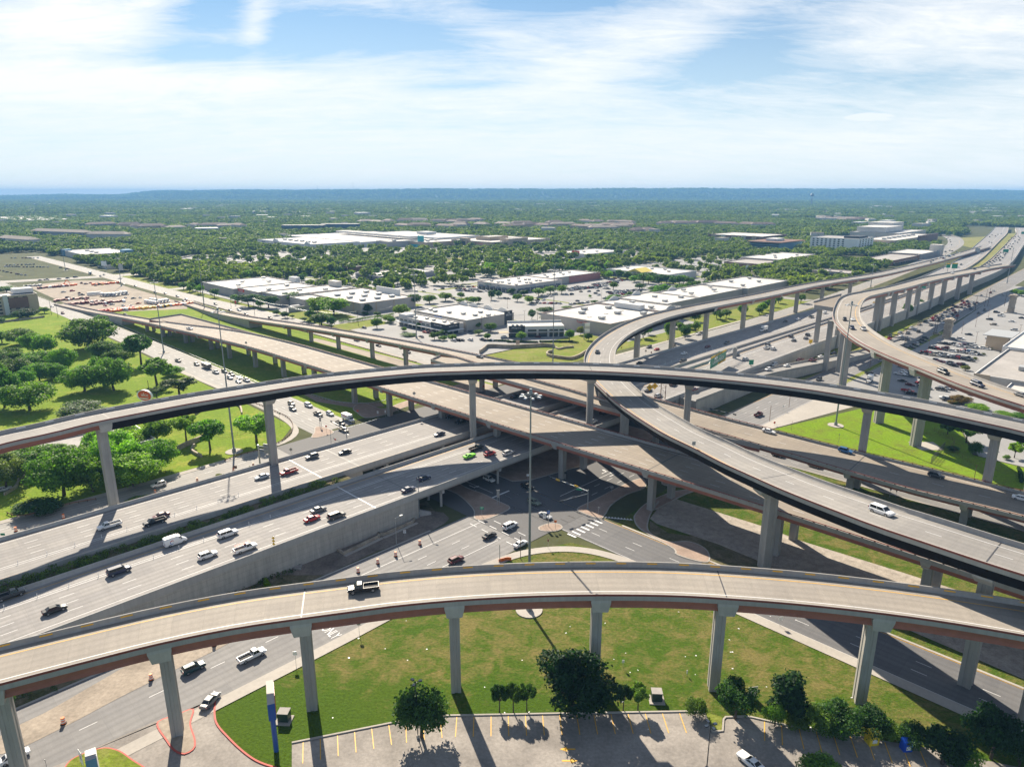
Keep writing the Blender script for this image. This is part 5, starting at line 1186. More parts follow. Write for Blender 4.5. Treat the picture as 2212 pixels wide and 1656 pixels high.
for (x,y,k,c,lab) in [(180,890,'suv','charcoal','dark SUV on the straight of the long flyover, after a grey car'),(135,930,'suv','grey','grey SUV on the straight of the long flyover, nearest of its group'),(310,845,'sedan','white','white car on the long flyover before the red truck'),(415,850,'box_truck','darkred','red truck on the straight of the long flyover'),(545,805,'box_truck','charcoal','dark truck with a tall box on the long flyover'),(635,773,'suv','grey','grey car beyond the dark truck on the long flyover'),(705,703,'sedan','charcoal','dark car at the merge onto the long flyover'),(775,725,'sedan','white','white car at the merge onto the long flyover')]:
 car(f6,x,y,P3,k,c,'+',lab)
for (x,y,k,c,lab) in [(1100,1078,'big_suv','charcoal','dark SUV on the straight of the tall flyover'),(1395,1035,'suv','silver','silver SUV on the straight of the tall flyover'),(605,1170,'suv','white','white SUV nearest the viewer on the straight of the tall flyover')]:
 car(f6,x,y,P4,k,c,'+',lab)
for sg in [(60,580,420,565,22),(140,555,400,552,18),(1400,600,1560,610,12),(1480,590,1530,600,6),(1690,590,1990,606,20),(1700,605,1880,612,10),(240,598,420,604,8)]:park(f2,seg(*sg),.06,['S','N'],'before the shopping mall','parked cars before the mall')
for sg in [(1790,920,1960,930,8),(1100,1010,1400,1005,10),(2060,1120,2200,1112,5),(1280,1145,1400,1140,5)]:park(f4,[(x*.9,y) for x,y in seg(*sg)][:6],.06,['S','N'],'on the streets between the woods and the long flyover','cars beyond the long flyover')
for sg in [(20,765,420,770,14),(60,755,300,745,8),(100,690,330,690,8),(0,800,100,820,4),(140,830,220,840,4)]:park(f1,seg(*sg,.9),.08,['S','N','E'],'in the storage yard beyond the cross road','vehicles of the storage yard',colors=['charcoal','black','grey','darkred','white','silver'])
for (x,y,k,c,l) in [(355,885,'sedan','grey','first of five cars strung along the cross road'),(410,880,'pickup','charcoal','second of five, a dark pickup on the cross road'),(522,873,'sedan','charcoal','third of five cars on the cross road'),(598,866,'sedan','navy','fourth of five cars on the cross road'),(668,858,'big_suv','navy','last and longest of five cars on the cross road'),(540,775,'suv','navy','dark blue car turning beyond the cross road'),(598,785,'suv','darkred','dark red car beside the farthest light mast'),(800,830,'box_truck','grey','grey lorry coming down the far street'),(890,850,'suv','navy','dark car left of a pair on the far street'),(920,838,'suv','black','dark car right of a pair on the far street'),(1095,918,'sedan','silver','silver car on the far street by the yard'),(1198,935,'sedan','grey','grey car on the far street by the yard'),(1373,993,'suv','charcoal','dark SUV on the far street above the yard ranks'),(1462,1001,'sedan','navy','dark blue car on the far street above the yard ranks'),(1570,1027,'suv','navy','dark SUV on the far street past the yard'),(1648,1050,'sedan','white','white car on the far street past the yard'),(1628,1070,'suv','navy','dark SUV in the near lane past the yard'),(1907,1095,'suv','charcoal','grey SUV on the far street before the lawn trees')]:car(f1,x,y,ZG,k,c,'S' if x>700 else 'E',l)
# ---------------------------------------------------------------- trees
def mat_leaf(name,k=1.0):
 m,t,b,o=nodes(name)
 at_=N(t,'ShaderNodeAttribute',attribute_name='tone');oi=N(t,'ShaderNodeObjectInfo')
 col=mixc(t,1.0,oi.outputs['Color'],ramp(t,at_.outputs['Fac'],[(0,(.50,.55,.55)),(.55,(1,1,1)),(1,(1.55,1.45,1.0))]),'MULTIPLY')
 col=mixc(t,1.0,col,ramp(t,oi.outputs['Random'],[(0,(.74,.80,.85)),(1,(1.30,1.20,1.1))]),'MULTIPLY')
 col=mixc(t,1.0,col,ramp(t,noise(t,pos(t),.0045,4,.6),[(.3,(.66,.74,.85)),(.7,(1.35,1.28,1.05))]),'MULTIPLY')
 t.links.new(col,b.inputs['Base Color']);b.inputs['Roughness'].default_value=.6;b.inputs['Specular IOR Level'].default_value=.25
 tr=N(t,'ShaderNodeBsdfTranslucent');t.links.new(mixc(t,1.0,col,(1.25,1.35,.55),'MULTIPLY'),tr.inputs[0])
 mx=N(t,'ShaderNodeMixShader');mx.inputs[0].default_value=.46
 t.links.new(b.outputs[0],mx.inputs[1]);t.links.new(tr.outputs[0],mx.inputs[2]);t.links.new(mx.outputs[0],o.inputs[0]); return m
MATS['leaf']=mat_leaf('foliage');MATS['bark']=mat_stone('bark',(.085,.065,.05),.3,1.2,5,.95)
def leaf_cloud(seed,lobes,n_leaf,size,spread=1.0,flat=.8,tone_jit=.25):
 "lobes: (x,y,z,r,tone); leaf sized faces on and inside each lobe"
 g=np.random.default_rng(seed);V=[];F=[];T=[]
 tot=sum(l[3]**2 for l in lobes)
 for (x,y,z,r,tone) in lobes:
  k=max(6,int(n_leaf*r*r/tot))
  d=g.normal(size=(k,3));d/=np.linalg.norm(d,axis=1)[:, None]
  d[:,2]=np.where((d[:,2]<-.35)&(g.random(k)<.6),-d[:,2],d[:,2])
  rad=r*(1-.45*g.random(k)**2.2)*(1+.12*g.normal(size=k))
  c=np.array([x,y,z])+d*rad[:, None]*np.array([1,1,flat])
  nn=d+.75*g.normal(size=(k,3));nn[:,2]+=.35;nn/=np.linalg.norm(nn,axis=1)[:, None]
  a=np.cross(nn,g.normal(size=(k,3)));a/=np.linalg.norm(a,axis=1)[:, None];b=np.cross(nn,a)
  s=size*(.6+.8*g.random(k));asp=.55+.35*g.random(k)
  i0=len(V)//1
  P=np.stack([c-a*s[:, None],c-b*(s*asp)[:, None],c+a*s[:, None],c+b*(s*asp)[:, None]],1).reshape(-1,3)
  base=sum(len(v) for v in V);V.append(P);F.append(np.arange(base,base+4*k).reshape(-1,4));T.append(np.clip(tone+tone_jit*g.normal(size=k),0,1))
 return np.concatenate(V),np.concatenate(F),np.concatenate(T)
def cloud_mesh(name,V,F,T):
 me=bpy.data.meshes.new(name);me.vertices.add(len(V));me.vertices.foreach_set('co',V.ravel());me.loops.add(F.size);me.loops.foreach_set('vertex_index',F.ravel().astype(np.int32))
 me.polygons.add(len(F));me.polygons.foreach_set('loop_start',np.arange(0,F.size,F.shape[1],dtype=np.int32));me.polygons.foreach_set('loop_total',np.full(len(F),F.shape[1],np.int32))
 at_=me.attributes.new('tone','FLOAT','FACE');at_.data.foreach_set('value',T.astype(np.float32));me.materials.append(M('leaf'));me.update();me.validate(); return me
def tree_kit(name,seed,shape,n_leaf,size):
 "unit tree: crown top at z=1, crown radius about r0; returns (trunk mesh, crown mesh, r0)"
 g=random.Random(seed);lobes=[];tk=MB()
 r0,zb,nl,rl=dict(round=(.52,.20,30,.19),broad=(.62,.30,30,.19),tall=(.38,.22,26,.17),open=(.58,.34,20,.15),bush=(.62,.05,22,.24),shade=(.60,.14,44,.17))[shape]
 zc=(zb+1)/2;hz_=(1-zb)/2
 for i in range(nl):
  for _ in range(30):
   a=g.uniform(0,2*math.pi);rr=g.random()**.5;zz_=g.uniform(-1,1)
   if shape in ('round','bush','shade'):lim=math.sqrt(max(0,1-zz_*zz_))*(1.0 if zz_>-.3 else 1.1)
   elif shape=='tall':lim=(1-.55*(zz_+1)/2)*math.sqrt(max(0,1-max(0,zz_)**2))
   else:lim=math.sqrt(max(0,1-(zz_*.9)**2))*(.75+.25*(zz_>-.2))
   if rr<=lim and rr>lim*.35: break
  k=rl*g.uniform(.65,1.25);x,y,z=(r0-k*.7)*rr*math.cos(a),(r0-k*.7)*rr*math.sin(a),zc+(hz_-k*.6)*zz_*.98
  lobes.append((x*g.uniform(.9,1.12),y*g.uniform(.9,1.12),z,k,g.uniform(.25,.75)))
 lobes.append((0,0,zc+.05,rl*1.3,.4))
 V,F,T=leaf_cloud(seed,lobes,n_leaf,size)
 top_=zb+(.10 if shape!='bush' else .05);w=.028 if shape!='tall' else .02
 jx,jy=g.uniform(-.03,.03),g.uniform(-.03,.03)
 tk.tube((0,0,-.03),(jx,jy,top_),w*1.35,w*.9,8);tk.tube((jx,jy,top_),(jx*.5,jy*.5,zc+.1),w*.85,w*.4,7)
 for l in g.sample(lobes,min(len(lobes),9 if shape in ('open','broad') else 6)):
  m_=(jx+l[0]*.45,jy+l[1]*.45,top_+(l[2]-top_)*.35);tk.tube((jx,jy,top_-.02),m_,w*.6,w*.4,6);tk.tube(m_,l[:3],w*.4,w*.12,5)
 return tk.mesh(name+'_trunk',[M('bark')], True),cloud_mesh(name+'_crown',V,F,T),r0
TK={}
for sh_,n_ in (('round',3),('broad',3),('tall',2),('open',2),('bush',2),('shade',2)):
 for i in range(n_):
  TK[sh_,i,'near']=tree_kit('tree',31*i+len(sh_)*7,sh_,5200 if sh_!='shade' else 9000,.030 if sh_!='shade' else .024);TK[sh_,i,'mid']=tree_kit('tree',17*i+len(sh_)*5+3,sh_,1300,.052)
TR=random.Random(5);TREES={}
TONE=dict(bright=(.115,.205,.016),lush=(.075,.155,.018),mid=(.062,.118,.022),deep=(.034,.082,.020),dark=(.022,.058,.020),grey=(.085,.125,.055),olive=(.105,.125,.030),yellow=(.20,.26,.02),bronze=(.12,.085,.03))
def tree(x,y,h,r,shape,tone,lod,region,label=None,cat='tree',z0=0.0):
 if lod=='mid' or region.startswith('around'):h,r=h*1.12,r*1.22
 if region.startswith('in the'):r*=1.12
 n=max(k[1] for k in TK if k[0]==shape)+1;tr,cr,r0=TK[shape,TR.randrange(n),lod]
 o=bpy.data.objects.new('tree' if shape!='bush' else 'shrub', None);COL.objects.link(o);o.empty_display_size=.5
 o.location=(x,y,z0);o.rotation_euler=(0,0,TR.uniform(0,6.28));s=r/r0;o.scale=(s,s*TR.uniform(.92,1.08),h)
 c=tuple(q*(1.35 if region.startswith('around') else dict(bright=1.75,lush=1.95,mid=1.8,grey=1.5,deep=1.6).get(tone,1.45)) for q in TONE[tone]);j=TR.uniform(.85,1.18);c=(c[0]*j*TR.uniform(.9,1.12),c[1]*j,c[2]*j)
 for nm,me in (('trunk',tr),('crown',cr)):
  q=bpy.data.objects.new(nm,me);COL.objects.link(q);q.parent=o;q.color=(*c,1)
 tag(o,label or 'tree','tree' if shape!='bush' else 'shrub')
 TREES.setdefault(region,[]).append((o,x,y,h,tone,shape,label)); return o
def treeP(fn,bx,by,topy,wid,shape,tone,lod,region,label=None):
 X,Y,_=at(*fn(bx,by));k=fn(1,0)[0]-fn(0,0)[0]
 v=(fn(0,topy)[1]-PY)/FPX;d=(-Y*sP-v*Y*cP)/(cP-v*sP);h=CAM_H+d
 dep=Y*cP+(CAM_H-h/2)*sP;r=wid*k/2*dep/FPX
 h=max(1.2,h-r*.25)
 return tree(X,Y,h,max(.7,r),shape,tone,lod,region,label)
# -- foreground row at the parking lot
def idf(x,y): return (x,y)
for a in [
 (911,1592,1478,124,'round','deep','near','fg','round dark green tree beside a triple lamp post at the lot edge'),
 (1240,1537,1402,190,'shade','dark','near','fg','largest dark broad tree on the grass beyond the parking lot'),
 (1079,1537,1476,46,'open','deep','near','fg','first of three thin small trees left of the largest dark tree'),
 (1109,1538,1474,50,'open','mid','near','fg','middle one of three thin small trees left of the largest dark tree'),
 (1138,1535,1476,44,'open','deep','near','fg','small thin tree touching the left side of the largest dark tree'),
 (1346,1534,1476,42,'open','deep','near','fg','small thin tree touching the right side of the largest dark tree'),
 (1378,1534,1474,52,'open','mid','near','fg','small thin tree next to the green utility cabinet'),
 (1502,1547,1500,50,'bush','mid','near','fg','round shrub at the lot corner left of the kerbed grass island'),
 (1588,1553,1468,98,'broad','deep','near','fg','leafy tree right of the kerbed grass island beside a banner sign'),
 (1695,1548,1440,84,'tall','dark','near','fg','upright dark tree between two foreground piers'),
 (1672,1568,1510,54,'bush','lush','near','fg','pale green shrub at the foot of the upright dark tree'),
 (1722,1570,1534,60,'bush','mid','near','fg','low shrub right of the pale green shrub at the lot edge'),
 (1775,1580,1520,84,'bush','mid','near','fg','leafy shrub at the left end of the long hedge mass'),
 (1812,1580,1504,100,'bush','deep','near','fg','big rounded shrub hiding the foot of a foreground pier'),
 (1872,1584,1522,76,'bush','deep','near','fg','shrub behind the yellow collection box'),
 (1920,1592,1548,58,'bush','mid','near','fg','shrub between the yellow and the blue collection boxes'),
 (1965,1612,1556,60,'bush','deep','near','fg','shrub just right of the blue collection box'),
 (2035,1650,1562,100,'round','dark','near','fg','dark tree standing over a parked car at the lot corner'),
 (2140,1638,1524,120,'broad','dark','near','fg','spreading dark tree at the right edge below the last pier'),
 (2085,1650,1600,70,'bush','lush','near','fg','bright shrub under the spreading dark tree at the right edge'),
 (2200,1655,1580,80,'bush','deep','near','fg','dark shrub in the bottom right corner'),
 (1768,1700,1628,96,'round','mid','near','fg','tree top peeping up at the bottom edge of the parking lot'),
 (577,1274,1246,15,'tall','bright','near','fg','single bright sapling on the dirt below the highway wall'),
 (24,1527,1494,24,'bush','lush','near','fg','young bright bush on the weedy bank at the left edge')]:treeP(idf,*a)
# -- shady clump left of the frontage road (photo window r1)
CL=[(405,760,436,350,'broad','lush'),(590,735,500,230,'broad','lush'),(850,705,470,320,'round','lush'),(730,640,330,330,'broad','lush'),(1005,600,385,240,'broad','lush'),(1330,475,262,215,'open','lush'),(1622,425,222,240,'open','lush'),(1178,415,232,170,'open','mid'),
   (210,610,415,330,'round','lush'),(40,720,470,250,'round','grey'),(1000,440,258,170,'round','mid'),(830,470,300,220,'broad','bright'),(640,520,330,190,'broad','lush'),(480,600,420,220,'round','mid'),(330,560,420,200,'round','lush'),(900,590,430,200,'broad','mid'),(250,870,760,260,'bush','deep'),(870,800,775,150,'bush','mid'),(1385,650,620,50,'bush','olive'),(130,860,830,90,'bush','deep')]
SW= lambda a,i:(*a[:4],'shade' if a[4] in ('broad','round') and (a[3]>190 or i%2) else a[4],a[5])
for i,a in enumerate(CL):treeP(r1,*SW(a,i),'near','in the shady clump beside the frontage road below the highest flyover')
# -- park trees (photo window z6)
PKT=[(795,655,335,420,'broad','mid'),(910,600,335,220,'tall','deep'),(748,1028,765,330,'broad','lush'),(1010,1022,690,320,'broad','lush'),(925,975,680,230,'round','lush'),(1390,975,708,310,'open','lush'),(1250,790,490,290,'open','deep'),(265,1195,895,410,'broad','bright'),(40,1170,800,290,'round','lush'),(350,940,750,230,'round','lush'),(130,900,700,260,'round','mid'),
    (570,855,620,240,'broad','lush'),(340,790,640,260,'broad','lush'),(80,790,620,250,'round','mid'),(180,610,445,250,'broad','mid'),(300,690,490,210,'broad','lush'),(410,720,500,180,'round','lush'),(1040,800,640,200,'round','mid'),(930,770,560,240,'round','mid'),(1130,700,560,160,'round','mid'),(720,1250,1085,370,'bush','grey'),(1590,1075,868,310,'open','grey'),(1390,1085,980,130,'open','grey'),
    (1530,890,785,170,'round','lush'),(395,338,272,82,'round','mid'),(250,375,278,180,'round','dark'),(180,390,300,110,'round','deep'),(20,1000,760,150,'round','lush'),(230,1010,820,200,'round','lush'),(480,920,760,190,'round','lush'),(20,600,480,140,'round','lush'),(1480,860,780,100,'open','mid'),(60,160,80,140,'round','mid'),(0,420,360,90,'bush','mid')]
for i,a in enumerate(PKT):treeP(z6,*SW(a,i),'near','in the park left of the widest viaduct')
# -- lawn right
for a in [(1790,445,410,80,'bush','deep'),(1870,400,280,150,'open','mid'),(1920,470,385,90,'bush','deep'),(1760,350,280,110,'open','mid'),(2110,500,465,45,'bush','mid'),(2155,490,395,95,'open','bright'),(2190,450,370,70,'open','bright'),(1840,155,105,130,'bush','bronze'),(1935,215,160,120,'round','bright'),(2100,240,205,130,'bush','bright'),(2190,255,215,110,'bush','lush'),(1790,170,140,60,'bush','bronze')]:treeP(r3,*a,'near','beside the paved court behind the vivid lawn')
for a in [(1490,1025,945,110,'bush','olive'),(1440,1435,1310,180,'bush','bronze'),(1330,1435,1380,110,'bush','mid'),(1650,1500,1415,200,'round','bright'),(1815,765,725,60,'bush','olive'),(1710,835,800,55,'bush','olive'),(1610,895,850,60,'bush','olive'),(1550,1330,1290,90,'bush','bronze'),(680,330,200,150,'broad','deep'),(760,370,185,130,'broad','deep'),(920,270,130,130,'broad','deep'),(1075,160,75,100,'round','deep'),(2100,95,0,130,'round','lush'),(2180,110,20,110,'round','lush'),(600,330,270,70,'bush','deep'),(850,320,240,80,'round','deep')]:treeP(f7,*a,'near','in and beside the right-hand parking lot')
# -- around the near shops (z7, z8)
for a in [(210,390,270,175,'broad','deep'),(385,400,280,165,'broad','deep'),(610,365,248,190,'round','deep'),(820,450,300,180,'round','bright'),(960,465,295,230,'round','bright'),(800,440,385,90,'round','bright'),(855,552,440,165,'round','mid'),(700,522,480,70,'open','mid'),(745,535,505,40,'bush','mid'),(595,495,462,40,'open','deep'),(535,490,430,65,'round','deep'),(460,465,415,55,'round','deep'),(1345,580,490,90,'round','lush'),(1440,525,460,90,'round','bright'),(1475,540,480,60,'round','bright'),(1565,475,362,130,'round','bright'),(1585,610,568,50,'round','lush'),(1720,590,530,50,'round','lush'),(1945,640,580,90,'round','lush'),(1855,680,610,80,'round','mid'),(2005,665,630,75,'bush','lush'),(1930,690,640,70,'bush','lush'),(2020,600,565,80,'round','lush'),
    (1190,440,375,60,'tall','deep'),(1260,450,365,80,'tall','deep'),(1520,385,330,70,'round','deep'),(1580,380,320,70,'round','deep'),(1680,385,275,120,'round','deep'),(1810,360,280,110,'round','lush'),(1950,340,258,110,'round','bright'),(1620,650,610,130,'bush','lush'),(1240,465,430,60,'bush','deep'),(1350,470,430,60,'bush','deep')]:treeP(z7,*a,'near','around the nearest white-roofed stores left of the mast')
for a in [(245,592,522,72,'round','lush'),(362,612,528,92,'round','lush'),(255,640,590,72,'round','mid'),(330,685,625,56,'round','lush'),(630,690,608,85,'round','lush'),(660,620,540,52,'tall','lush'),(1058,690,595,76,'round','lush'),(1158,640,563,60,'round','olive'),(1225,690,625,62,'round','lush'),(1320,628,558,70,'tall','lush'),(725,505,415,66,'round','deep'),(840,450,383,130,'round','deep'),(880,520,438,150,'round','grey'),(595,345,272,72,'round','lush'),(705,365,288,76,'round','bright'),(785,300,218,100,'round','lush'),(890,275,198,92,'round','lush'),(990,275,193,86,'round','bright'),(545,280,225,66,'round','deep'),(415,240,183,98,'round','mid'),(515,232,193,76,'round','mid'),(695,250,185,70,'round','grey'),(655,290,238,72,'round','deep'),(1445,240,165,78,'round','mid'),(1680,235,180,80,'round','mid'),(1795,255,202,80,'round','lush'),(1450,330,275,112,'round','lush'),(1280,362,328,66,'round','lush'),(1565,310,272,76,'round','lush'),(1670,288,258,70,'round','lush'),(205,365,298,72,'round','bright'),(250,360,300,56,'round','mid'),(160,350,300,56,'round','bright'),(100,320,258,66,'round','mid'),(90,355,315,66,'bush','lush'),(370,330,240,64,'round','deep'),(430,310,245,66,'round','deep'),(1240,310,282,26,'tall','bright'),(1480,530,495,90,'bush','bright'),(1410,560,530,70,'bush','lush'),(30,680,635,50,'bush','lush'),(1040,400,375,90,'bush','lush')]:treeP(z8,*a,'near' if a[1]>400 else 'mid','around the central parking lot and the small shops')
for (x,y,t_,w,s,c) in [(1930,700,500,90,'round','mid'),(2080,680,540,100,'round','deep'),(1990,590,505,110,'round','deep'),(2120,600,530,110,'round','deep')]:treeP(z8,x,y-10,t_,w,s,c,'near','inside the curl of the long flyover')
# -- scattered trees of the shopping district
BOXES=[]
for b in [(300,362,478,568),(272,355,562,722),(377,445,280,348),(430,526,285,350),(520,700,300,350),(316,368,362,427),(300,318,364,424),(320,358,290,335),(476,632,472,534),(664,732,418,510),(590,700,1090,1290),(700,960,985,1390),(810,925,655,725),(1200,1292,404,486),(1143,1242,508,562),(1300,1430,615,735),(860,1060,408,462),(832,870,285,330),(1030,1160,280,392),(1370,1840,405,570),(255,340,1165,1290)]:BOXES.append(b)
def clear(u,w,m=3):
 for a,b,c,d in BOXES:
  if a-m<u<b+m and c-m<w<d+m: return False
 return True
def scatter(region,n,box,hr,tones,lod='mid',cond=None,seed=1,shapes=('round','round','broad')):
 g=random.Random(seed);pts=[];k=0
 while len(pts)<n and k<n*60:
  k+=1;u,w=g.uniform(box[0],box[1]),g.uniform(box[2],box[3])
  if not clear(u,w) or (cond and not cond(u,w)): continue
  if any((u-a)**2+(w-b)**2<36 for a,b in pts): continue
  pts.append((u,w));x,y=XY(u,w);h=g.uniform(*hr);tree(x,y,h,h*g.uniform(.42,.6),g.choice(shapes),g.choice(tones),lod,region)
T1=['deep','mid','lush','deep','mid']
scatter('behind the stepped white-roofed stores',34,(360,470,560,860),(6,10),T1,seed=3)
scatter('between the long L-shaped store and the columned store',30,(636,668,380,560),(7,11),T1,seed=4)
scatter('along the street beyond the crowded lot',26,(480,660,350,372),(6,9),T1,seed=6,cond=lambda u,w: True)
scatter('on the verge between far frontage road and stores',12,(255,266,430,760),(6,9),T1,seed=7)
scatter('beside the square pale warehouse-like store',26,(255,345,740,1160),(8,12),T1,seed=8)
scatter('behind the long L-shaped store',34,(560,720,540,640),(8,12),T1,seed=9)
scatter('inside the curl near the frontage road',16,(372,640,248,272),(6,9),T1,seed=10)
BASE=[None]
# ---------------------------------------------------------------- buildings
MATS.update(
 w_beige=mat_stone('beige render',(.44,.41,.37),.08,.06,.6),w_white=mat_stone('white render',(.62,.62,.61),.06,.06,.6),w_grey=mat_stone('grey render',(.33,.33,.335),.08,.06,.6),
 w_tan=mat_stone('tan stucco',(.46,.37,.27),.1,.06,.6),w_brown=mat_stone('brown brick',(.21,.12,.09),.14,.06,.9),w_pink=mat_stone('pink render',(.44,.20,.18),.1,.06,.6),
 w_dark=mat_stone('dark cladding',(.055,.06,.07),.1,.1,.6),w_blue=mat_stone('blue cladding',(.16,.30,.42),.08,.05,.5),w_teal=mat_plain('teal cladding',(.02,.33,.36),.5),w_pale=mat_stone('pale panels',(.55,.52,.48),.08,.05,.5),
 roof_white=mat_stone('white roof membrane',(.56,.54,.51),.13,.05,.4),roof_grey=mat_stone('gravel roof',(.36,.34,.32),.14,.08,.8),roof_brown=mat_stone('brown shingle roof',(.17,.125,.105),.15,.1,1.2),roof_tan=mat_stone('tan shingle roof',(.27,.23,.195),.15,.1,1.2),
 winglass=mat_plain('window glass',(.03,.045,.055),.08),hvac=mat_plain('rooftop unit casing',(.42,.43,.43),.5,.2),awning=mat_plain('grey blue awning',(.11,.14,.19),.6),cap_red=mat_plain('terracotta edge trim',(.35,.15,.09),.7),lime=mat_plain('green glass',(.10,.35,.09),.2))
AU,AW=-math.pi/4,math.pi/4
class Shop:
 def __init__(s,name,label,cat,u0,u1,w0,w1,h,wall='w_beige',roof='roof_white',par=.9,trim=None,group=None):
  s.b=(u0,u1,w0,w1,h);x,y=XY(u0,w0);s.root=empty(name,(x,y,0),label,cat,group,0)
  s.block(u0,u1,w0,w1,h,wall,roof,par,trim)
 def loc(s,P): return [(x-s.root.location.x,y-s.root.location.y) for x,y in P]
 def R(s,u0,u1,w0,w1): return s.loc(rectU(u0,u1,w0,w1))
 def block(s,u0,u1,w0,w1,h,wall='w_beige',roof='roof_white',par=.9,trim=None):
  mb=MB();O=s.R(u0,u1,w0,w1);I=s.R(u0+.35,u1-.35,w0+.35,w1-.35)
  O=ccw(O);I=ccw(I)
  for k in range(4):
   j=(k+1)%4;mb.face([(*O[k],0),(*O[j],0),(*O[j],h),(*O[k],h)],0);mb.face([(*O[k],h),(*O[j],h),(*I[j],h),(*I[k],h)],1);mb.face([(*I[j],h-par),(*I[k],h-par),(*I[k],h),(*I[j],h)],0)
  w=mb.build('wall',[M(wall),M(trim or 'white')],s.root)
  r=MB();r.face([(*p,h-par) for p in I],0); return w,r.build('roof',[M(roof)],s.root)
 def box(s,name,u0,u1,w0,w1,z0,z1,mat,parent=None):
  mb=MB();mb.prism(s.R(u0,u1,w0,w1),z0,z1); return mb.build(name,[M(mat)],parent or s.root)
 def units(s,pts,h,sz=2.6):
  for u,w in pts:
   mb=MB();x,y=s.loc([XY(u,w)])[0];mb.box((x,y,h+.2),(sz*.8,sz*.8,.4),math.pi/4,1);mb.box((x,y,h+.2+sz*.28),(sz*1.35,sz,sz*.5),math.pi/4,0,0,1.06)
   mb.build('rooftop_unit',[M('hvac'),M('dark')],s.root)
 def sign(s,body,face,a,z,size,mat,board=None,bw=0,bh=0,sx=1.0,off=.0):
  u0,u1,w0,w1,h=s.b;par=s.root
  if face=='u':u,w,ang=u0-.12-off,a,AU
  else:u,w,ang=a,w0-.12-off,AW
  x,y=s.loc([XY(u,w)])[0]
  if board:
   mb=MB();mb.box((x,y,z),(bw,.2,bh),ang);par=mb.build('sign_board',[M(board)],s.root);d=.16
  else:d=.06
  nx,ny=(-R2,-R2) if face=='u' else (R2,-R2)
  return text(body,size,mat,par,(x+nx*d,y+ny*d,z),(math.pi/2,0,ang),.03,sx=sx)
 def windows(s,face,a0,a1,n,z0,z1,gap=.25,mat='winglass',off=0,name='window',frame=True):
  u0,u1,w0,w1,h=s.b;st=(a1-a0)/n
  for k in range(n):
   b0,b1=a0+st*k+st*gap/2,a0+st*(k+1)-st*gap/2
   if face=='u':s.box(name,u0-.07-off,u0-.01-off,b0,b1,z0,z1,mat)
   else:s.box(name,b0,b1,w0-.07-off,w0-.01-off,z0,z1,mat)
def arch(s,u,w,width,h0,rise,th=.6,face='u',mat='w_white'):
 n=12;P=[(-width/2,h0-1),(-width/2,h0)]+[(-width/2+width*k/n,h0+rise*math.sin(math.pi*k/n)) for k in range(1,n)]+[(width/2,h0),(width/2,h0-1)]
 mb=MB();x,y=s.loc([XY(u,w)])[0];dx,dy=((R2,-R2),(R2,R2))[face=='w'];nx,ny=((R2,R2),(-R2,R2))[face=='w']
 A=[(x+dx*a,y+dy*a,z) for a,z in P];B=[(p[0]+nx*th,p[1]+ny*th,p[2]) for p in A]
 mb.face(A);mb.face(B[::-1])
 for i in range(len(A)):j=(i+1)%len(A);mb.face([A[j],A[i],B[i],B[j]])
 return mb.build('arched_parapet',[M(mat)],s.root)
BG='white-roofed stores'
s=Shop('store_building','square white-roofed store with nine roof units in three rows','store',306,361,481,565,9,trim='cap_red',group=BG)
s.units([(318+15*i,497+20*j) for i in range(3) for j in range(3)],8.1,3.4);s.block(285,306,535,562,8.5);s.box('entrance_parapet',357.5,359,500,535,8,13.5,'w_white');s.box('loading_door',284.9,285,540,545,0,4,'w_grey');s.box('screen_wall',268,285,531,532,0,4,'w_beige');s.box('screen_wall',274,282,538,541,.4,4,'w_white')
for w in (492,506,520):s.box('pilaster',305.8,306,w,w+1.2,0,8.2,'w_tan')
for u in (320,338):s.box('pilaster',u,u+1.2,480.8,481,0,8.2,'w_tan')
s=Shop('store_building','stepped white-roofed store with a red sign at the end of its back wall','store',279,353,566,603,9.5,trim='white',group=BG)
s.block(276.5,337,603.5,648,9);s.block(272.5,342,648.5,722,8.2);s.units([(290,580),(310,590),(330,578),(292,615),(318,630),(285,665),(300,690),(320,672),(330,705)],8.3,3);s.box('entrance_tower',346,352,585,600,9,14,'w_pale');s.box('entrance_tower',338,343,650,664,8,13,'w_white')
s.sign('Burlington','u',640,7,2.0,'sign_white','sign_red',13,2.6,off=2.5);s.sign('BOBS','u',597,6.6,2.2,'sign_blue', None)
s=Shop('store_building','white-roofed store with red sign letters, nearest the curl of the long flyover','store',377,445,281,346,9,group=BG,trim='cap_red')
s.units([(392,300),(400,325),(415,335),(418,305),(430,290),(433,325)],8.1,3.4);s.sign('Total Wine','u',305,6.9,2.6,'sign_red');s.sign('& MORE','u',303.5,4.9,1.5,'w_teal');s.box('entrance_tower',440,446,300,325,8.5,12.5,'w_white')
for u in (390,410,430):s.box('skylight',u,u+3,310,312,8.1,8.4,'w_pale')
s=Shop('store_building','long white-roofed store row running up behind the long flyover','store',446,476,286,348,9.5,group=BG)
s.block(476.5,527,299,350,10);s.block(527.5,612,303,348,9);s.block(612.5,702,298,348,9.5)
s.units([(455,300),(465,325),(490,310),(505,330),(518,312),(545,318),(560,335),(580,315),(600,330),(630,312),(650,335),(670,315),(690,335)],8.9,3)
arch(s,462,286.5,14,9.5,2.4,face='w');s.sign('OLD NAVY','w',462,9.3,1.7,'sign_blue',off=.1)
for w in (345.8,347): pass
arch(s,470,347,16,9,3,face='w');arch(s,505,349,14,9.5,3,face='w');arch(s,560,347,16,8.5,3,face='w')
s=Shop('store_building','white-roofed store with arched parapets and a blue corner sign','store',318,366,364,426,8.5,group=BG)
s.units([(328,412),(332,400),(336,388),(338,377),(345,370),(350,384),(330,420)],7.6,2.4)
for w in (375,392,409,421):arch(s,364.5,w,11,8.4,2.6,face='u')
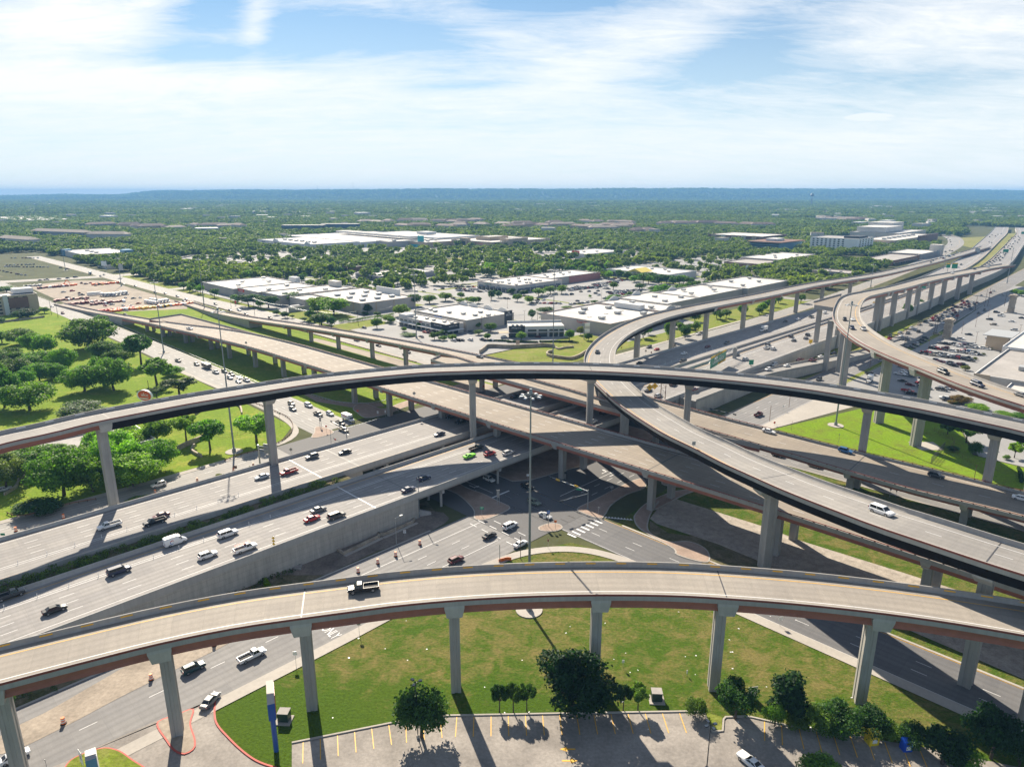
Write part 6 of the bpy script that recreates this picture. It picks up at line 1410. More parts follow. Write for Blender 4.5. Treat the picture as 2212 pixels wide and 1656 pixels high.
s.sign('five BELOW','u',396,6.4,1.5,'sign_white','sign_blue',9.5,1.9);s.box('sign_tower',356,364,363.6,364.2,0,10.4,'w_dark');text('five\nBELOW',1.7,'sign_white',s.root,(*s.loc([XY(360,363.4)])[0],8.2),(math.pi/2,0,AW),.03)
for w in (370,383,403,415):s.box('loading_door',317.9,318,w,w+3,0,3.6,'w_tan')
s=Shop('shop_building','small shop block with a dark corner facade and shaded shop fronts','shop',300,316,365,421,7,'w_pale',group='small shops');s.units([(306,408),(309,398),(309,390),(310,379),(311,372)],6.1,2)
s.windows('u',383,420,7,.3,2.8);s.windows('u',383,420,7,4,5,.3);s.box('facade_panel',299.8,300,365,382,3.2,7.4,'w_dark');s.box('facade_panel',300,312,364.8,365,3.2,7.4,'w_dark');s.windows('u',366,381,3,.2,3,.1);s.windows('w',301,311,2,.2,3,.1)
s.box('canopy',297.2,299.8,364,421,3.0,3.25,'w_white');s.box('canopy',299,314,361.5,364.7,3.0,3.25,'w_white');s.sign('FIRE BOWL CAFE','u',374,5.7,1.15,'sign_white',off=.15);s.sign('FIRE BOWL CAFE','w',306,5.7,1.0,'sign_white',off=.15);s.sign('GREEN','u',394,5.8,1.2,'sign_red');s.box('entrance_tower',300.2,309,412,420.8,6.5,8.6,'w_white')
# the low glass-fronted building, turned square to the camera
X0,Y0=-2.0,462.0;ga=math.atan2(4,38);rt=empty('shop_building',(X0,Y0,0),'white glass-fronted building with a black left corner','shop','small shops',ga)
def lb(name,x0,x1,y0,y1,z0,z1,mat):g_=MB();g_.box(((x0+x1)/2,(y0+y1)/2,(z0+z1)/2),(x1-x0,y1-y0,z1-z0)); return g_.build(name,[M(mat)],rt)
lb('wall',0,38.5,0,14,0,7.6,'w_white');lb('roof',.4,38,.4,13.6,7.61,7.66,'roof_white');lb('facade_panel',-.15,11,-.2,-.01,0,8.2,'w_dark');lb('parapet',0,38.5,13.4,14,7.62,9.2,'w_white')
for k,(a,b) in enumerate([(.5,10.5),(13,19),(20.5,26.5),(28,34),(35,38)]):
 lb('window',a,b,-.3,-.21 if k==0 else -.05,.3,3.1,'winglass');lb('window',a,b,-.3,-.21 if k==0 else -.05,4.1,5.3,'winglass')
lb('canopy',-.5,39.5,-1.6,-.32,3.4,3.6,'w_pale');lb('patio_roof',-7,-.3,-1,6,3.3,3.5,'w_tan');text('MADgreens',1.35,'sign_white',rt,(5,-.26,6.7),(math.pi/2,0,0),.03)
for x in (3,6,9):g_=MB();g_.box((x,4,8.1),(1.6,1.4,.9));g_.build('rooftop_unit',[M('hvac')],rt)
for k in range(12): pass
s=Shop('store_building','L-shaped store row with blue awnings and a crowd of roof units','store',479,550,475,530,8,'w_pale',trim='cap_red',group=BG);s.block(550.5,632,491,531,8,'w_beige');s.block(632.5,636,491,529,7.5,'w_pink')
s.units([(488+(i*37)%55,482+(i*23)%42) for i in range(14)]+[(560+10*i,505+(i*13)%18) for i in range(6)],7.1,2.2)
s.windows('u',476,529,9,.3,2.9,.2);s.windows('w',481,548,10,.3,2.9,.2)
for k in range(6):s.box('awning',477.6,479,478+k*8.5,484+k*8.5,3.2,4.4,'awning')
for k in range(7):s.box('awning',483+k*9.5,490+k*9.5,473.6,475,3.2,4.4,'awning')
s.sign('DOLLAR TREE','u',514,6,1.6,'sign_green');s.sign("Gatti's",'u',498,6,1.3,'w_dark');s.sign('AmericasMart','w',505,6,1.5,'sign_blue');s.box('pink_front',580,632,490.6,490.95,0,7.4,'w_pink')
s=Shop('store_building','wide glass-fronted store with a yellow gabled entrance and white columns','store',668,728,420,507,8,'w_white',group=BG);s.windows('u',424,452,5,.5,5,.06);s.windows('u',472,504,5,.5,5,.06)
g_=MB();zz_=11.5
for (u,w,z) in (): pass
A_=s.loc([XY(662,452),XY(662,472),XY(685,472),XY(685,452),XY(662,462),XY(685,462)])
g_.face([(*A_[0],8.2),(*A_[4],12),(*A_[5],12),(*A_[3],8.2)]);g_.face([(*A_[4],12),(*A_[1],8.2),(*A_[2],8.2),(*A_[5],12)]);g_.face([(*A_[0],8.2),(*A_[1],8.2),(*A_[4],12)]);g_.build('gable',[mat_plain('yellow roof',(.72,.58,.12),.6)],s.root)
for w in (453,459,465,471):s.box('column',662.2,663.2,w-.5,w+.5,0,8.2,'w_white')
s.sign('BABIES','u',462,8.0,1.6,'sign_blue',off=6);s.units([(700,440),(710,470),(715,455),(695,495)],7.1,2.6)
s=Shop('department_store','large pale department store with an arched entrance, left part of the mall','department store',598,700,1092,1288,11,'w_white',group='shopping mall');arch(s,597.6,1215,18,11,4.5,3);s.box('entrance_recess',597.4,597.95,1210,1220,0,9,'w_grey');s.sign("Dillard's",'u',1262,7.5,4.2,'w_dark');s.units([(630,1130+22*k) for k in range(6)],10.1,5);arch(s,598,1100,16,11,4,3)
s=Shop('mall_building','long mall building with vaulted white roofs and a turquoise tower','shopping mall',735,850,1052,1092,11,'w_beige',group='shopping mall');s.block(780,900,1000,1052,10,'w_tan');s.block(702,930,1092,1390,10,'w_white');s.block(850,960,1052,1300,13,'w_white')
for k in range(7):s.box('roof_vault',800+2*k,830+2*k,1075+42*k,1108+42*k,12.9,16.5,'roof_white')
s.box('glass_tower',790,797,1028,1038,0,20,'w_teal');s.box('glass_front',779.7,779.95,1018,1046,0,5,'w_teal');s.box('roof_dome',900,925,1150,1185,13,18,'w_white');s.units([(800,1020),(830,1035),(760,1070),(880,1020)],10,5)
s=Shop('department_store','tan department store with stepped towers, right end of the mall','department store',838,990,888,998,13,'w_tan',group='shopping mall');s.box('entrance_tower',836.5,845,952,972,0,17,'w_tan');s.box('entrance_glass',836.2,836.45,957,967,0,11,'winglass');s.block(870,920,930,965,19,'w_tan');s.block(880,930,888.4,912,17,'w_tan');s.sign("macy's",'u',917,9.5,4.6,'sign_red');s.sign('*','u',930,8.5,7,'sign_red')
s=Shop('store_building','white store with a red roof sign and green window bands, right of the mall','store',818,912,658,718,7.5,'w_white',group=BG);s.sign('savers','u',680,9,3.4,'sign_white','sign_red',15,4.4);s.box('green_band',817.8,817.95,690,704,3,4.2,'sign_green');s.box('green_band',840,905,657.8,657.95,1.5,5,'lime');s.units([(835,700),(850,690),(870,680)],6.6,3)
s=Shop('hotel_building','tall white hotel block with rows of small windows near the highway','hotel',1215,1290,408,486,23,'white','roof_grey')
for f in range(6):s.windows('u',428,484,8,2.6+f*3.4,4.6+f*3.4,.55);s.windows('w',1220,1286,5,2.6+f*3.4,4.6+f*3.4,.6)
s.box('penthouse',1240,1280,415,440,22.2,25.5,'w_dark')
s=Shop('office_building','mid-rise office with blue glass walls and a flat overhanging roof','office',1146,1236,508,562,14.5,'w_blue','roof_white');s.box('roof_slab',1142,1240,505,566,14.5,16,'w_brown');s.box('penthouse',1170,1200,525,545,16,20,'w_white')
for f in range(4):s.box('window_band',1145.7,1145.95,510,560,1.5+f*3.4,3.4+f*3.4,'winglass')
s=Shop('apartment_building','brown and pale striped apartment block before the blue glass office','apartment building',1310,1420,618,735,14,'w_brown','roof_white')
for k in range(5):s.box('bay',1309,1309.95,630+k*22,639+k*22,0,14.6,'w_pale' if k%2 else 'w_tan')
s=Shop('store_building','low brown store row with a pale upper wall right of the office','store',868,930,410,460,6.5,'w_brown','roof_grey');s.block(930.5,1055,412,468,8,'w_pale');s.sign('BARNES & NOBLE','u',430,5,2.2,'w_pale');s.units([(960,430),(990,445),(1020,425)],7.2,3);s.block(1000,1055,400,411.5,7,'w_brown')
s=Shop('store_building','small tan shoe store near the long flyover','store',836,868,286,328,7,'w_tan','roof_grey');s.sign('SKECHERS','u',304,5.6,2.4,'sign_white','w_dark',17,3.6);s.windows('u',296,312,3,.3,3.6,.1);s.units([(850,300),(856,315)],6.1,2.4)
s=Shop('store_building','low brown brick store row further along the frontage road','store',1032,1160,300,340,7,'w_brown','roof_grey');s.windows('u',305,335,5,.4,3.6,.2);s.windows('w',1040,1150,10,.4,3.6,.2)
s=Shop('store_building','grey store with a square tower beside the long flyover','store',1168,1262,300,346,8,'w_grey','roof_white');s.box('corner_tower',1255,1272,296,312,0,17,'w_pale')
s=Shop('mall_building','big shopping centre with two large white gabled roofs, far right','shopping centre',1420,1700,412,470,11,'w_tan','roof_white');s.block(1560,1690,408,411.8,14,'w_brown')
s.block(1640,1840,470.5,570,13,'w_pale');s.box('gable_roof',1650,1760,500,560,13,24,'roof_white');s.box('gable_roof',1765,1840,520,575,13,30,'roof_white');s.block(1375,1419.5,420,462,6,'w_grey');s.units([(1450+30*k,440) for k in range(7)],10,6)
s=Shop('hotel_building','five storey beige hotel with brown panels, far left edge','hotel',55,122,682,708,15.5,'w_tan','roof_white')
for f in range(5):s.windows('w',62,116,9,1.2+f*2.9,2.6+f*2.9,.5)
for u in (77,98):s.box('white_bay',u,u+3.2,681.4,681.95,0,16.2,'w_white')
s.box('brown_panel',101.5,115,681.6,681.9,5,13.5,'w_brown');s.box('stair_tower',108,121.8,694,706,15.5,19,'w_white');s.box('entrance_canopy',60,82,674,681.5,3,4,'w_white')
s=Shop('store_building','square pale warehouse-like store beyond the equipment yard','store',275,342,1170,1288,8.5,'w_pale',group=BG);s.box('blue_corner',330,343,1168,1190,0,12,'w_blue');s.box('blue_corner',273,285,1276,1290,0,10,'w_blue');s.units([(300,1200+25*k) for k in range(3)],7.6,4)
s=Shop('warehouse_building','far shed with a broad pale roof among the trees on the left','warehouse',468,610,2665,3180,13,'w_pale','roof_white')
s=Shop('shop_building','low fast food building with a pylon sign beyond the yard','shop',262,282,1010,1052,5.5,'w_pale','roof_grey');s.box('red_band',261.7,261.95,1012,1050,4,5.2,'sign_red')
for k,(u0,u1,w0,w1) in enumerate([(480,520,868,940),(470,500,760,800),(440,520,650,700)]):
 s=Shop('shop_building',['low restaurant with a round dark sign behind the stepped stores','small dark-fronted restaurant left of the meadow','low dark shop block with a pitched grey front behind the stepped stores'][k],'restaurant',u0,u1,w0,w1,6,['w_white','w_brown','w_grey'][k],'roof_white');s.box('dark_front',u0-.4,u0-.05,w0+5,w1-5,.4,4,'winglass');s.units([((u0+u1)/2,(w0+w1)/2)],5,3)
# right-hand stores by the big lot
s=Shop('store_building','white-roofed store with a timber entrance frame beside the right-hand lot','store',484,640,-60,74,9,'w_white');s.box('skylit_roof',500,510,40,60,8.3,10.2,'hvac');s.box('timber_wall',516,519,76,88,0,9,'w_tan');s.box('entrance_roof',514,540,74.5,90,9,9.4,'hvac');s.box('timber_post',538,539,88,89,0,9,'w_tan')
s=Shop('store_building','lower store with a gravel roof in front of the white-roofed right-hand store','store',402,483.5,-60,71,8,'w_beige','roof_grey');s.units([(432,55),(428,40),(420,20)],7,4);s.block(384,401.5,-60,55,6.5,'w_grey');s.box('timber_wall',401.6,402,64,71,2,8.3,'w_tan')
s=Shop('shop_building','low building with a dark strip window behind the right-hand trees','shop',300,340,-70,8,5,'w_grey','roof_grey');s.windows('u',-30,5,4,1.2,3.2,.1)
s=Shop('office_building','low office with a ribbon window under the highest flyover, left edge','office',44,78,272,300,5,'w_pale','roof_grey');s.windows('u',274,298,7,1,3.4,.1);s.windows('w',46,76,6,1,3.4,.1)
# hip-roofed apartments and far houses
def hip(name,label,cat,X,Y,a,L,D,h,rise,wall,roof,group):
 rt_=empty(name,(X,Y,0),label,cat,group,a);mb=MB();mb.box((0,0,h/2),(L,D,h));mb.build('wall',[M(wall)],rt_)
 r=MB();e=1.2;A=[(-L/2-e,-D/2-e,h),(L/2+e,-D/2-e,h),(L/2+e,D/2+e,h),(-L/2-e,D/2+e,h)];B=[(-L/2+D*.45,0,h+rise),(L/2-D*.45,0,h+rise)]
 r.face([A[0],A[1],B[1],B[0]]);r.face([A[1],A[2],B[1]]);r.face([A[2],A[3],B[0],B[1]]);r.face([A[3],A[0],B[0]]);r.build('roof',[M(roof)],rt_); return rt_
g=random.Random(21)
APT=[(f1,p) for p in [(1150,440),(1250,447),(1350,457),(1450,452),(1560,457),(1740,442),(1900,442),(2030,442),(2120,447),(900,432)]]+[(f2,p) for p in [(1250,398),(1350,402),(1450,398),(1600,392),(1700,388),(1900,392),(2000,398),(2100,398),(1580,445),(1720,442),(1960,445),(2060,440)]]+[(f3,p) for p in [(30,402),(130,392),(230,388),(100,432),(280,432),(480,424),(560,442),(640,418),(720,432),(830,442),(920,418),(1000,432),(1180,457),(1270,447),(1350,462),(1420,442),(1500,452),(1560,432),(1650,492),(1740,487),(1900,424),(1990,414),(2080,422),(2170,414),(1200,398),(1300,402),(1480,402),(1550,408)]]+[(f4,p) for p in [(60,520),(250,520),(360,525),(560,530),(800,540),(960,545)]]+[(f4,(1650+60*k,462+(k*7)%18)) for k in range(8)]
for i,(fn,p) in enumerate(APT):
 X,Y,_=at(*fn(*p));far_=fn is f4 and p[1]<500
 hip('apartment_house','reddish hip-roofed house in the estate below the far green field' if far_ else 'hip-roofed apartment house in the band of housing beyond the shops','apartment house',X,Y,g.choice([AW,AU,0.1])+g.uniform(-.15,.15),g.uniform(42,75),g.uniform(16,22),g.uniform(12,15),g.uniform(4,6),g.choice(['w_pale','w_tan','w_grey']),g.choice(['roof_brown','roof_tan','roof_brown']),'housing beyond the shops' if not far_ else 'far housing estate')
for i,(a,b) in enumerate([((290,460),(760,478)),((770,490),(1115,492)),((0,510),(275,530))]):
 X1,Y1,_=at(*f1(*a),12);X2,Y2,_=at(*f1(*b),12);L=math.dist((X1,Y1),(X2,Y2));rt_=hip('apartment_building',['longest grey apartment block on the far left','apartment block with a red banner on the far left','low apartment block at the left edge'][i],'apartment building',(X1+X2)/2,(Y1+Y2)/2+9,math.atan2(Y2-Y1,X2-X1),L,20,15 if i<2 else 12,5,'w_grey' if i==0 else 'w_pale','roof_tan', None)
 n=int(L/9)
 for f in range(3):
  for k in range(n):
   mb=MB();mb.box((-L/2+5+k*(L-8)/n,-9.05,2.2+f*3.6),(3.0,.1,1.9));mb.build('window',[M('winglass')],rt_)
for i,(a,b,h) in enumerate([((505,465),(870,465),17),((850,455),(1180,455),18)]):
 X1,Y1,_=at(*f2(*a));X2,Y2,_=at(*f2(*b));L=math.dist((X1,Y1),(X2,Y2));rt_=empty('office_building',((X1+X2)/2,(Y1+Y2)/2+12,0),['left of the two long dark offices behind the mall','right of the two long dark offices behind the mall'][i],'office', None,math.atan2(Y2-Y1,X2-X1))
 mb=MB();mb.box((0,0,h/2),(L,26,h));mb.build('wall',[M('w_dark')],rt_);mb=MB();mb.box((0,0,h+.6),(L+2,28,1.2));mb.build('roof',[M('w_pale')],rt_)
 for f in range(4):mb=MB();mb.box((0,-13.06,3+f*3.9),(L-4,.1,1.0));mb.build('window_band',[M('w_blue')],rt_)
FARB=[(f2,(1430,178),150),(f2,(1225,230),90),(f2,(1520,248),120),(f2,(1530,270),110),(f2,(1650,245),60),(f2,(280,198),90),(f2,(215,198),40),(f2,(105,212),40),(f2,(750,320),0),(f2,(1395,300),50),(f1,(1885,222),40),(f3,(410,128),80),(f3,(1010,160),50),(f3,(1340,228),70),(f3,(1540,238),190),(f3,(1920,232),220),(f3,(205,240),30),(f3,(340,312),110),(f3,(1850,270),60),(f4,(310,280),50),(f4,(480,278),80),(f4,(595,280),80),(f4,(1165,158),70),(f4,(2160,185),80),(f4,(2150,330),70),(f4,(2020,338),30),(f5,(490,105),60),(f5,(1900,215),90),(f5,(2090,125),60),(f5,(650,190),20),(f5,(1160,285),70),(f5,(2060,300),0)]
for fn,p,wpx in FARB:
 if wpx==0: continue
 X,Y,_=at(*fn(*p));k=fn(1,0)[0]-fn(0,0)[0];L=wpx*k*Y/FPX*.95;rt_=empty('distant_building',(X,Y,0),'pale flat-roofed building showing above the far trees','building','pale buildings among the far trees',g.uniform(-.2,.2))
 mb=MB();mb.box((0,0,6),(L,L*.35+12,12));mb.build('wall',[M('w_pale')],rt_);mb=MB();mb.box((0,0,12.5),(L+1,L*.35+13,1));mb.build('roof',[M('white')],rt_)
# ---------------------------------------------------------------- hills, far woods, horizon
RIDGE=[(-9500,5),(-8600,18),(-7200,45),(-6300,40),(-5800,92),(-4300,112),(-2500,118),(-600,126),(1500,130),(4000,132),(6500,120),(8200,104),(10500,80)]
rn=np.random.default_rng(4)
def ridge(x): return float(np.interp(x,[a for a,b in RIDGE],[b for a,b in RIDGE]))
def wob(x,s): return math.sin(x/610+s)*4+math.sin(x/233+2*s)*2.5+math.sin(x/91+3*s)*1.2
def hill_z(x,y):
 a=min(1,max(0,(y-8200)/3200));b=math.exp(-((y-5200-.12*x)/900)**2)*(7+6*math.sin(x/900+1))
 return max(0,a*a*(3-2*a)*(ridge(x*11400/max(y,1))+wob(x,y/3000)))+max(0,b)
mb=MB();xs=np.linspace(-11800,11800,150);ys=np.linspace(3400,12200,42);grid=[[(x,y,hill_z(x,y)-(.6 if y<3600 else 0)) for x in xs] for y in ys]
for j in range(len(ys)-1):
 for i in range(len(xs)-1):mb.face([grid[j][i],grid[j][i+1],grid[j+1][i+1],grid[j+1][i]])
MATS['hills']=mat_grass('wooded hills',(.055,.09,.034),(.075,.105,.04),(.13,.125,.075),.0012,(.62,.8),.012)
mb.build('hills',M('hills'),smooth=True,kind='structure')
# every far tree that nobody could count: scattered copies on one point cloud
BL=bpy.data.collections.new('far tree shapes')
for i in range(4):
 g_=random.Random(50+i);lobes=[(g_.uniform(-.32,.32),g_.uniform(-.32,.32),g_.uniform(.35,.78),g_.uniform(.2,.32),g_.uniform(.2,.8)) for _ in range(9)]
 V,F,T=leaf_cloud(90+i,lobes,260,.12);o=bpy.data.objects.new('far_tree_shape',cloud_mesh('far_tree_shape',V,F,T));o.color=(*[(.05,.10,.022),(.066,.12,.022),(.042,.085,.024),(.085,.135,.026)][i],1);BL.objects.link(o)
def hwy_w(u):
 us=[0,650,800,1010,1155,1426,1700,2000,2400];lo=[118,128,138,140,150,190,228,268,318];hi=[262,262,272,290,305,345,375,420,520]
 return np.interp(u,us,lo),np.interp(u,us,hi)
LOTS=[(262,700,252,760),(690,1000,405,560),(560,1010,860,1290),(360,660,880,1150),(640,1010,600,850),(600,700,760,815),(330,420,1320,1440)]
pts=[];sc=[]
for (d0,d1,cell,s0,s1) in [(520,1500,8.5,8,13.5),(1500,3000,12.0,10,16),(3000,5500,20,14,22),(5500,9000,36,20,30),(9000,11700,60,30,46)]:
 area=.80*(d1*d1-d0*d0)+160*(d1-d0);n=int(area/cell**2)
 y=np.sqrt(rn.random(n)*(d1**2-d0**2)+d0**2);x=(rn.random(n)*2-1)*(.80*y+80);u=(x+y)*R2;w=(y-x)*R2
 dens=.78+.34*np.sin(x/170+np.sin(y/240)*2)*np.sin(y/210+1.3);keep=rn.random(n)<dens
 lo,hi=hwy_w(u);keep&=~((w>lo)&(w<hi)&(u>0)&(u<2450))
 inlot=np.zeros(n,bool)
 for a,b,c,d in LOTS:inlot|=(u>a)&(u<b)&(w>c)&(w<d)
 keep&=~inlot|(rn.random(n)<np.where((u>560)&(w>560),.27,np.where((u>690)|(w>560),.16,.0)))
 for a,b,c,d in BOXES:keep&=~((u>a-6)&(u<b+4)&(w>c-6)&(w<d+4))
 keep&=~((u<250)&(w<1010)&(w>-100))&~((w<150)&(u<1000)&(w>-60))&~((u>120)&(u<262)&(w<1400))
 keep&=~((u>-80)&(u<130)&(w>940)&(w<1085))&~((np.abs(w-930)<18)&(u<340))&~((u>1020)&(u<1290)&(w>280)&(w<350))
 keep&=~((u>2540)&(u<2860)&(w>950)&(w<1110))&~((w<400)&(w>255)&(u>1480)&(u<1900))&(y<11600)
 for oo in COL.objects:
  if oo.get('category') in ('apartment house','apartment building','building','office','warehouse'):
   ox,oy=oo.location.x,oo.location.y
   if d0<oy<d1:keep&=~((np.abs(x-ox)<34+cell)&(y<oy+12)&(y>oy-(45 if oy<2600 else 90)))
 x,y=x[keep],y[keep];z=np.array([hill_z(a,b) if b>3600 else 0.0 for a,b in zip(x,y)])
 pts.append(np.stack([x,y,z-.3],1));sc.append(rn.uniform(s0,s1,len(x)))
P_=np.concatenate(pts);S_=np.concatenate(sc)
me=bpy.data.meshes.new('far_woods');me.vertices.add(len(P_));me.vertices.foreach_set('co',P_.ravel());a_=me.attributes.new('size','FLOAT','POINT');a_.data.foreach_set('value',S_.astype(np.float32));me.update()
fw=bpy.data.objects.new('far_woods',me);COL.objects.link(fw);fw.color=(.135,.195,.042,1);fw['kind']='stuff';fw['label']='unbroken green woods reaching to the horizon'
ng=bpy.data.node_groups.new('far woods','GeometryNodeTree');ng.interface.new_socket('Geometry',in_out='INPUT',socket_type='NodeSocketGeometry');ng.interface.new_socket('Geometry',in_out='OUTPUT',socket_type='NodeSocketGeometry')
gi,go=ng.nodes.new('NodeGroupInput'),ng.nodes.new('NodeGroupOutput');ip=ng.nodes.new('GeometryNodeInstanceOnPoints');ci=ng.nodes.new('GeometryNodeCollectionInfo');ci.inputs['Collection'].default_value=BL;ci.inputs['Separate Children'].default_value= True;ci.inputs['Reset Children'].default_value= True
na=ng.nodes.new('GeometryNodeInputNamedAttribute');na.data_type='FLOAT';na.inputs['Name'].default_value='size';rv=ng.nodes.new('FunctionNodeRandomValue');rv.data_type='FLOAT_VECTOR';rv.inputs[0].default_value=(0,0,0);rv.inputs[1].default_value=(0,0,6.28)
ip.inputs['Pick Instance'].default_value= True;ng.links.new(gi.outputs[0],ip.inputs['Points']);ng.links.new(ci.outputs[0],ip.inputs['Instance']);ng.links.new(rv.outputs[0],ip.inputs['Rotation']);ng.links.new(na.outputs[0],ip.inputs['Scale']);ng.links.new(ip.outputs[0],go.inputs[0])
fw.modifiers.new('scatter','NODES').node_group=ng
# slim things on the horizon
for i,(fn,x,t_,b_) in enumerate([(f2,815,55,140),(f2,1132,32,130),(f2,920,66,140),(f4,1036,58,140),(f3,846,95,125)]):
 Y=10500;px,tp=fn(x,t_);X=(px-PX)/FPX*Y*1.0;z1=CAM_H+(417-tp)*Y/FPX*1.05
 X=(px-PX)/FPX*(Y*cP+(CAM_H-z1)*sP);z1=min(z1,400);base=hill_z(X,Y);mb=MB();mb.tube((0,0,-2),(0,0,z1-base),2.0,1.0,5);o=mb.build('radio_mast',M('pole'));o.location=(X,Y,base)
 tag(o,['thin radio mast on the horizon left of the mall','tallest thin radio mast on the horizon','short radio mast between the two taller ones on the left','lone radio mast on the horizon towards the right','short mast on the horizon above the tan department store'][i],'radio mast')
X,Y,_=at(*f4(1512,165));Y=5200;X=(f4(1512,0)[0]-PX)/FPX*(Y*cP+60*sP);wt=empty('water_tower',(X,Y,hill_z(X,Y)),'grey water tower standing above the far woods on the right','water tower');mb=MB();mb.tube((0,0,0),(0,0,62),6,4,12);mb.build('tower_shaft',M('pole'),wt);mb=MB();mb.tube((0,0,66),(0,0,78),8,14,16);mb.tube((0,0,78),(0,0,88),14,6,16);mb.build('tank',M('dark'),wt)
# plants in the highway median
gm=np.random.default_rng(9);lob=[]
for k in range(520):
 u=gm.uniform(-150,104);w=182+gm.normal()*1.5;w=min(184.6,max(179.4,w));x,y=XY(u,w);r=gm.uniform(.6,1.35);lob.append((x,y,7.1+r*.55,r,gm.uniform(.15,.9)))
V,F,T=leaf_cloud(77,lob,42000,.17);mw=bpy.data.objects.new('median_weeds',cloud_mesh('median_weeds',V,F,T));COL.objects.link(mw);mw.color=(.10,.165,.035,1);mw['kind']='stuff';mw['label']='rank green weeds filling the highway median'
lob=[]
for k in range(260):
 u=gm.uniform(5,75);w=158+gm.normal()*2.0-abs(gm.normal())*2;x,y=XY(u,min(162,w));r=gm.uniform(.4,.9);lob.append((x,y,r*.4,r,gm.uniform(.1,.8)))
for k in range(160):
 u,w=gm.uniform(-25,30),gm.uniform(146,158);x,y=XY(u,w);r=gm.uniform(.3,.8);lob.append((x,y,r*.4,r,gm.uniform(.1,.8)))
for k in range(120):
 u=gm.uniform(25,108);x,y=XY(u,229.5+gm.normal()*.5);r=gm.uniform(.2,.45);lob.append((x,y,r*.4,r,gm.uniform(.3,.9)))
V,F,T=leaf_cloud(78,lob,14000,.16);mw=bpy.data.objects.new('bank_weeds',cloud_mesh('bank_weeds',V,F,T));COL.objects.link(mw);mw.color=(.10,.15,.035,1);mw['kind']='stuff';mw['label']='weeds along the foot of the highway wall'
# roofs that barely show among the far trees, too many and too small to tell apart
RB=bpy.data.collections.new('far roof shapes')
for i,(m_,L,D,h) in enumerate([('w_pale',26,16,15),('roof_tan',18,13,13),('white',44,24,15),('roof_brown',20,14,13),('roof_grey',30,20,14)]):
 q=MB();q.box((0,0,h/2),(L,D,h),0,0,1);e=MB();o=bpy.data.objects.new('far_roof_shape',q.mesh('far_roof_shape',[M('w_pale'),M(m_)]));RB.objects.link(o)
hp=[]
while len(hp)<560:
 y=math.sqrt(rn.random())*6200+1150;x=(rn.random()*2-1)*.78*y;u,w=UW(x,y);lo,hi=hwy_w(u)
 if lo-20<w<hi+25 and u<2450 or (u<1050 and w>-60 and w<1320): continue
 if math.sin(x/420+1)*math.sin(y/560)+.3*math.sin(x/150)<-.05: continue
 hp.append((x,y,hill_z(x,y) if y>3600 else 0))
me=bpy.data.meshes.new('far_rooftops');me.from_pydata(hp,[],[]);fr_=bpy.data.objects.new('far_rooftops',me);COL.objects.link(fr_);fr_['kind']='stuff';fr_['label']='scattered small roofs among the far woods'
a_=me.attributes.new('size','FLOAT','POINT');a_.data.foreach_set('value',rn.uniform(.8,1.35,len(hp)).astype(np.float32));ng2=ng.copy();fr_.modifiers.new('scatter','NODES').node_group=ng2
[setattr(n_.inputs['Collection'],'default_value',RB) for n_ in ng2.nodes if n_.bl_idname=='GeometryNodeCollectionInfo']
# ---------------------------------------------------------------- street furniture
def hgt(X,Y,py):
 v=(py-PY)/FPX; return CAM_H+(-Y*sP-v*Y*cP)/(cP-v*sP)
def mast(bx,by,ty,label,ring=True,r=.36):
 X,Y,_=at(bx,by);h=hgt(X,Y,ty);rt_=empty('high_mast_light',(X,Y,0),label,'light mast','high mast lights')
 b=MB();b.tube((0,0,0),(0,0,.25),3.2,3.2,24);b.build('concrete_pad',M('kerb'),rt_)
 b=MB();b.tube((0,0,.2),(0,0,1.6),.75,.6,16);b.tube((0,0,1.5),(0,0,h),r,r*.42,12);b.build('pole',M('pole'),rt_)
 g_=MB()
 for k in range(24):a,c=k*math.pi/12,(k+1)*math.pi/12;g_.tube((1.6*math.cos(a),1.6*math.sin(a),h-.6),(1.6*math.cos(c),1.6*math.sin(c),h-.6),.07,n=5)
 for k in range(4):a=k*math.pi/2;g_.tube((0,0,h-.6),(1.6*math.cos(a),1.6*math.sin(a),h-.6),.06,n=5)
 g_.tube((0,0,h-.2),(0,0,h+.9),.45,.3,10);g_.build('lamp_ring',M('pole'),rt_)
 for k in range(8):
  a=k*math.pi/4+.2;q=MB();q.box((2.1*math.cos(a),2.1*math.sin(a),h-.75),(.95,.6,.28),a,0,1,.7);q.build('lamp',[M('galv'),M('white')],rt_)
 return rt_
mast(1143,1318,848,'tall grey light mast rising before the junction behind the nearest flyover')
mast(1805,919,655,'light mast on a round pad in the vivid green lawn');mast(505.8,975.6,669,'light mast on a round pad on the lawn inside the curved guardrail');mast(354,762,608,'light mast behind the park trees beside the left street')
mast(1194,800,580,'light mast on the lawn by the stone retaining walls');mast(899.8,730.5,591,'light mast in front of the dark-fronted shop block');mast(441.8,668.3,559,'light mast between the two ramps behind the bare deck stub')
mast(262.4,618,557,'distant light mast by the equipment yard');mast(141.6,584,537,'farthest light mast on the left by the cross road');mast(1880.7,620,570,'light mast beside the straight of the long flyover');mast(2036,592,544,'distant light mast between the two far flyovers');mast(2175,612,537,'distant light mast beside the straight of the tall flyover')
def pole_wood(fn,x,y,ty,label,arms=True,h=None):
 X,Y,_=at(*fn(x,y));h=h or hgt(X,Y,fn(x,ty)[1]);rt_=empty('utility_pole',(X,Y,0),label,'utility pole','wooden utility poles')
 b=MB();b.tube((0,0,-.1),(0,0,h),.17,.11,8);b.build('shaft',M('wood'),rt_)
 if arms:b=MB();b.box((0,0,h-.7),(2.2,.14,.14),AW);[b.tube((k*.7,k*.7,h-.62),(k*.7,k*.7,h-.4),.05,n=5) for k in (-1,0,1)];b.build('crossarm',M('wood'),rt_)
 return (X,Y,h)
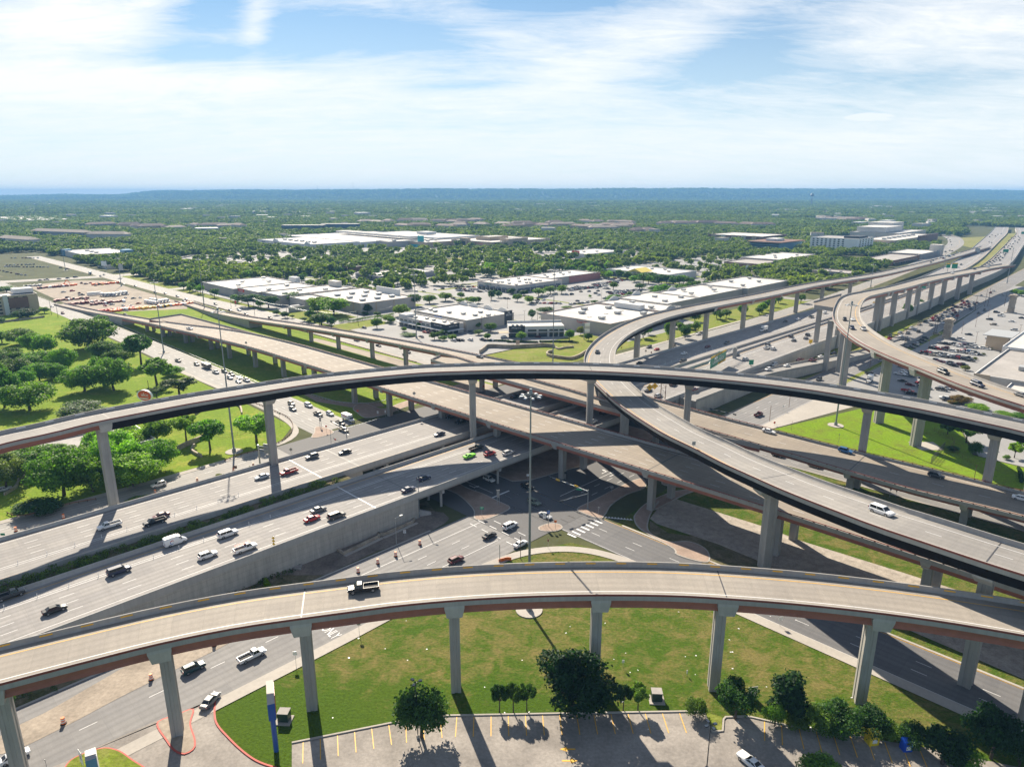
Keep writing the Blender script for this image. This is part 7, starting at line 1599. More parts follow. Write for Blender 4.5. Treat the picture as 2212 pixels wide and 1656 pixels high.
row=[pole_wood(z7,x,y,t_,l) for x,y,t_,l in [(-185,350,240,'leftmost wooden pole of the line along the far frontage road'),(55,395,300,'wooden pole left of the lawn trees along the far frontage road'),(262,455,310,'wooden pole between the two lawn trees along the far frontage road'),(550,490,370,'wooden pole at the loading yard entrance'),(845,520,428,'wooden pole hidden by a deep green tree'),(1180,560,425,'wooden pole beside the long hedge'),(1490,500,380,'wooden pole at the end of the long hedge')]]
row2=[pole_wood(z8,x,y,t_,l) for x,y,t_,l in [(283,595,470,'wooden pole before the round-fronted store'),(395,560,455,'wooden pole at the corner of the round-fronted store'),(775,520,435,'wooden pole left of the low dark-cornered building roof'),(995,545,460,'wooden pole at the corner of the red-lettered store'),(1330,590,520,'wooden pole by the parked cars beside the red-lettered store')]]
def wires(L,label,offs=((-.7,0),(0,.15),(.7,0))):
 b=MB()
 for (ox,oz) in offs:
  for (A,B) in zip(L,L[1:]):
   n=8;P=[(A[0]+(B[0]-A[0])*k/n+ox,A[1]+(B[1]-A[1])*k/n+ox,A[2]+(B[2]-A[2])*k/n-.4+oz-1.6*4*(k/n)*(1-k/n)) for k in range(n+1)]
   for p,q in zip(P,P[1:]):b.tube(p,q,.045,n=3,cap=False)
 tag(b.build('power_line',M('pole')),label,'power line')
wires(row,'sagging power lines along the far frontage road before the stores');wires(row2,'sagging power lines before the red-lettered store')
for fn,x,y,t_,l in [(z6,457,352,232,'left of two leaning wooden poles beside the left street'),(z6,515,378,253,'right of two leaning wooden poles beside the left street'),(z6,1328,1085,930,'wooden pole behind the oval red sign'),(f7,733,728,498,'dark pole between queue and parking lot by the pale box sign'),(f7,1105,552,345,'left of two dark poles beside the ragged stone pylon'),(f7,1130,548,320,'right of two dark poles beside the ragged stone pylon'),(f7,1382,415,205,'dark pole in the middle of the packed queue'),(f7,1606,290,108,'dark pole at the end of the packed queue'),(f7,1725,235,25,'left of two tall dark poles beyond the packed queue'),(f7,1762,232,5,'right of two tall dark poles beyond the packed queue'),(f7,1970,232,40,'dark pole beyond the grass tip, right of the pair')]:pole_wood(fn,x,y,t_,l, False)
def lamp(fn,x,y,ty,label,n=2,col='rust',group='parking lot lamps'):
 X,Y,_=at(*fn(x,y));h=hgt(X,Y,fn(x,ty)[1]);rt_=empty('lamp_post',(X,Y,0),label,'lamp post',group);b=MB();b.tube((0,0,0),(0,0,.7),.3,.3,10,1);b.tube((0,0,.7),(0,0,h),.10,.08,8);b.build('pole',[M(col),M('kerb')],rt_)
 for k in range(n):a=k*2*math.pi/n+.3;q=MB();q.tube((0,0,h-.1),(.6*math.cos(a),.6*math.sin(a),h-.05),.04,n=5);q.box((.85*math.cos(a),.85*math.sin(a),h),(.62,.45,.22),a,0,1);q.build('lamp_head',[M('dark'),M('galv')],rt_)
lamp(r5,588,1185,830,'triple-headed lamp post poking out of the round dark tree',3,'dark');lamp(r6,335,1300,1032,'lamp post at the bottom edge right of the kerbed island',4,'dark')
for f_,x,y,t_,l in [(f7,1612,705,550,'rust-red lamp post behind the farthest full row of cars'),(f7,1443,568,420,'lamp post in the shaded strip right of the stone pylon'),(f7,1612,485,330,'lamp post in the shaded strip beyond the stone pylon'),(f7,1025,800,640,'lamp post at the left end of the full rows'),(f7,2160,570,460,'lamp post at the right edge of the open lot'),(f7,1770,375,215,'lamp post at the far shade edge of the right-hand lot'),(z8,508,405,325,'lamp post left of the mast in the central lot'),(z8,1340,350,235,'lamp post in the middle of the central lot'),(z8,362,355,250,'lamp post under trees left of the mast'),(f7,305,1000,850,'lamp post by the small white box truck'),(z8,660,512,425,'tall lamp post before the central lot')]:lamp(f_,x,y,t_,l)
# ---- roadside poles and signs
def post_sign(fn,x,y,ty,label,w=.75,h=.75,mat='sign_white',body=None,size=.3,tmat='w_dark',diamond=False,yaw=0.0,z0=0.0,zoff=0,post='galv',two=False,cat='sign',name='road_sign',yy=None):
 X,Y,_=at(*fn(x,y),z0);H=hgt(X,Y,fn(x,ty)[1])-z0;rt_=empty(name,(X,Y,z0),label,cat, None,yaw);b=MB()
 for o in ((-w*.35,w*.35) if two else (0,)):b.tube((o,0,0),(o,0,H),.045 if H<5 else .09,n=6)
 b.build('post',M(post),rt_);q=MB();c=H-h/2
 if diamond:d=w*.72;q.face([(-d,-.06,c),(0,-.06,c-d),(d,-.06,c),(0,-.06,c+d)],0);q.face([(-d,-.03,c),(0,-.03,c+d),(d,-.03,c),(0,-.03,c-d)],1)
 else:q.box((0,-.06,c),(w,.04,h),0,0)
 o=q.build('sign_panel',[M(mat),M('steel_back')],rt_)
 if body:text(body,size,tmat,o,(0,-.09,c),(math.pi/2,0,0),.005)
 return rt_
D45,U45=AU,AW
post_sign(q3,1125,600,535,'back of a diamond warning sign on the widest viaduct parapet',1.1,1.1,'steel_back',diamond=True,z0=14.6);post_sign(z7,190,745,700,'back of a diamond warning sign farther along the widest viaduct',1.1,1.1,'steel_back',diamond=True,z0=13.2)
post_sign(r3,258,432,392,'back of a shield sign on the descending flyover parapet',1.0,1.1,'steel_back',z0=25.6)
post_sign(r2,1385,960,868,'twin white route marker signs on the small triangular island',.8,1.9,'sign_white','183\n183',.34,two=True);post_sign(r2,1412,958,856,'blue sign beside the route markers on the small island',.75,1.0,'sign_blue','H',.5,'sign_white');post_sign(r2,1456,975,916,'small orange panel on a post on the small island',.75,.75,'sign_orange')
post_sign(r2,992,895,832,'green destination sign on the brick island under the bridge',1.2,.9,'sign_green','EXIT',.35,'sign_white');post_sign(r2,1095,825,725,'tall twin narrow signs seen edge on at the island tip',.9,2.6,'steel_back',two=True);post_sign(r2,1520,660,610,'dark sign on a post among the viaduct columns',.9,.8,'w_dark');post_sign(r2,1282,700,625,'white one way sign beside the mast',.9,.7,'sign_white','ONE WAY',.17)
post_sign(r2,1728,885,832,'small sign post on the kerbed brick island',.5,.7,'steel_back');post_sign(r2,1410,1095,1035,'thin sign post on the sidewalk ramp at the grass tip',.4,.8,'maroon');post_sign(r2,505,1015,978,'white speed sign on the dirt below the highway wall',.8,1.0,'sign_white','SPEED\nLIMIT\n45',.26);post_sign(r2,1812,745,700,'grey sign near the second row of columns',1.0,.8,'steel_back')
post_sign(r1,1490,610,572,'brown sign panel beside the high flyover pier',1.3,1.1,'w_brown');post_sign(r1,705,830,780,'tall narrow sign on the frontage road by the leftmost pier',.5,.8,'steel_back');post_sign(r1,1842,505,462,'pale diamond sign beside the cantilever sign',1.0,1.0,'steel_back',diamond=True);post_sign(r1,1770,300,236,'thin sign by the guardrail curve',.6,.7,'steel_back');post_sign(r1,22,1025,998,'green sign at the left edge behind the highway parapet',1.3,.7,'sign_green')
post_sign(q3,205,885,775,'twin narrow signs on the left traffic island',.8,2.2,'steel_back',two=True);post_sign(q3,262,935,862,'red round sign on the left traffic island',.75,.75,'sign_red');post_sign(q3,350,1040,992,'red triangle sign by the left stop line',.7,.7,'sign_red');post_sign(q3,570,770,712,'red do not enter sign on the far brick island',.8,.8,'sign_red','O',.3,'sign_white');post_sign(q3,768,790,722,'white sign at the foot of the first viaduct column',.7,1.1,'sign_white');post_sign(q3,842,780,715,'white sign leaning on the viaduct column',.6,1.1,'sign_white');post_sign(q3,965,730,690,'small dark sign between viaduct columns',.5,.6,'w_dark');post_sign(q3,1090,715,655,'brown cross sign between viaduct columns',1.2,.5,'w_brown');post_sign(q3,1808,530,472,'dark red wrong way sign beyond the viaduct',1.0,.8,'sign_red')
post_sign(q1,512,440,380,'dark red wrong way sign inside the curl',.9,.7,'maroon');post_sign(q1,780,470,412,'pale square sign before the red car inside the curl',1.2,1.2,'w_pale');post_sign(q1,842,475,432,'dark red sign on the highway parapet inside the curl',.9,.9,'maroon')
post_sign(r3,735,300,275,'yield sign at the corner of the vivid lawn',.8,.8,'sign_red');post_sign(r3,786,215,178,'white sign at the far corner of the vivid lawn',.7,.9,'sign_white');post_sign(r3,1115,405,348,'thin forked post on the vivid lawn',.4,.5,'galv');post_sign(r3,1418,720,668,'sign post on the dry verge between the viaducts',.7,.7,'steel_back');post_sign(r3,1454,720,680,'second thin sign post on the dry verge',.4,.6,'steel_back')
post_sign(r6,768,450,392,'white sign beside the dark street below the nearest flyover',.9,.9,'sign_white');post_sign(r6,1600,205,100,'tall yellow sign behind the nearest flyover parapet',1.0,2.4,'sign_yellow',yaw=.9);post_sign(r6,603,880,806,'white and maroon leasing banner beside the leafy tree',2.0,2.6,'sign_white','FOR LEASE',.34,'maroon',two=True,yaw=.2);post_sign(r6,218,742,708,'thin white marker post on the dry grass',.25,.8,'sign_white')
post_sign(r5,1883,745,692,'small white utility marker on the dry grass',.5,.7,'sign_white');post_sign(r4,1872,725,638,'white sign on the sidewalk behind the second foreground pier',.9,.9,'sign_white');post_sign(r5,218,538,450,'white sign on the sidewalk left of the third foreground pier',.8,.9,'steel_back')
post_sign(r2,1105,1188,1072,'grey pole beside the orange netting',.2,.3,'galv',post='pole');post_sign(r2,1236,1160,1020,'dark pole standing on the grass tip before the mast',.2,.3,'wood',post='wood')
for l,x,y,t_ in [('brown pole at the corner of the vivid lawn',707,275,180),('leaning brown pole on the vivid lawn',836,330,272),('brown pole behind the lawn corner at the street',822,190,120),('rusty pole by the fence of the vivid lawn',1918,612,530)]:post_sign(r3,x,y,t_,l,.15,.3,'rust',post='rust',cat='pole',name='metal_pole')
X,Y,_=at(*r2(1660,850));sg=empty('traffic_signal',(X,Y,.2),'grey signal mast with two arms at the kerbed brick island','traffic signal');hs=hgt(X,Y,r2(0,728)[1]);b=MB();b.tube((0,0,0),(0,0,.5),.4,.3,10);b.tube((0,0,.4),(0,0,hs),.19,.15,10);b.build('pole',M('pole'),sg)
def arm(sg,base,hz_,P,heads,back='w_dark',cam=None):
 b=MB();e=(P[0]-base[0],P[1]-base[1]);b.tube((0,0,hz_-.3),(e[0],e[1],hz_+.1),.12,.07,8);b.build('mast_arm',M('galv'),sg);an=math.atan2(e[1],e[0])
 for i,f in enumerate(heads):
  q=MB();x,y=e[0]*f,e[1]*f;q.box((x,y,hz_-.05),(1.5,.12,.62),an,1 if back=='mix' and i%2 else 0);[q.tube((x+k*.36*math.cos(an)+.2*math.sin(an)*0,y+k*.36*math.sin(an),hz_-.05),(x+k*.36*math.cos(an)+.18*math.cos(an-1.57),y+k*.36*math.sin(an)+.18*math.sin(an-1.57),hz_-.05),.15,n=8,m=0) for k in (-1,0,1)];q.build('signal_head',[M('w_dark'),M('sign_yellow')],sg)
arm(sg,(X,Y),hs-.2,at(*r2(1420,642),hs),(.98,.78,.52,.30),'mix');arm(sg,(X,Y),hs-1.0,at(*r2(1492,808),hs-1.4),(.98,.55))
b=MB();e=at(*r2(1605,722),hs);b.box((e[0]-X,e[1]-Y,hs-.2),(1.9,.06,.5),math.atan2(e[1]-Y,e[0]-X));sgn=b.build('street_name_sign',M('sign_green'),sg)
X,Y,_=at(*q1(1397,1110));sg=empty('traffic_signal',(X,Y,.1),'signal arm with four heads beyond the narrower viaduct','traffic signal');hs=hgt(X,Y,q1(0,1035)[1]);b=MB();b.tube((0,0,0),(0,0,hs),.2,.15,10);b.build('pole',M('galv'),sg);arm(sg,(X,Y),hs-.3,at(*q1(1772,1120),hs),(.28,.52,.76,.98))
X,Y,_=at(*q3(462,1012));sg=empty('traffic_signal',(X,Y,.1),'signal mast with two pale arms at the left junction','traffic signal');hs=hgt(X,Y,q3(0,882)[1]);b=MB();b.tube((0,0,0),(0,0,hs),.2,.15,10);b.build('pole',M('galv'),sg);arm(sg,(X,Y),hs-.2,at(*q3(780,795),hs),(.97,));arm(sg,(X,Y),hs-.4,at(*q3(305,815),hs),(.97,.4))
post_sign(q3,308,1055,900,'plain grey pole left of the left signal mast',.2,.3,'galv',cat='pole',name='metal_pole',post='galv')
X,Y,_=at(*r2(597,900));lp=empty('street_lamp',(X,Y,0),'tall grey pole with a lamp at the wing wall of the bridge','street lamp');h=hgt(X,Y,r2(0,648)[1]);b=MB();b.tube((0,0,0),(0,0,h),.16,.1,8);b.build('pole',M('pole'),lp);b=MB();b.tube((0,0,h-.1),(.9,-.4,h+.2),.05,n=6);b.box((1.0,-.45,h+.2),(.8,.35,.2),-.4);b.build('lamp_head',M('dark'),lp);b=MB();b.box((-.1,0,1.6),(.6,.4,.9));b.build('control_box',M('galv'),lp)
X,Y,_=at(*r2(452,1068));lp=empty('street_lamp',(X,Y,0),'slim grey street lamp on the dirt before the planter walls','street lamp');h=hgt(X,Y,r2(0,905)[1]);b=MB();b.tube((0,0,0),(0,0,h),.1,.07,8);b.build('pole',M('galv'),lp);b=MB();b.tube((0,0,h),(1.3,.9,h+.4),.05,n=6);b.box((1.5,1.05,h+.4),(.8,.3,.15),.6);b.build('lamp_head',M('galv'),lp)
X,Y,_=at(*r1(1775,1235));sp_=empty('solar_panel',(X,Y,0),'small solar panel on a white post below the highway wall','solar panel');h=hgt(X,Y,r1(0,1135)[1]);b=MB();b.tube((0,0,0),(0,0,h),.08,n=6);b.build('post',M('white'),sp_);b=MB();b.box((0,0,h),(1.5,1.0,.06),.3);b.build('panel',M('winglass'),sp_)
X,Y,Zp=at(*r1(1733,1083),8.4);ys=empty('road_sign',(X,Y,8.3),'stack of yellow arrow signs on the outer highway parapet','sign');b=MB();b.tube((0,0,0),(0,0,3.0),.05,n=6);b.build('post',M('galv'),ys)
for k,(dy,hh_) in enumerate([(0,2.6),(.1,1.75),(-.1,.9)]):b=MB();b.face([(-.45,-.08,hh_),(0,-.08,hh_-.42),(.45,-.08,hh_),(0,-.08,hh_+.42)]);b.build('sign_panel',M('sign_yellow'),ys)
# ---- guide signs
def gantry_sign():
 X,Y,_=at(*q1(1748,650));z0=7.2;gt=empty('guide_sign',(X,Y,z0),'large green overhead guide sign with yellow bands on a truss arm','guide sign');b=MB();b.box((0,0,3.2),(1.6,1.6,6.8),AW);b.build('support_pier',M('concrete'),gt)
 A=at(*q1(1480,560),13.0);e=(A[0]-X,A[1]-Y);L=math.hypot(*e);an=math.atan2(e[1],e[0]);b=MB();zt=5.6
 for (o,z) in ((-.5,zt),(.5,zt),(-.5,zt+1.3),(.5,zt+1.3)):b.tube((-o*math.sin(an),o*math.cos(an),z),(e[0]-o*math.sin(an),e[1]+o*math.cos(an),z),.09,n=6)
 n=12
 for k in range(n):f0,f1_=k/n,(k+1)/n;b.tube((e[0]*f0,e[1]*f0,zt+(k%2)*1.3),(e[0]*f1_,e[1]*f1_,zt+((k+1)%2)*1.3),.06,n=5)
 b.build('truss',M('galv'),gt)
 W_,H_=L*.56,6.2;sgn_=-1 if math.cos(an)<0 else 1;mid=.72;cx,cyy=e[0]*mid,e[1]*mid;ta=an+(math.pi if sgn_<0 else 0);nx,ny=math.sin(ta),-math.cos(ta)
 pn=bpy.data.objects.new('sign_panel', None)
 b=MB();zc=zt+.4;b.box((cx+nx*.8,cyy+ny*.8,zc),(W_,.12,H_),ta,0);pn=b.build('sign_panel',[M('sign_green')],gt)
 def put(dx,dz,w,h,mat,o=.9):q=MB();q.box((cx+nx*o+math.cos(ta)*dx,cyy+ny*o+math.sin(ta)*dx,zc+dz),(w,.05,h),ta); return q.build('sign_band' if h>.9 else 'sign_tab',[M(mat)],pn)
 def wr(body,dx,dz,size,mat):text(body,size,mat,pn,(cx+nx*.96+math.cos(ta)*dx,cyy+ny*.96+math.sin(ta)*dx,zc+dz),(math.pi/2,0,ta),.01)
 put(0,H_/2-.5,W_,1.0,'sign_yellow');put(W_*.24,-H_/2+.55,W_*.52,1.1,'sign_yellow');put(-W_*.17,1.15,W_*.18,1.2,'sign_white');wr('183',-W_*.17,1.15,.85,'w_dark');wr('North',W_*.12,1.15,1.05,'sign_white');wr('Lakeline Mall Dr',0,-.55,1.2*W_/10.5,'sign_white');wr('EXIT ONLY',W_*.24,-H_/2+.55,.8*W_/10.5,'w_dark');wr('LEFT LANE EXIT',0,H_/2-.5,.7*W_/10.5,'w_dark')
 put(0,H_/2+.5,1.6,.9,'sign_green')
gantry_sign()
def dgantry():
 X,Y,_=at(*q1(945,950),7.6);gt=empty('sign_gantry',(X,Y,7.5),'lattice sign gantry with two yellow diamond signs','sign gantry');b=MB();H=hgt(X,Y,q1(0,775)[1])-7.5
 X2,Y2,_=at(*q1(995,975),7.6);dx,dy=X2-X,Y2-Y
 for (a,c) in ((0,0),(dx,dy)):b.tube((a,c,0),(a,c,H),.16,n=8)
 for k in range(6):b.tube((dx*(k%2),dy*(k%2),H*k/6),(dx*((k+1)%2),dy*((k+1)%2),H*(k+1)/6),.06,n=5)
 b.build('tower',M('rust'),gt);b=MB();A=at(*q1(700,840),7.5+H);e=(A[0]-X,A[1]-Y);n=14
 for z in (H-1.4,H):b.tube((0,0,z),(e[0],e[1],z),.08,n=6)
 for k in range(n):b.tube((e[0]*k/n,e[1]*k/n,H-1.4*(k%2)),(e[0]*(k+1)/n,e[1]*(k+1)/n,H-1.4*((k+1)%2)),.05,n=5)
 b.build('truss',M('galv'),gt)
 for f in (.30,.52):
  q=MB();x,y=e[0]*f,e[1]*f-.35;d=1.5;q.face([(x-d,y,H-.6),(x,y,H-.6-d),(x+d,y,H-.6),(x,y,H-.6+d)]);o=q.build('sign_panel',[M('sign_yellow')],gt);text('45',.9,'w_dark',o,(x,y-.06,H-.6),(math.pi/2,0,0),.01)
dgantry()
def far_sign(fn,x,y,ty,w,h,mat,label,base_z=7.4,band=None):
 X,Y,_=at(*fn(x,y),base_z);H=hgt(X,Y,fn(x,ty)[1])-base_z;rt_=empty('guide_sign',(X,Y,base_z),label,'guide sign');b=MB();b.tube((0,0,-2),(0,0,H),.25,n=8);b.build('post',M('concrete'),rt_);b=MB();b.box((0,-.3,H-h/2),(w,.15,h));b.build('sign_panel',[M(mat)],rt_)
 if band:b=MB();b.box((0,-.4,H-.5),(w,.05,1.0));b.build('sign_band',[M(band)],rt_)
far_sign(f5,1350,800,700,4.6,5.0,'sign_green','left one of two green exit signs with yellow tops far up the highway',band='sign_yellow');far_sign(f5,1420,800,695,6.6,6.2,'sign_green','right one of two green exit signs with yellow tops far up the highway',band='sign_yellow');far_sign(f5,1985,620,543,8,4.2,'sign_green','green sign over the dense distant traffic');far_sign(f5,1080,1000,948,4.4,2.2,'sign_green','green sign seen between the tall flyover piers');far_sign(q1,1942,590,520,2.4,2.6,'sign_green','green exit arrow sign at the ramp nose');far_sign(q2,487,560,520,2.2,2.2,'sign_yellow','yellow warning sign by the first straddle pier');far_sign(f5,540,1180,1122,3.4,3.2,'sign_white','white sign with a yellow top under the hook of the tall flyover',band='sign_yellow');far_sign(f6,1155,700,620,7.5,7,'steel_back','back of a sign panel above the far carriageway');far_sign(f6,2165,330,258,9,5,'sign_green','green sign at the right edge above distant traffic')
X,Y,_=at(*r1(1645,575));cs=empty('guide_sign',(X,Y,0),'back of a cantilever sign beside the high flyover pier','guide sign');H=hgt(X,Y,r1(0,440)[1]);b=MB();b.tube((0,0,0),(0,0,H),.3,.25,10);b.build('post',M('galv'),cs);b=MB();b.tube((0,0,H-.5),(7,-2.2,H-.5),.15,n=8);b.tube((0,0,H-1.6),(7,-2.2,H-1.6),.15,n=8);b.build('truss',M('galv'),cs);b=MB();b.box((4.6,-1.2,H-1.2),(5.2,.15,3.6),-.3);b.build('sign_panel',M('steel_back'),cs)
# ---- business signs
X,Y,_=at(*z6(1303,1205));us=empty('pylon_sign',(X,Y,0),'oval red and white sign on a pole among the park trees','pylon sign');H=hgt(X,Y,z6(0,1065)[1]);b=MB();b.tube((0,0,0),(0,0,H-1),.25,n=8);b.build('pole',M('pole'),us)
b=MB();n=32;ov=[(4.0*math.cos(2*math.pi*k/n),2.7*math.sin(2*math.pi*k/n)) for k in range(n)];b.face([(x,-.5,H+z) for x,z in ov]);b.face([(x,.5,H+z) for x,z in ov[::-1]])
for k in range(n):j=(k+1)%n;b.face([(ov[j][0],-.5,H+ov[j][1]),(ov[k][0],-.5,H+ov[k][1]),(ov[k][0],.5,H+ov[k][1]),(ov[j][0],.5,H+ov[j][1])])
ob=b.build('sign_panel',M('sign_white'),us);b=MB();b.face([(x*.88+.25,-.56,H+z*.86+.1) for x,z in ov]);b.build('sign_face',mat_plain('orange red sign',(.72,.10,.03),.4),ob);text('ufcu',2.3,'sign_white',ob,(.4,-.62,H+.5),(math.pi/2,0,0),.01);us.rotation_euler=(0,0,-.25)
b=MB();b.face([(-2.6+k*.5,-.6,H-1.1-.5*math.sin(k/10*3.14)) for k in range(11)]+[(2.4-k*.5,-.6,H-.9-.15*math.sin(k/10*3.14)) for k in range(11)]);b.build('swoosh',M('sign_white'),ob)
def box_pylon(bx,by,zlo,zhi,wdt,dep,label,mat,topmat,yaw=0.0,r=.45,panel=None):
 X,Y,_=at(bx,by);rt_=empty('pylon_sign',(X,Y,0),label,'pylon sign', None,yaw);b=MB();b.tube((0,0,0),(0,0,zlo+.2),r,r,12);b.build('pole',M(mat),rt_);b=MB();b.box((0,dep/2-.8,(zlo+zhi)/2),(wdt,dep,zhi-zlo),0,0,1);b.build('sign_cabinet',[M(mat),M(topmat)],rt_)
 b=MB();b.box((wdt/2+.03,dep/2-.8,(zlo+zhi)/2),(.05,dep-.6,zhi-zlo-.5));b.build('sign_face',M(panel or 'sign_white'),rt_)
MATS['pylon_blue']=mat_plain('blue painted steel',(.02,.09,.36),.45)
box_pylon(597,1621,7.2,10.6,1.25,6.5,'bright blue pylon sign seen edge on at the corner of the parking lot','pylon_blue','w_pale',.37,panel='sign_red')
box_pylon(214,1725,0.2,8.6,1.5,2.6,'teal grey pylon sign seen edge on at the bottom left','w_blue','hvac',.56,r=.6)
post_sign(r4,530,1395,1268,'white real estate board with a maroon header at the bottom left',1.6,2.6,'sign_white','FOR\nLEASE',.4,'maroon',two=True,yaw=-.7)
post_sign(r4,296,1375,1320,'thin post on the sidewalk at the bottom left',.12,.3,'galv',cat='pole',name='metal_pole')
X,Y,_=at(*z8(1207,680));ps=empty('pylon_sign',(X,Y,0),'white shop pylon sign beside the curl of the long flyover','pylon sign');H=hgt(X,Y,z8(0,535)[1]);b=MB();b.box((-1.6,0,H/2),(.6,.6,H));b.build('pole',M('w_grey'),ps)
for k in range(4):b=MB();b.box((.3,0,H-1.0-k*2.1),(3.6,.5,1.8));b.build('sign_panel',M('sign_white' if k%2==0 else 'w_pale'),ps)
post_sign(z8,600,722,686,'brown monument sign by the hedge',2.4,3.0,'w_tan',two=True)
post_sign(z7,95,378,338,'small red panel sign on the lawn by the frontage road',1.4,2.6,'sign_red')
post_sign(f1,928,800,718,'tall red and white pylon sign beyond the frontage road',7,6,'sign_white',two=True,post='pole');post_sign(f1,1082,860,745,'grey tall pylon sign beyond the frontage road',5,7,'hvac',two=True,post='pole');post_sign(f4,788,1060,945,'slim white pylon sign before the brown store',3,12,'sign_white',two=True,post='w_dark');post_sign(f4,1530,1150,1085,'red and white pylon sign by the small tan shoe store',6,7,'sign_white',two=True,post='sign_red');post_sign(f4,1272,1170,1092,'grey billboard back behind the white roofs',8,6,'hvac',two=True,post='pole')
# ---- stone pylons of the right-hand lot
for (x,y,ty,l) in ((1255,632,385,'rough stone entry pylon nearest, standing beside the full rows of cars'),(2045,312,90,'rough stone entry pylon far off at the grass tip')):
 X,Y,_=at(*f7(x,y));H=hgt(X,Y,f7(0,ty)[1]);rt_=empty('stone_pylon',(X,Y,0),l,'stone pylon','stone pylons');gg=random.Random(x);b=MB();b.box((0,0,.35),(7.5,7.5,.7),AW);b.build('base',M('kerb'),rt_);b=MB();n=9
 for k in range(n):
  w_=4.6+gg.uniform(-.25,.25);b.box((gg.uniform(-.15,.15),gg.uniform(-.15,.15),.7+(H-2.2)*(k+.5)/n),(w_,w_*.95,(H-2.2)/n*.8),AW,0);b.box((0,0,.7+(H-2.2)*(k+.93)/n),(4.2,4.1,(H-2.2)/n*.2),AW,1)
 b.build('shaft',[M('stone'),M('wall')],rt_);b=MB();b.box((0,0,H-1.2),(7.0,6.2,.8),AW);b.box((0,0,H-.45),(5.6,5.2,.7),AW);b.box((1.2,1.2,H-.1),(7.8,2.0,.5),AW);b.build('cap',M('stone'),rt_)
# ---- barrels, cabinets, boxes
bar_me= None
bm_=MB();bm_.tube((0,0,0),(0,0,.1),.42,.42,12,2)
for k,mi in enumerate((0,1,0,1,0)):bm_.tube((0,0,.1+k*.2),(0,0,.3+k*.2),.30-.012*k,.29-.012*k,12,mi)
bar_me=bm_.mesh('traffic_barrel',[M('sign_orange'),M('sign_white'),M('black')])
BAR=[(r1,403,905),(r1,102,988),(r1,725,822),(r1,983,750),(r1,1248,674),(r1,1602,578),(r1,1477,612),(r1,1748,538),(r4,1355,605),(r4,957,820),(r4,403,1098),(r2,600,1072),(r2,447,1146),(r2,334,1192),(r2,210,1248)]
LB=['on the frontage road below the park, third from the left','leftmost on the frontage road below the park','at the foot of the leftmost high pier','between the high pier and the white SUV, frontage road','in the weeds past the white SUV, frontage road','just left of the cantilever sign','by the light mast shadow, frontage road','right of the cantilever sign','beside the nearest flyover, frontage road verge','beside the dark blue SUV, frontage road','nearest of all, at the bottom left','farthest of the row below the highway wall','second from the far end below the highway wall','third from the far end below the highway wall','touching the nearest flyover parapet, below the highway wall']
for (fn,x,y),l in zip(BAR,LB):o=bpy.data.objects.new('traffic_barrel',bar_me);COL.objects.link(o);X,Y,_=at(*fn(x,y));o.location=(X,Y,.1);o.scale=(1.35,1.35,1.25);tag(o,'orange and white barrel '+l,'traffic barrel','orange traffic barrels')
for (x,y,l) in ((614,1556,'dark green utility cabinet beside the blue pylon sign'),(1418,1512,'dark green utility cabinet right of the small thin trees')):
 X,Y,_=at(x,y);rt_=empty('utility_cabinet',(X,Y,0),l,'utility cabinet','utility cabinets',-.05);b=MB();b.box((0,0,.1),(3.0,2.6,.25));b.build('base',M('kerb'),rt_);b=MB();b.box((0,.2,1.1),(2.0,1.7,1.8));b.build('cabinet',mat_plain('dark green casing',(.02,.045,.035),.4),rt_);b=MB();b.box((0,.2,2.05),(2.1,1.8,.12));b.build('lid',M('roof_grey'),rt_)
for (x,y,l,c,yw) in ((1308,1138,'yellow clothes collection box at the parking lot edge',(.78,.56,.02),.15),(1511,1178,'blue collection box at the parking lot edge',(.01,.08,.55),.1)):
 X,Y,_=at(*r6(x,y));rt_=empty('collection_box',(X,Y,.08),l,'collection box', None,yw);b=MB();k=1.25 if 'yellow' in l else 1.05;b.box((0,0,1.0*k),(1.5*k,1.3*k,2.0*k));b.face([(-.75*k,-.65*k,2.0*k),(.75*k,-.65*k,2.0*k),(.75*k,.1,2.5*k),(-.75*k,.1,2.5*k)]);b.face([(.75*k,.65*k,2.0*k),(-.75*k,.65*k,2.0*k),(-.75*k,.1,2.5*k),(.75*k,.1,2.5*k)]);b.face([(-.75*k,-.65*k,2*k),(-.75*k,.1,2.5*k),(-.75*k,.65*k,2*k)]);b.face([(.75*k,-.65*k,2*k),(.75*k,.65*k,2*k),(.75*k,.1,2.5*k)]);b.build('shell',mat_plain('collection box paint '+l.split()[0],c,.45),rt_)
 b=MB();b.box((.05,-.66*k,.75*k),(.9,.03,.8));b.build('notice',M('sign_white'),rt_);b=MB();b.box((0,-.66*k,1.65*k),(.9,.04,.35));b.build('chute',M('w_dark'),rt_)
b=MB();p_=Path([at(*r2(x,y)) for x,y in ((1098,1183),(1120,1178),(1150,1170),(1178,1172))],.05,.6);sweep(b,p_,[(-.05,0),(.05,0),(.05,1.0),(-.05,1.0)],0);tag(b.build('safety_netting',M('sign_orange')),'crumpled orange safety netting at the grass tip by the grey pole','safety netting')
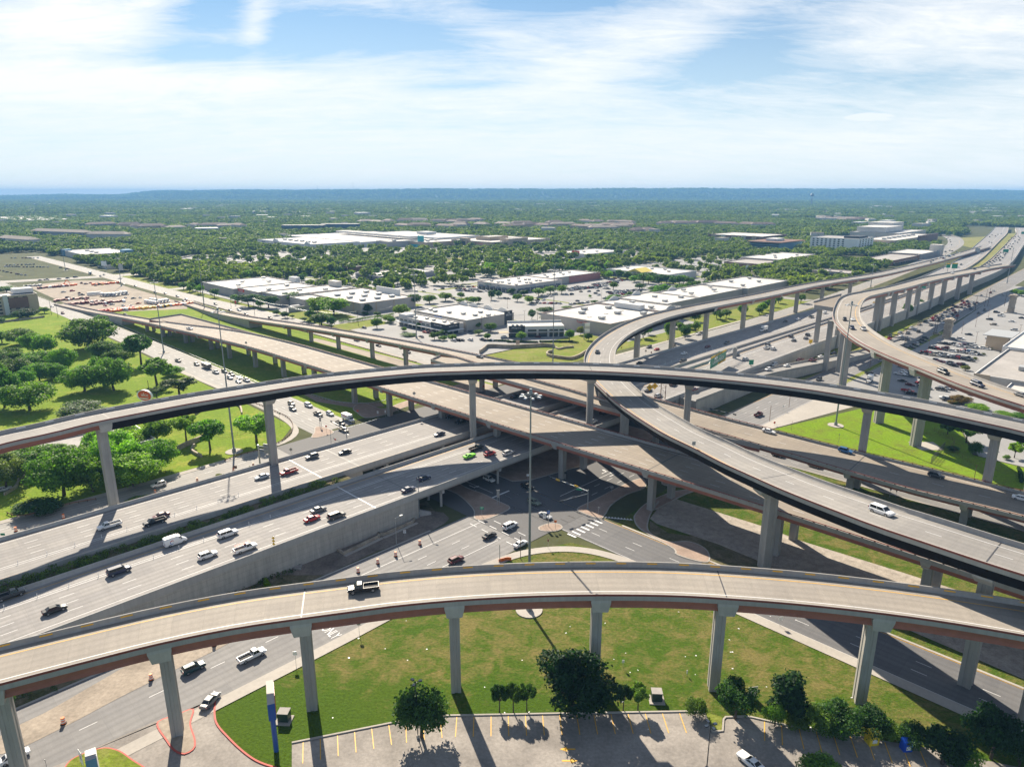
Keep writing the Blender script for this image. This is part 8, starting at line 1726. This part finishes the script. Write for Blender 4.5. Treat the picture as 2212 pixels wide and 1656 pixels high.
# planter walls on the dirt below the highway
for pts,l in (([(50,1085),(115,1135),(355,1020),(300,980)],'angled brick planter wall nearest on the dirt below the highway'),([(300,985),(360,1020),(575,925),(520,890)],'angled brick planter wall farther along the dirt below the highway')):
 b=MB();p_=Path([at(*r2(x,y)) for x,y in pts],.3,2.0,smooth=False);sweep(b,p_,[(-.3,0),(.3,0),(.3,.8),(-.3,.8)],0);tag(b.build('planter_wall',M('stone')),l,'wall')
 b=MB();p_=Path([at(*r2(x+10,y+9)) for x,y in pts[1:3]],.6,2.0,smooth=False);sheet(b,p_,-.6,.6,.09);b.build('path',M('kerb'),kind='structure')
X,Y,_=at(*r2(455,825));wg=MB();wp=Path([at(*r2(458,822),5.5),at(*r2(560,850),2.5),at(*r2(670,868),.6)],.4,2.0,smooth=False);sweep(wg,wp,[(-.4,-6),(.4,-6),(.4,.2),(-.4,.2)],0);tag(wg.build('wing_wall',M('concrete_pale')),'sloping pale wing wall at the end of the highway bridge','wall')
b=MB();gg=random.Random(3)
for k in range(26):x,y,_=at(*r1(1870+gg.uniform(-45,40),1215+gg.uniform(-14,14)));b.box((x,y,.25),(gg.uniform(.5,1.3),gg.uniform(.4,.9),gg.uniform(.3,.7)),gg.uniform(0,3))
tag(b.build('rubble_heap',M('concrete')),'heap of broken concrete on the dirt below the highway wall','rubble')
# ---- guardrails, walls, fences, hedges
def guardrail(pts,label,mat='rust',z0=0.0,smooth=True,posts=2.4,h=.78):
 p_=Path(pts,.05,2.0,smooth=smooth);rt_=empty('guardrail',(0,0,0),label,'guardrail');b=MB();sweep(b,p_,[(-.05,h-.32),(.05,h-.32),(.05,h),(-.05,h)],0);b.build('rail',M(mat),rt_);b=MB();d=.2
 while d<p_.L:x,y,z=p_.at(d);b.box((x,y,z+h/2),(.18,.2,h+.1),p_.heading(d));d+=posts
 b.build('posts' if False else 'post_row',M('wood' if mat=='rust' else mat),rt_)
guardrail([at(*r1(x,y)) for x,y in [(1420,548),(1500,515),(1640,480),(1720,452),(1800,408),(1845,360),(1850,315),(1815,270),(1740,235),(1660,200),(1580,172)]],'guardrail curving round the lawn corner with the light mast')
guardrail([at(*z7(x,y),1.0) for x,y in [(555,578),(700,618),(830,655),(1060,715),(1250,770),(1450,825),(1700,890)]],'brown guardrail along the street under the narrow ramp');guardrail([at(*q3(x,y)) for x,y in [(60,545),(220,600),(380,640),(560,655),(720,650),(850,625),(1010,600)]],'grey guardrail round the lawn under the widest viaduct','galv')
guardrail([at(*r1(x,y)) for x,y in [(45,878),(90,895),(150,895),(230,880),(400,830),(610,790)]],'guardrail end below the leftmost shady trees');guardrail([(*XY(235.2,w),0) for w in (480,540,600,650)],'guardrail between yard scrub and street');guardrail([(*XY(149.6,w),0) for w in (330,420,520,640)],'pale guardrail along the street below the widest viaduct','galv')
def wallpath(fn,pts,h,th,mat,label,name='retaining_wall',z0=-.2,cat='wall'):
 b=MB();p_=Path([at(*fn(x,y)) for x,y in pts],th/2,1.5);sweep(b,p_,[(-th/2,z0),(th/2,z0),(th/2,h),(-th/2,h)],0); return tag(b.build(name,M(mat)),label,cat)
wallpath(z8,[(265,805),(310,772),(330,755),(380,752),(480,757),(600,757),(720,750),(840,745),(925,752)],2.4,.8,'stone','long wavy limestone wall on the lawn behind the highest flyover');wallpath(z8,[(925,752),(960,770),(1010,760),(1095,752)],1.2,.8,'stone','short low limestone wall right of the light mast');wallpath(z8,[(905,795),(868,805),(860,825),(900,838),(980,850),(1060,858),(1130,840),(1200,800),(1230,790)],1.8,.8,'stone','hooked limestone wall before the curl of the long flyover')
wallpath(r1,[(1235,250),(1290,215),(1370,192),(1440,185),(1500,190),(1525,225),(1530,255)],1.6,.7,'stone','arched stone wall on the lawn behind the high pier');wallpath(r1,[(1125,475),(1200,440),(1260,415),(1295,400)],1.8,.8,'stone','stepped stone wall between the lawn trees');wallpath(r1,[(1230,450),(1212,480),(1235,500),(1275,520)],1.2,.7,'stone','short stone wall with steps beside the lawn tree');wallpath(r1,[(30,760),(100,715),(140,650),(215,640)],1.0,.6,'stone','low stone wall below the shady trees at the left edge');wallpath(z6,[(0,425),(150,405),(300,388),(395,375)],1.6,.5,'stone','stone wall along the hotel grounds');wallpath(z7,[(-20,720),(0,722)],.2,.5,'stone','low stone kerb by the slope under the widest viaduct')
def fence(fn,pts,label,h=1.7,mat='rust',step=3.0):
 p_=Path([at(*fn(x,y)) for x,y in pts],.05,2.0);rt_=empty('fence',(0,0,0),label,'fence');b=MB();d=0
 while d<=p_.L:b.tube(p_.at(d),p_.at(d,0,h),.035,n=5);d+=step
 b.build('post_row',M(mat),rt_);b=MB()
 for z in (.15,h*.55,h):sweep(b,p_,[(-.02,z-.025),(.02,z-.025),(.02,z+.025),(-.02,z+.025)],0,caps=False)
 b.build('rail',M(mat),rt_)
fence(z8,[(270,790),(330,745),(420,738),(600,742),(800,735),(930,738),(1200,730)],'thin wire fence above the long limestone wall');fence(z8,[(690,872),(740,855),(820,845),(900,845),(1040,860),(1190,850)],'thin wire fence below the hooked limestone wall');fence(r1,[(1080,362),(1240,335),(1420,395),(1520,375),(1600,345),(1590,330)],'thin fence winding over the lawn with the light mast');fence(r3,[(1680,330),(1800,400),(1780,440),(1960,545),(2080,560)],'dark fence by the shrubs of the vivid lawn');fence(z6,[(450,575),(560,560),(640,548),(640,440),(480,470)],'dark rail fence in the park behind the leading trees')
b=MB();A,B=at(*r3(1660,523)),at(*r3(1742,430));ff=empty('fence',A,'dark mesh fence panel on the vivid lawn beside the square pad','fence');p_=Path([(0,0,0),(B[0]-A[0],B[1]-A[1],0)],.05,1.0,smooth=False)
for k in range(26):d=p_.L*k/25;b.tube(p_.at(d),p_.at(d,0,2.6),.04,n=5)
for z in (.2,1.0,1.8,2.6):sweep(b,p_,[(-.03,z-.05),(.03,z-.05),(.03,z+.05),(-.03,z+.05)],0)
b.build('mesh_panel',M('dark'),ff)
for (x,y,w_) in ((1632,420,9),(1090,300,0)):
 if w_:X,Y,_=at(*r3(x,y));flat('concrete_pad',[(X-w_/2*(1),Y-w_/2),(X+w_/2,Y-w_/2),(X+w_/2+1,Y+w_/2),(X-w_/2,Y+w_/2)],'kerb',.12)
def hedge(fn,pts,r,label,tone='deep',h=1.2):
 p_=Path([at(*fn(x,y)) for x,y in pts],.5,1.0);lob=[];gg=random.Random(int(pts[0][0]));d=0
 while d<p_.L:x,y,z=p_.at(d,gg.uniform(-.2,.2));lob.append((x,y,h*.55,r*gg.uniform(.8,1.1),gg.uniform(.3,.7)));d+=r*.8
 V,F,T=leaf_cloud(int(pts[0][1]),lob,420*len(lob) if len(lob)<40 else 160*len(lob),.16,flat=h/2/r);o=bpy.data.objects.new('hedge',cloud_mesh('hedge',V,F,T));COL.objects.link(o);o.color=(*TONE[tone],1);tag(o,label,'hedge','hedges')
hedge(z7,[(1015,535),(1060,522),(1120,530),(1250,505),(1380,490),(1490,470)],1.5,'long clipped hedge beside the small shop block drive','lush',2.4);hedge(z8,[(340,695),(440,698),(515,700)],.8,'low hedge left of the dark-cornered building');hedge(z8,[(515,706),(610,708),(780,710)],.9,'low hedge before the dark-cornered building');hedge(z8,[(800,706),(880,705),(960,703)],.7,'thin grassy hedge right of the centre of the lawn','lush');hedge(z8,[(965,706),(1085,704)],.9,'low hedge nearest the curl of the flyover')
hedge(r3,[(0+2180,560),(2200,640)],.5,'small hedge by the utility yard fence')
# white lane delineators between general and express lanes
dm=MB();dm.tube((0,0,0),(0,0,1.05),.055,.05,6,0);dm.tube((0,0,.75),(0,0,.98),.06,.06,6,1);dm=dm.mesh('lane_delineator',[M('white'),M('reflect_w')])
for (p_,off,a0,a1,lab) in ((PNB,5.95,60,250,'thin white delineator post in the line on the near carriageway'),(PSB,-4.7,60,250,'thin white delineator post in the line on the far carriageway'),(PNB,5.95,420,560,'thin white delineator post farther up the near carriageway'),(PSB,-4.7,430,560,'thin white delineator post farther up the far carriageway')):
 d=a0
 while d<a1:o=bpy.data.objects.new('lane_delineator',dm);COL.objects.link(o);o.location=p_.at(d,off,.02);tag(o,lab,'delineator post',lab.replace('thin white delineator post','delineators'));d+=6.2
# litter and small marks on the grass
b=MB();gg=random.Random(8)
for k in range(60):x,y=gg.uniform(-45,70),gg.uniform(104,150);b.box((x,y,.06),(gg.uniform(.15,.4),gg.uniform(.1,.3),.05),gg.uniform(0,3))
o=b.build('litter',M('sign_white'));o['kind']='stuff';o['label']='scraps of pale litter on the mown grass'
# yard machines: stacks and steel
gg=random.Random(14)
for i,(x,y,c,l) in enumerate([(640,1060,'maroon','stack of dark red steel in the left of the equipment yard'),(780,1090,'maroon','long heap of dark red frames in the middle of the yard'),(960,1090,'maroon','dark red flatbed load at the near side of the yard'),(950,920,'sign_orange','row of orange containers at the back of the yard'),(1150,1150,'sign_orange','orange scaffolding heap at the near edge of the yard'),(1040,1150,'sign_red','red boom lifts massed at the near edge of the yard'),(1560,1110,'sign_orange','orange trench shields at the right end of the yard'),(1380,1130,'sign_yellow','yellow excavating machines at the right end of the yard'),(480,950,'maroon','dark scrap heap at the far left of the yard'),(300,940,'hvac','grey site sheds at the far left of the yard'),(835,1020,'box_white','white trailer box in the middle of the yard'),(560,940,'sign_orange','orange excavator with a raised arm at the back of the yard')]):
 X,Y,_=at(*f1(x,y));rt_=empty('equipment_stack' if i!=11 else 'excavator',(X,Y,.06),l,'machinery', None,AW);n=9 if i in (10,9) else 15
 if i==10:b=MB();b.box((0,0,1.9),(12,2.6,2.8));b.build('cargo_box',M(c),rt_); continue
 for k in range(n):
  b=MB();a=(k-n/2)*1.9;b.box((a,gg.uniform(-2,2),gg.uniform(.6,1.2)),(gg.uniform(1.2,2.0),gg.uniform(3,6),gg.uniform(1.0,2.4)),gg.uniform(-.15,.15));b.build('stacked_piece',M(c if gg.random()<.75 else gg.choice(['white','w_dark','hvac'])),rt_)
 if i==11:b=MB();b.tube((0,0,1.5),(4,0,6.5),.4,n=6);b.tube((4,0,6.5),(7,0,2.5),.3,n=6);b.build('boom',M(c),rt_)
ORD='first second third fourth fifth sixth seventh eighth ninth tenth eleventh twelfth thirteenth fourteenth fifteenth sixteenth seventeenth eighteenth nineteenth twentieth twenty-first twenty-second twenty-third twenty-fourth twenty-fifth twenty-sixth twenty-seventh twenty-eighth twenty-ninth thirtieth'.split()
TW=dict(bright='bright green',lush='fresh green',mid='mid green',deep='deep green',dark='dark green',grey='grey green',olive='olive green',yellow='yellow green',bronze='bronze')
for region,L in TREES.items():
 if region=='fg': continue
 for o,x,y,h,tone,shape,lab in L:o['group']='trees '+region
 by={}
 for q in L:by.setdefault((q[4],q[5]=='bush'),[]).append(q)
 for (tone,bush),Q in by.items():
  Q.sort(key=lambda q:q[1]/q[2])
  for i,q in enumerate(Q):
   w='shrub' if bush else 'tree'
   if len(Q)==1:q[0]['label']=f'the only {TW[tone]} {w} {region}'
   elif i==0:q[0]['label']=f'leftmost {TW[tone]} {w} {region}'
   else:q[0]['label']=f'{ORD[i]} {TW[tone]} {w} from the left {region}'
   ws=q[0]['label'].split()
   if len(ws)>16:q[0]['label']=' '.join(ws[:16])
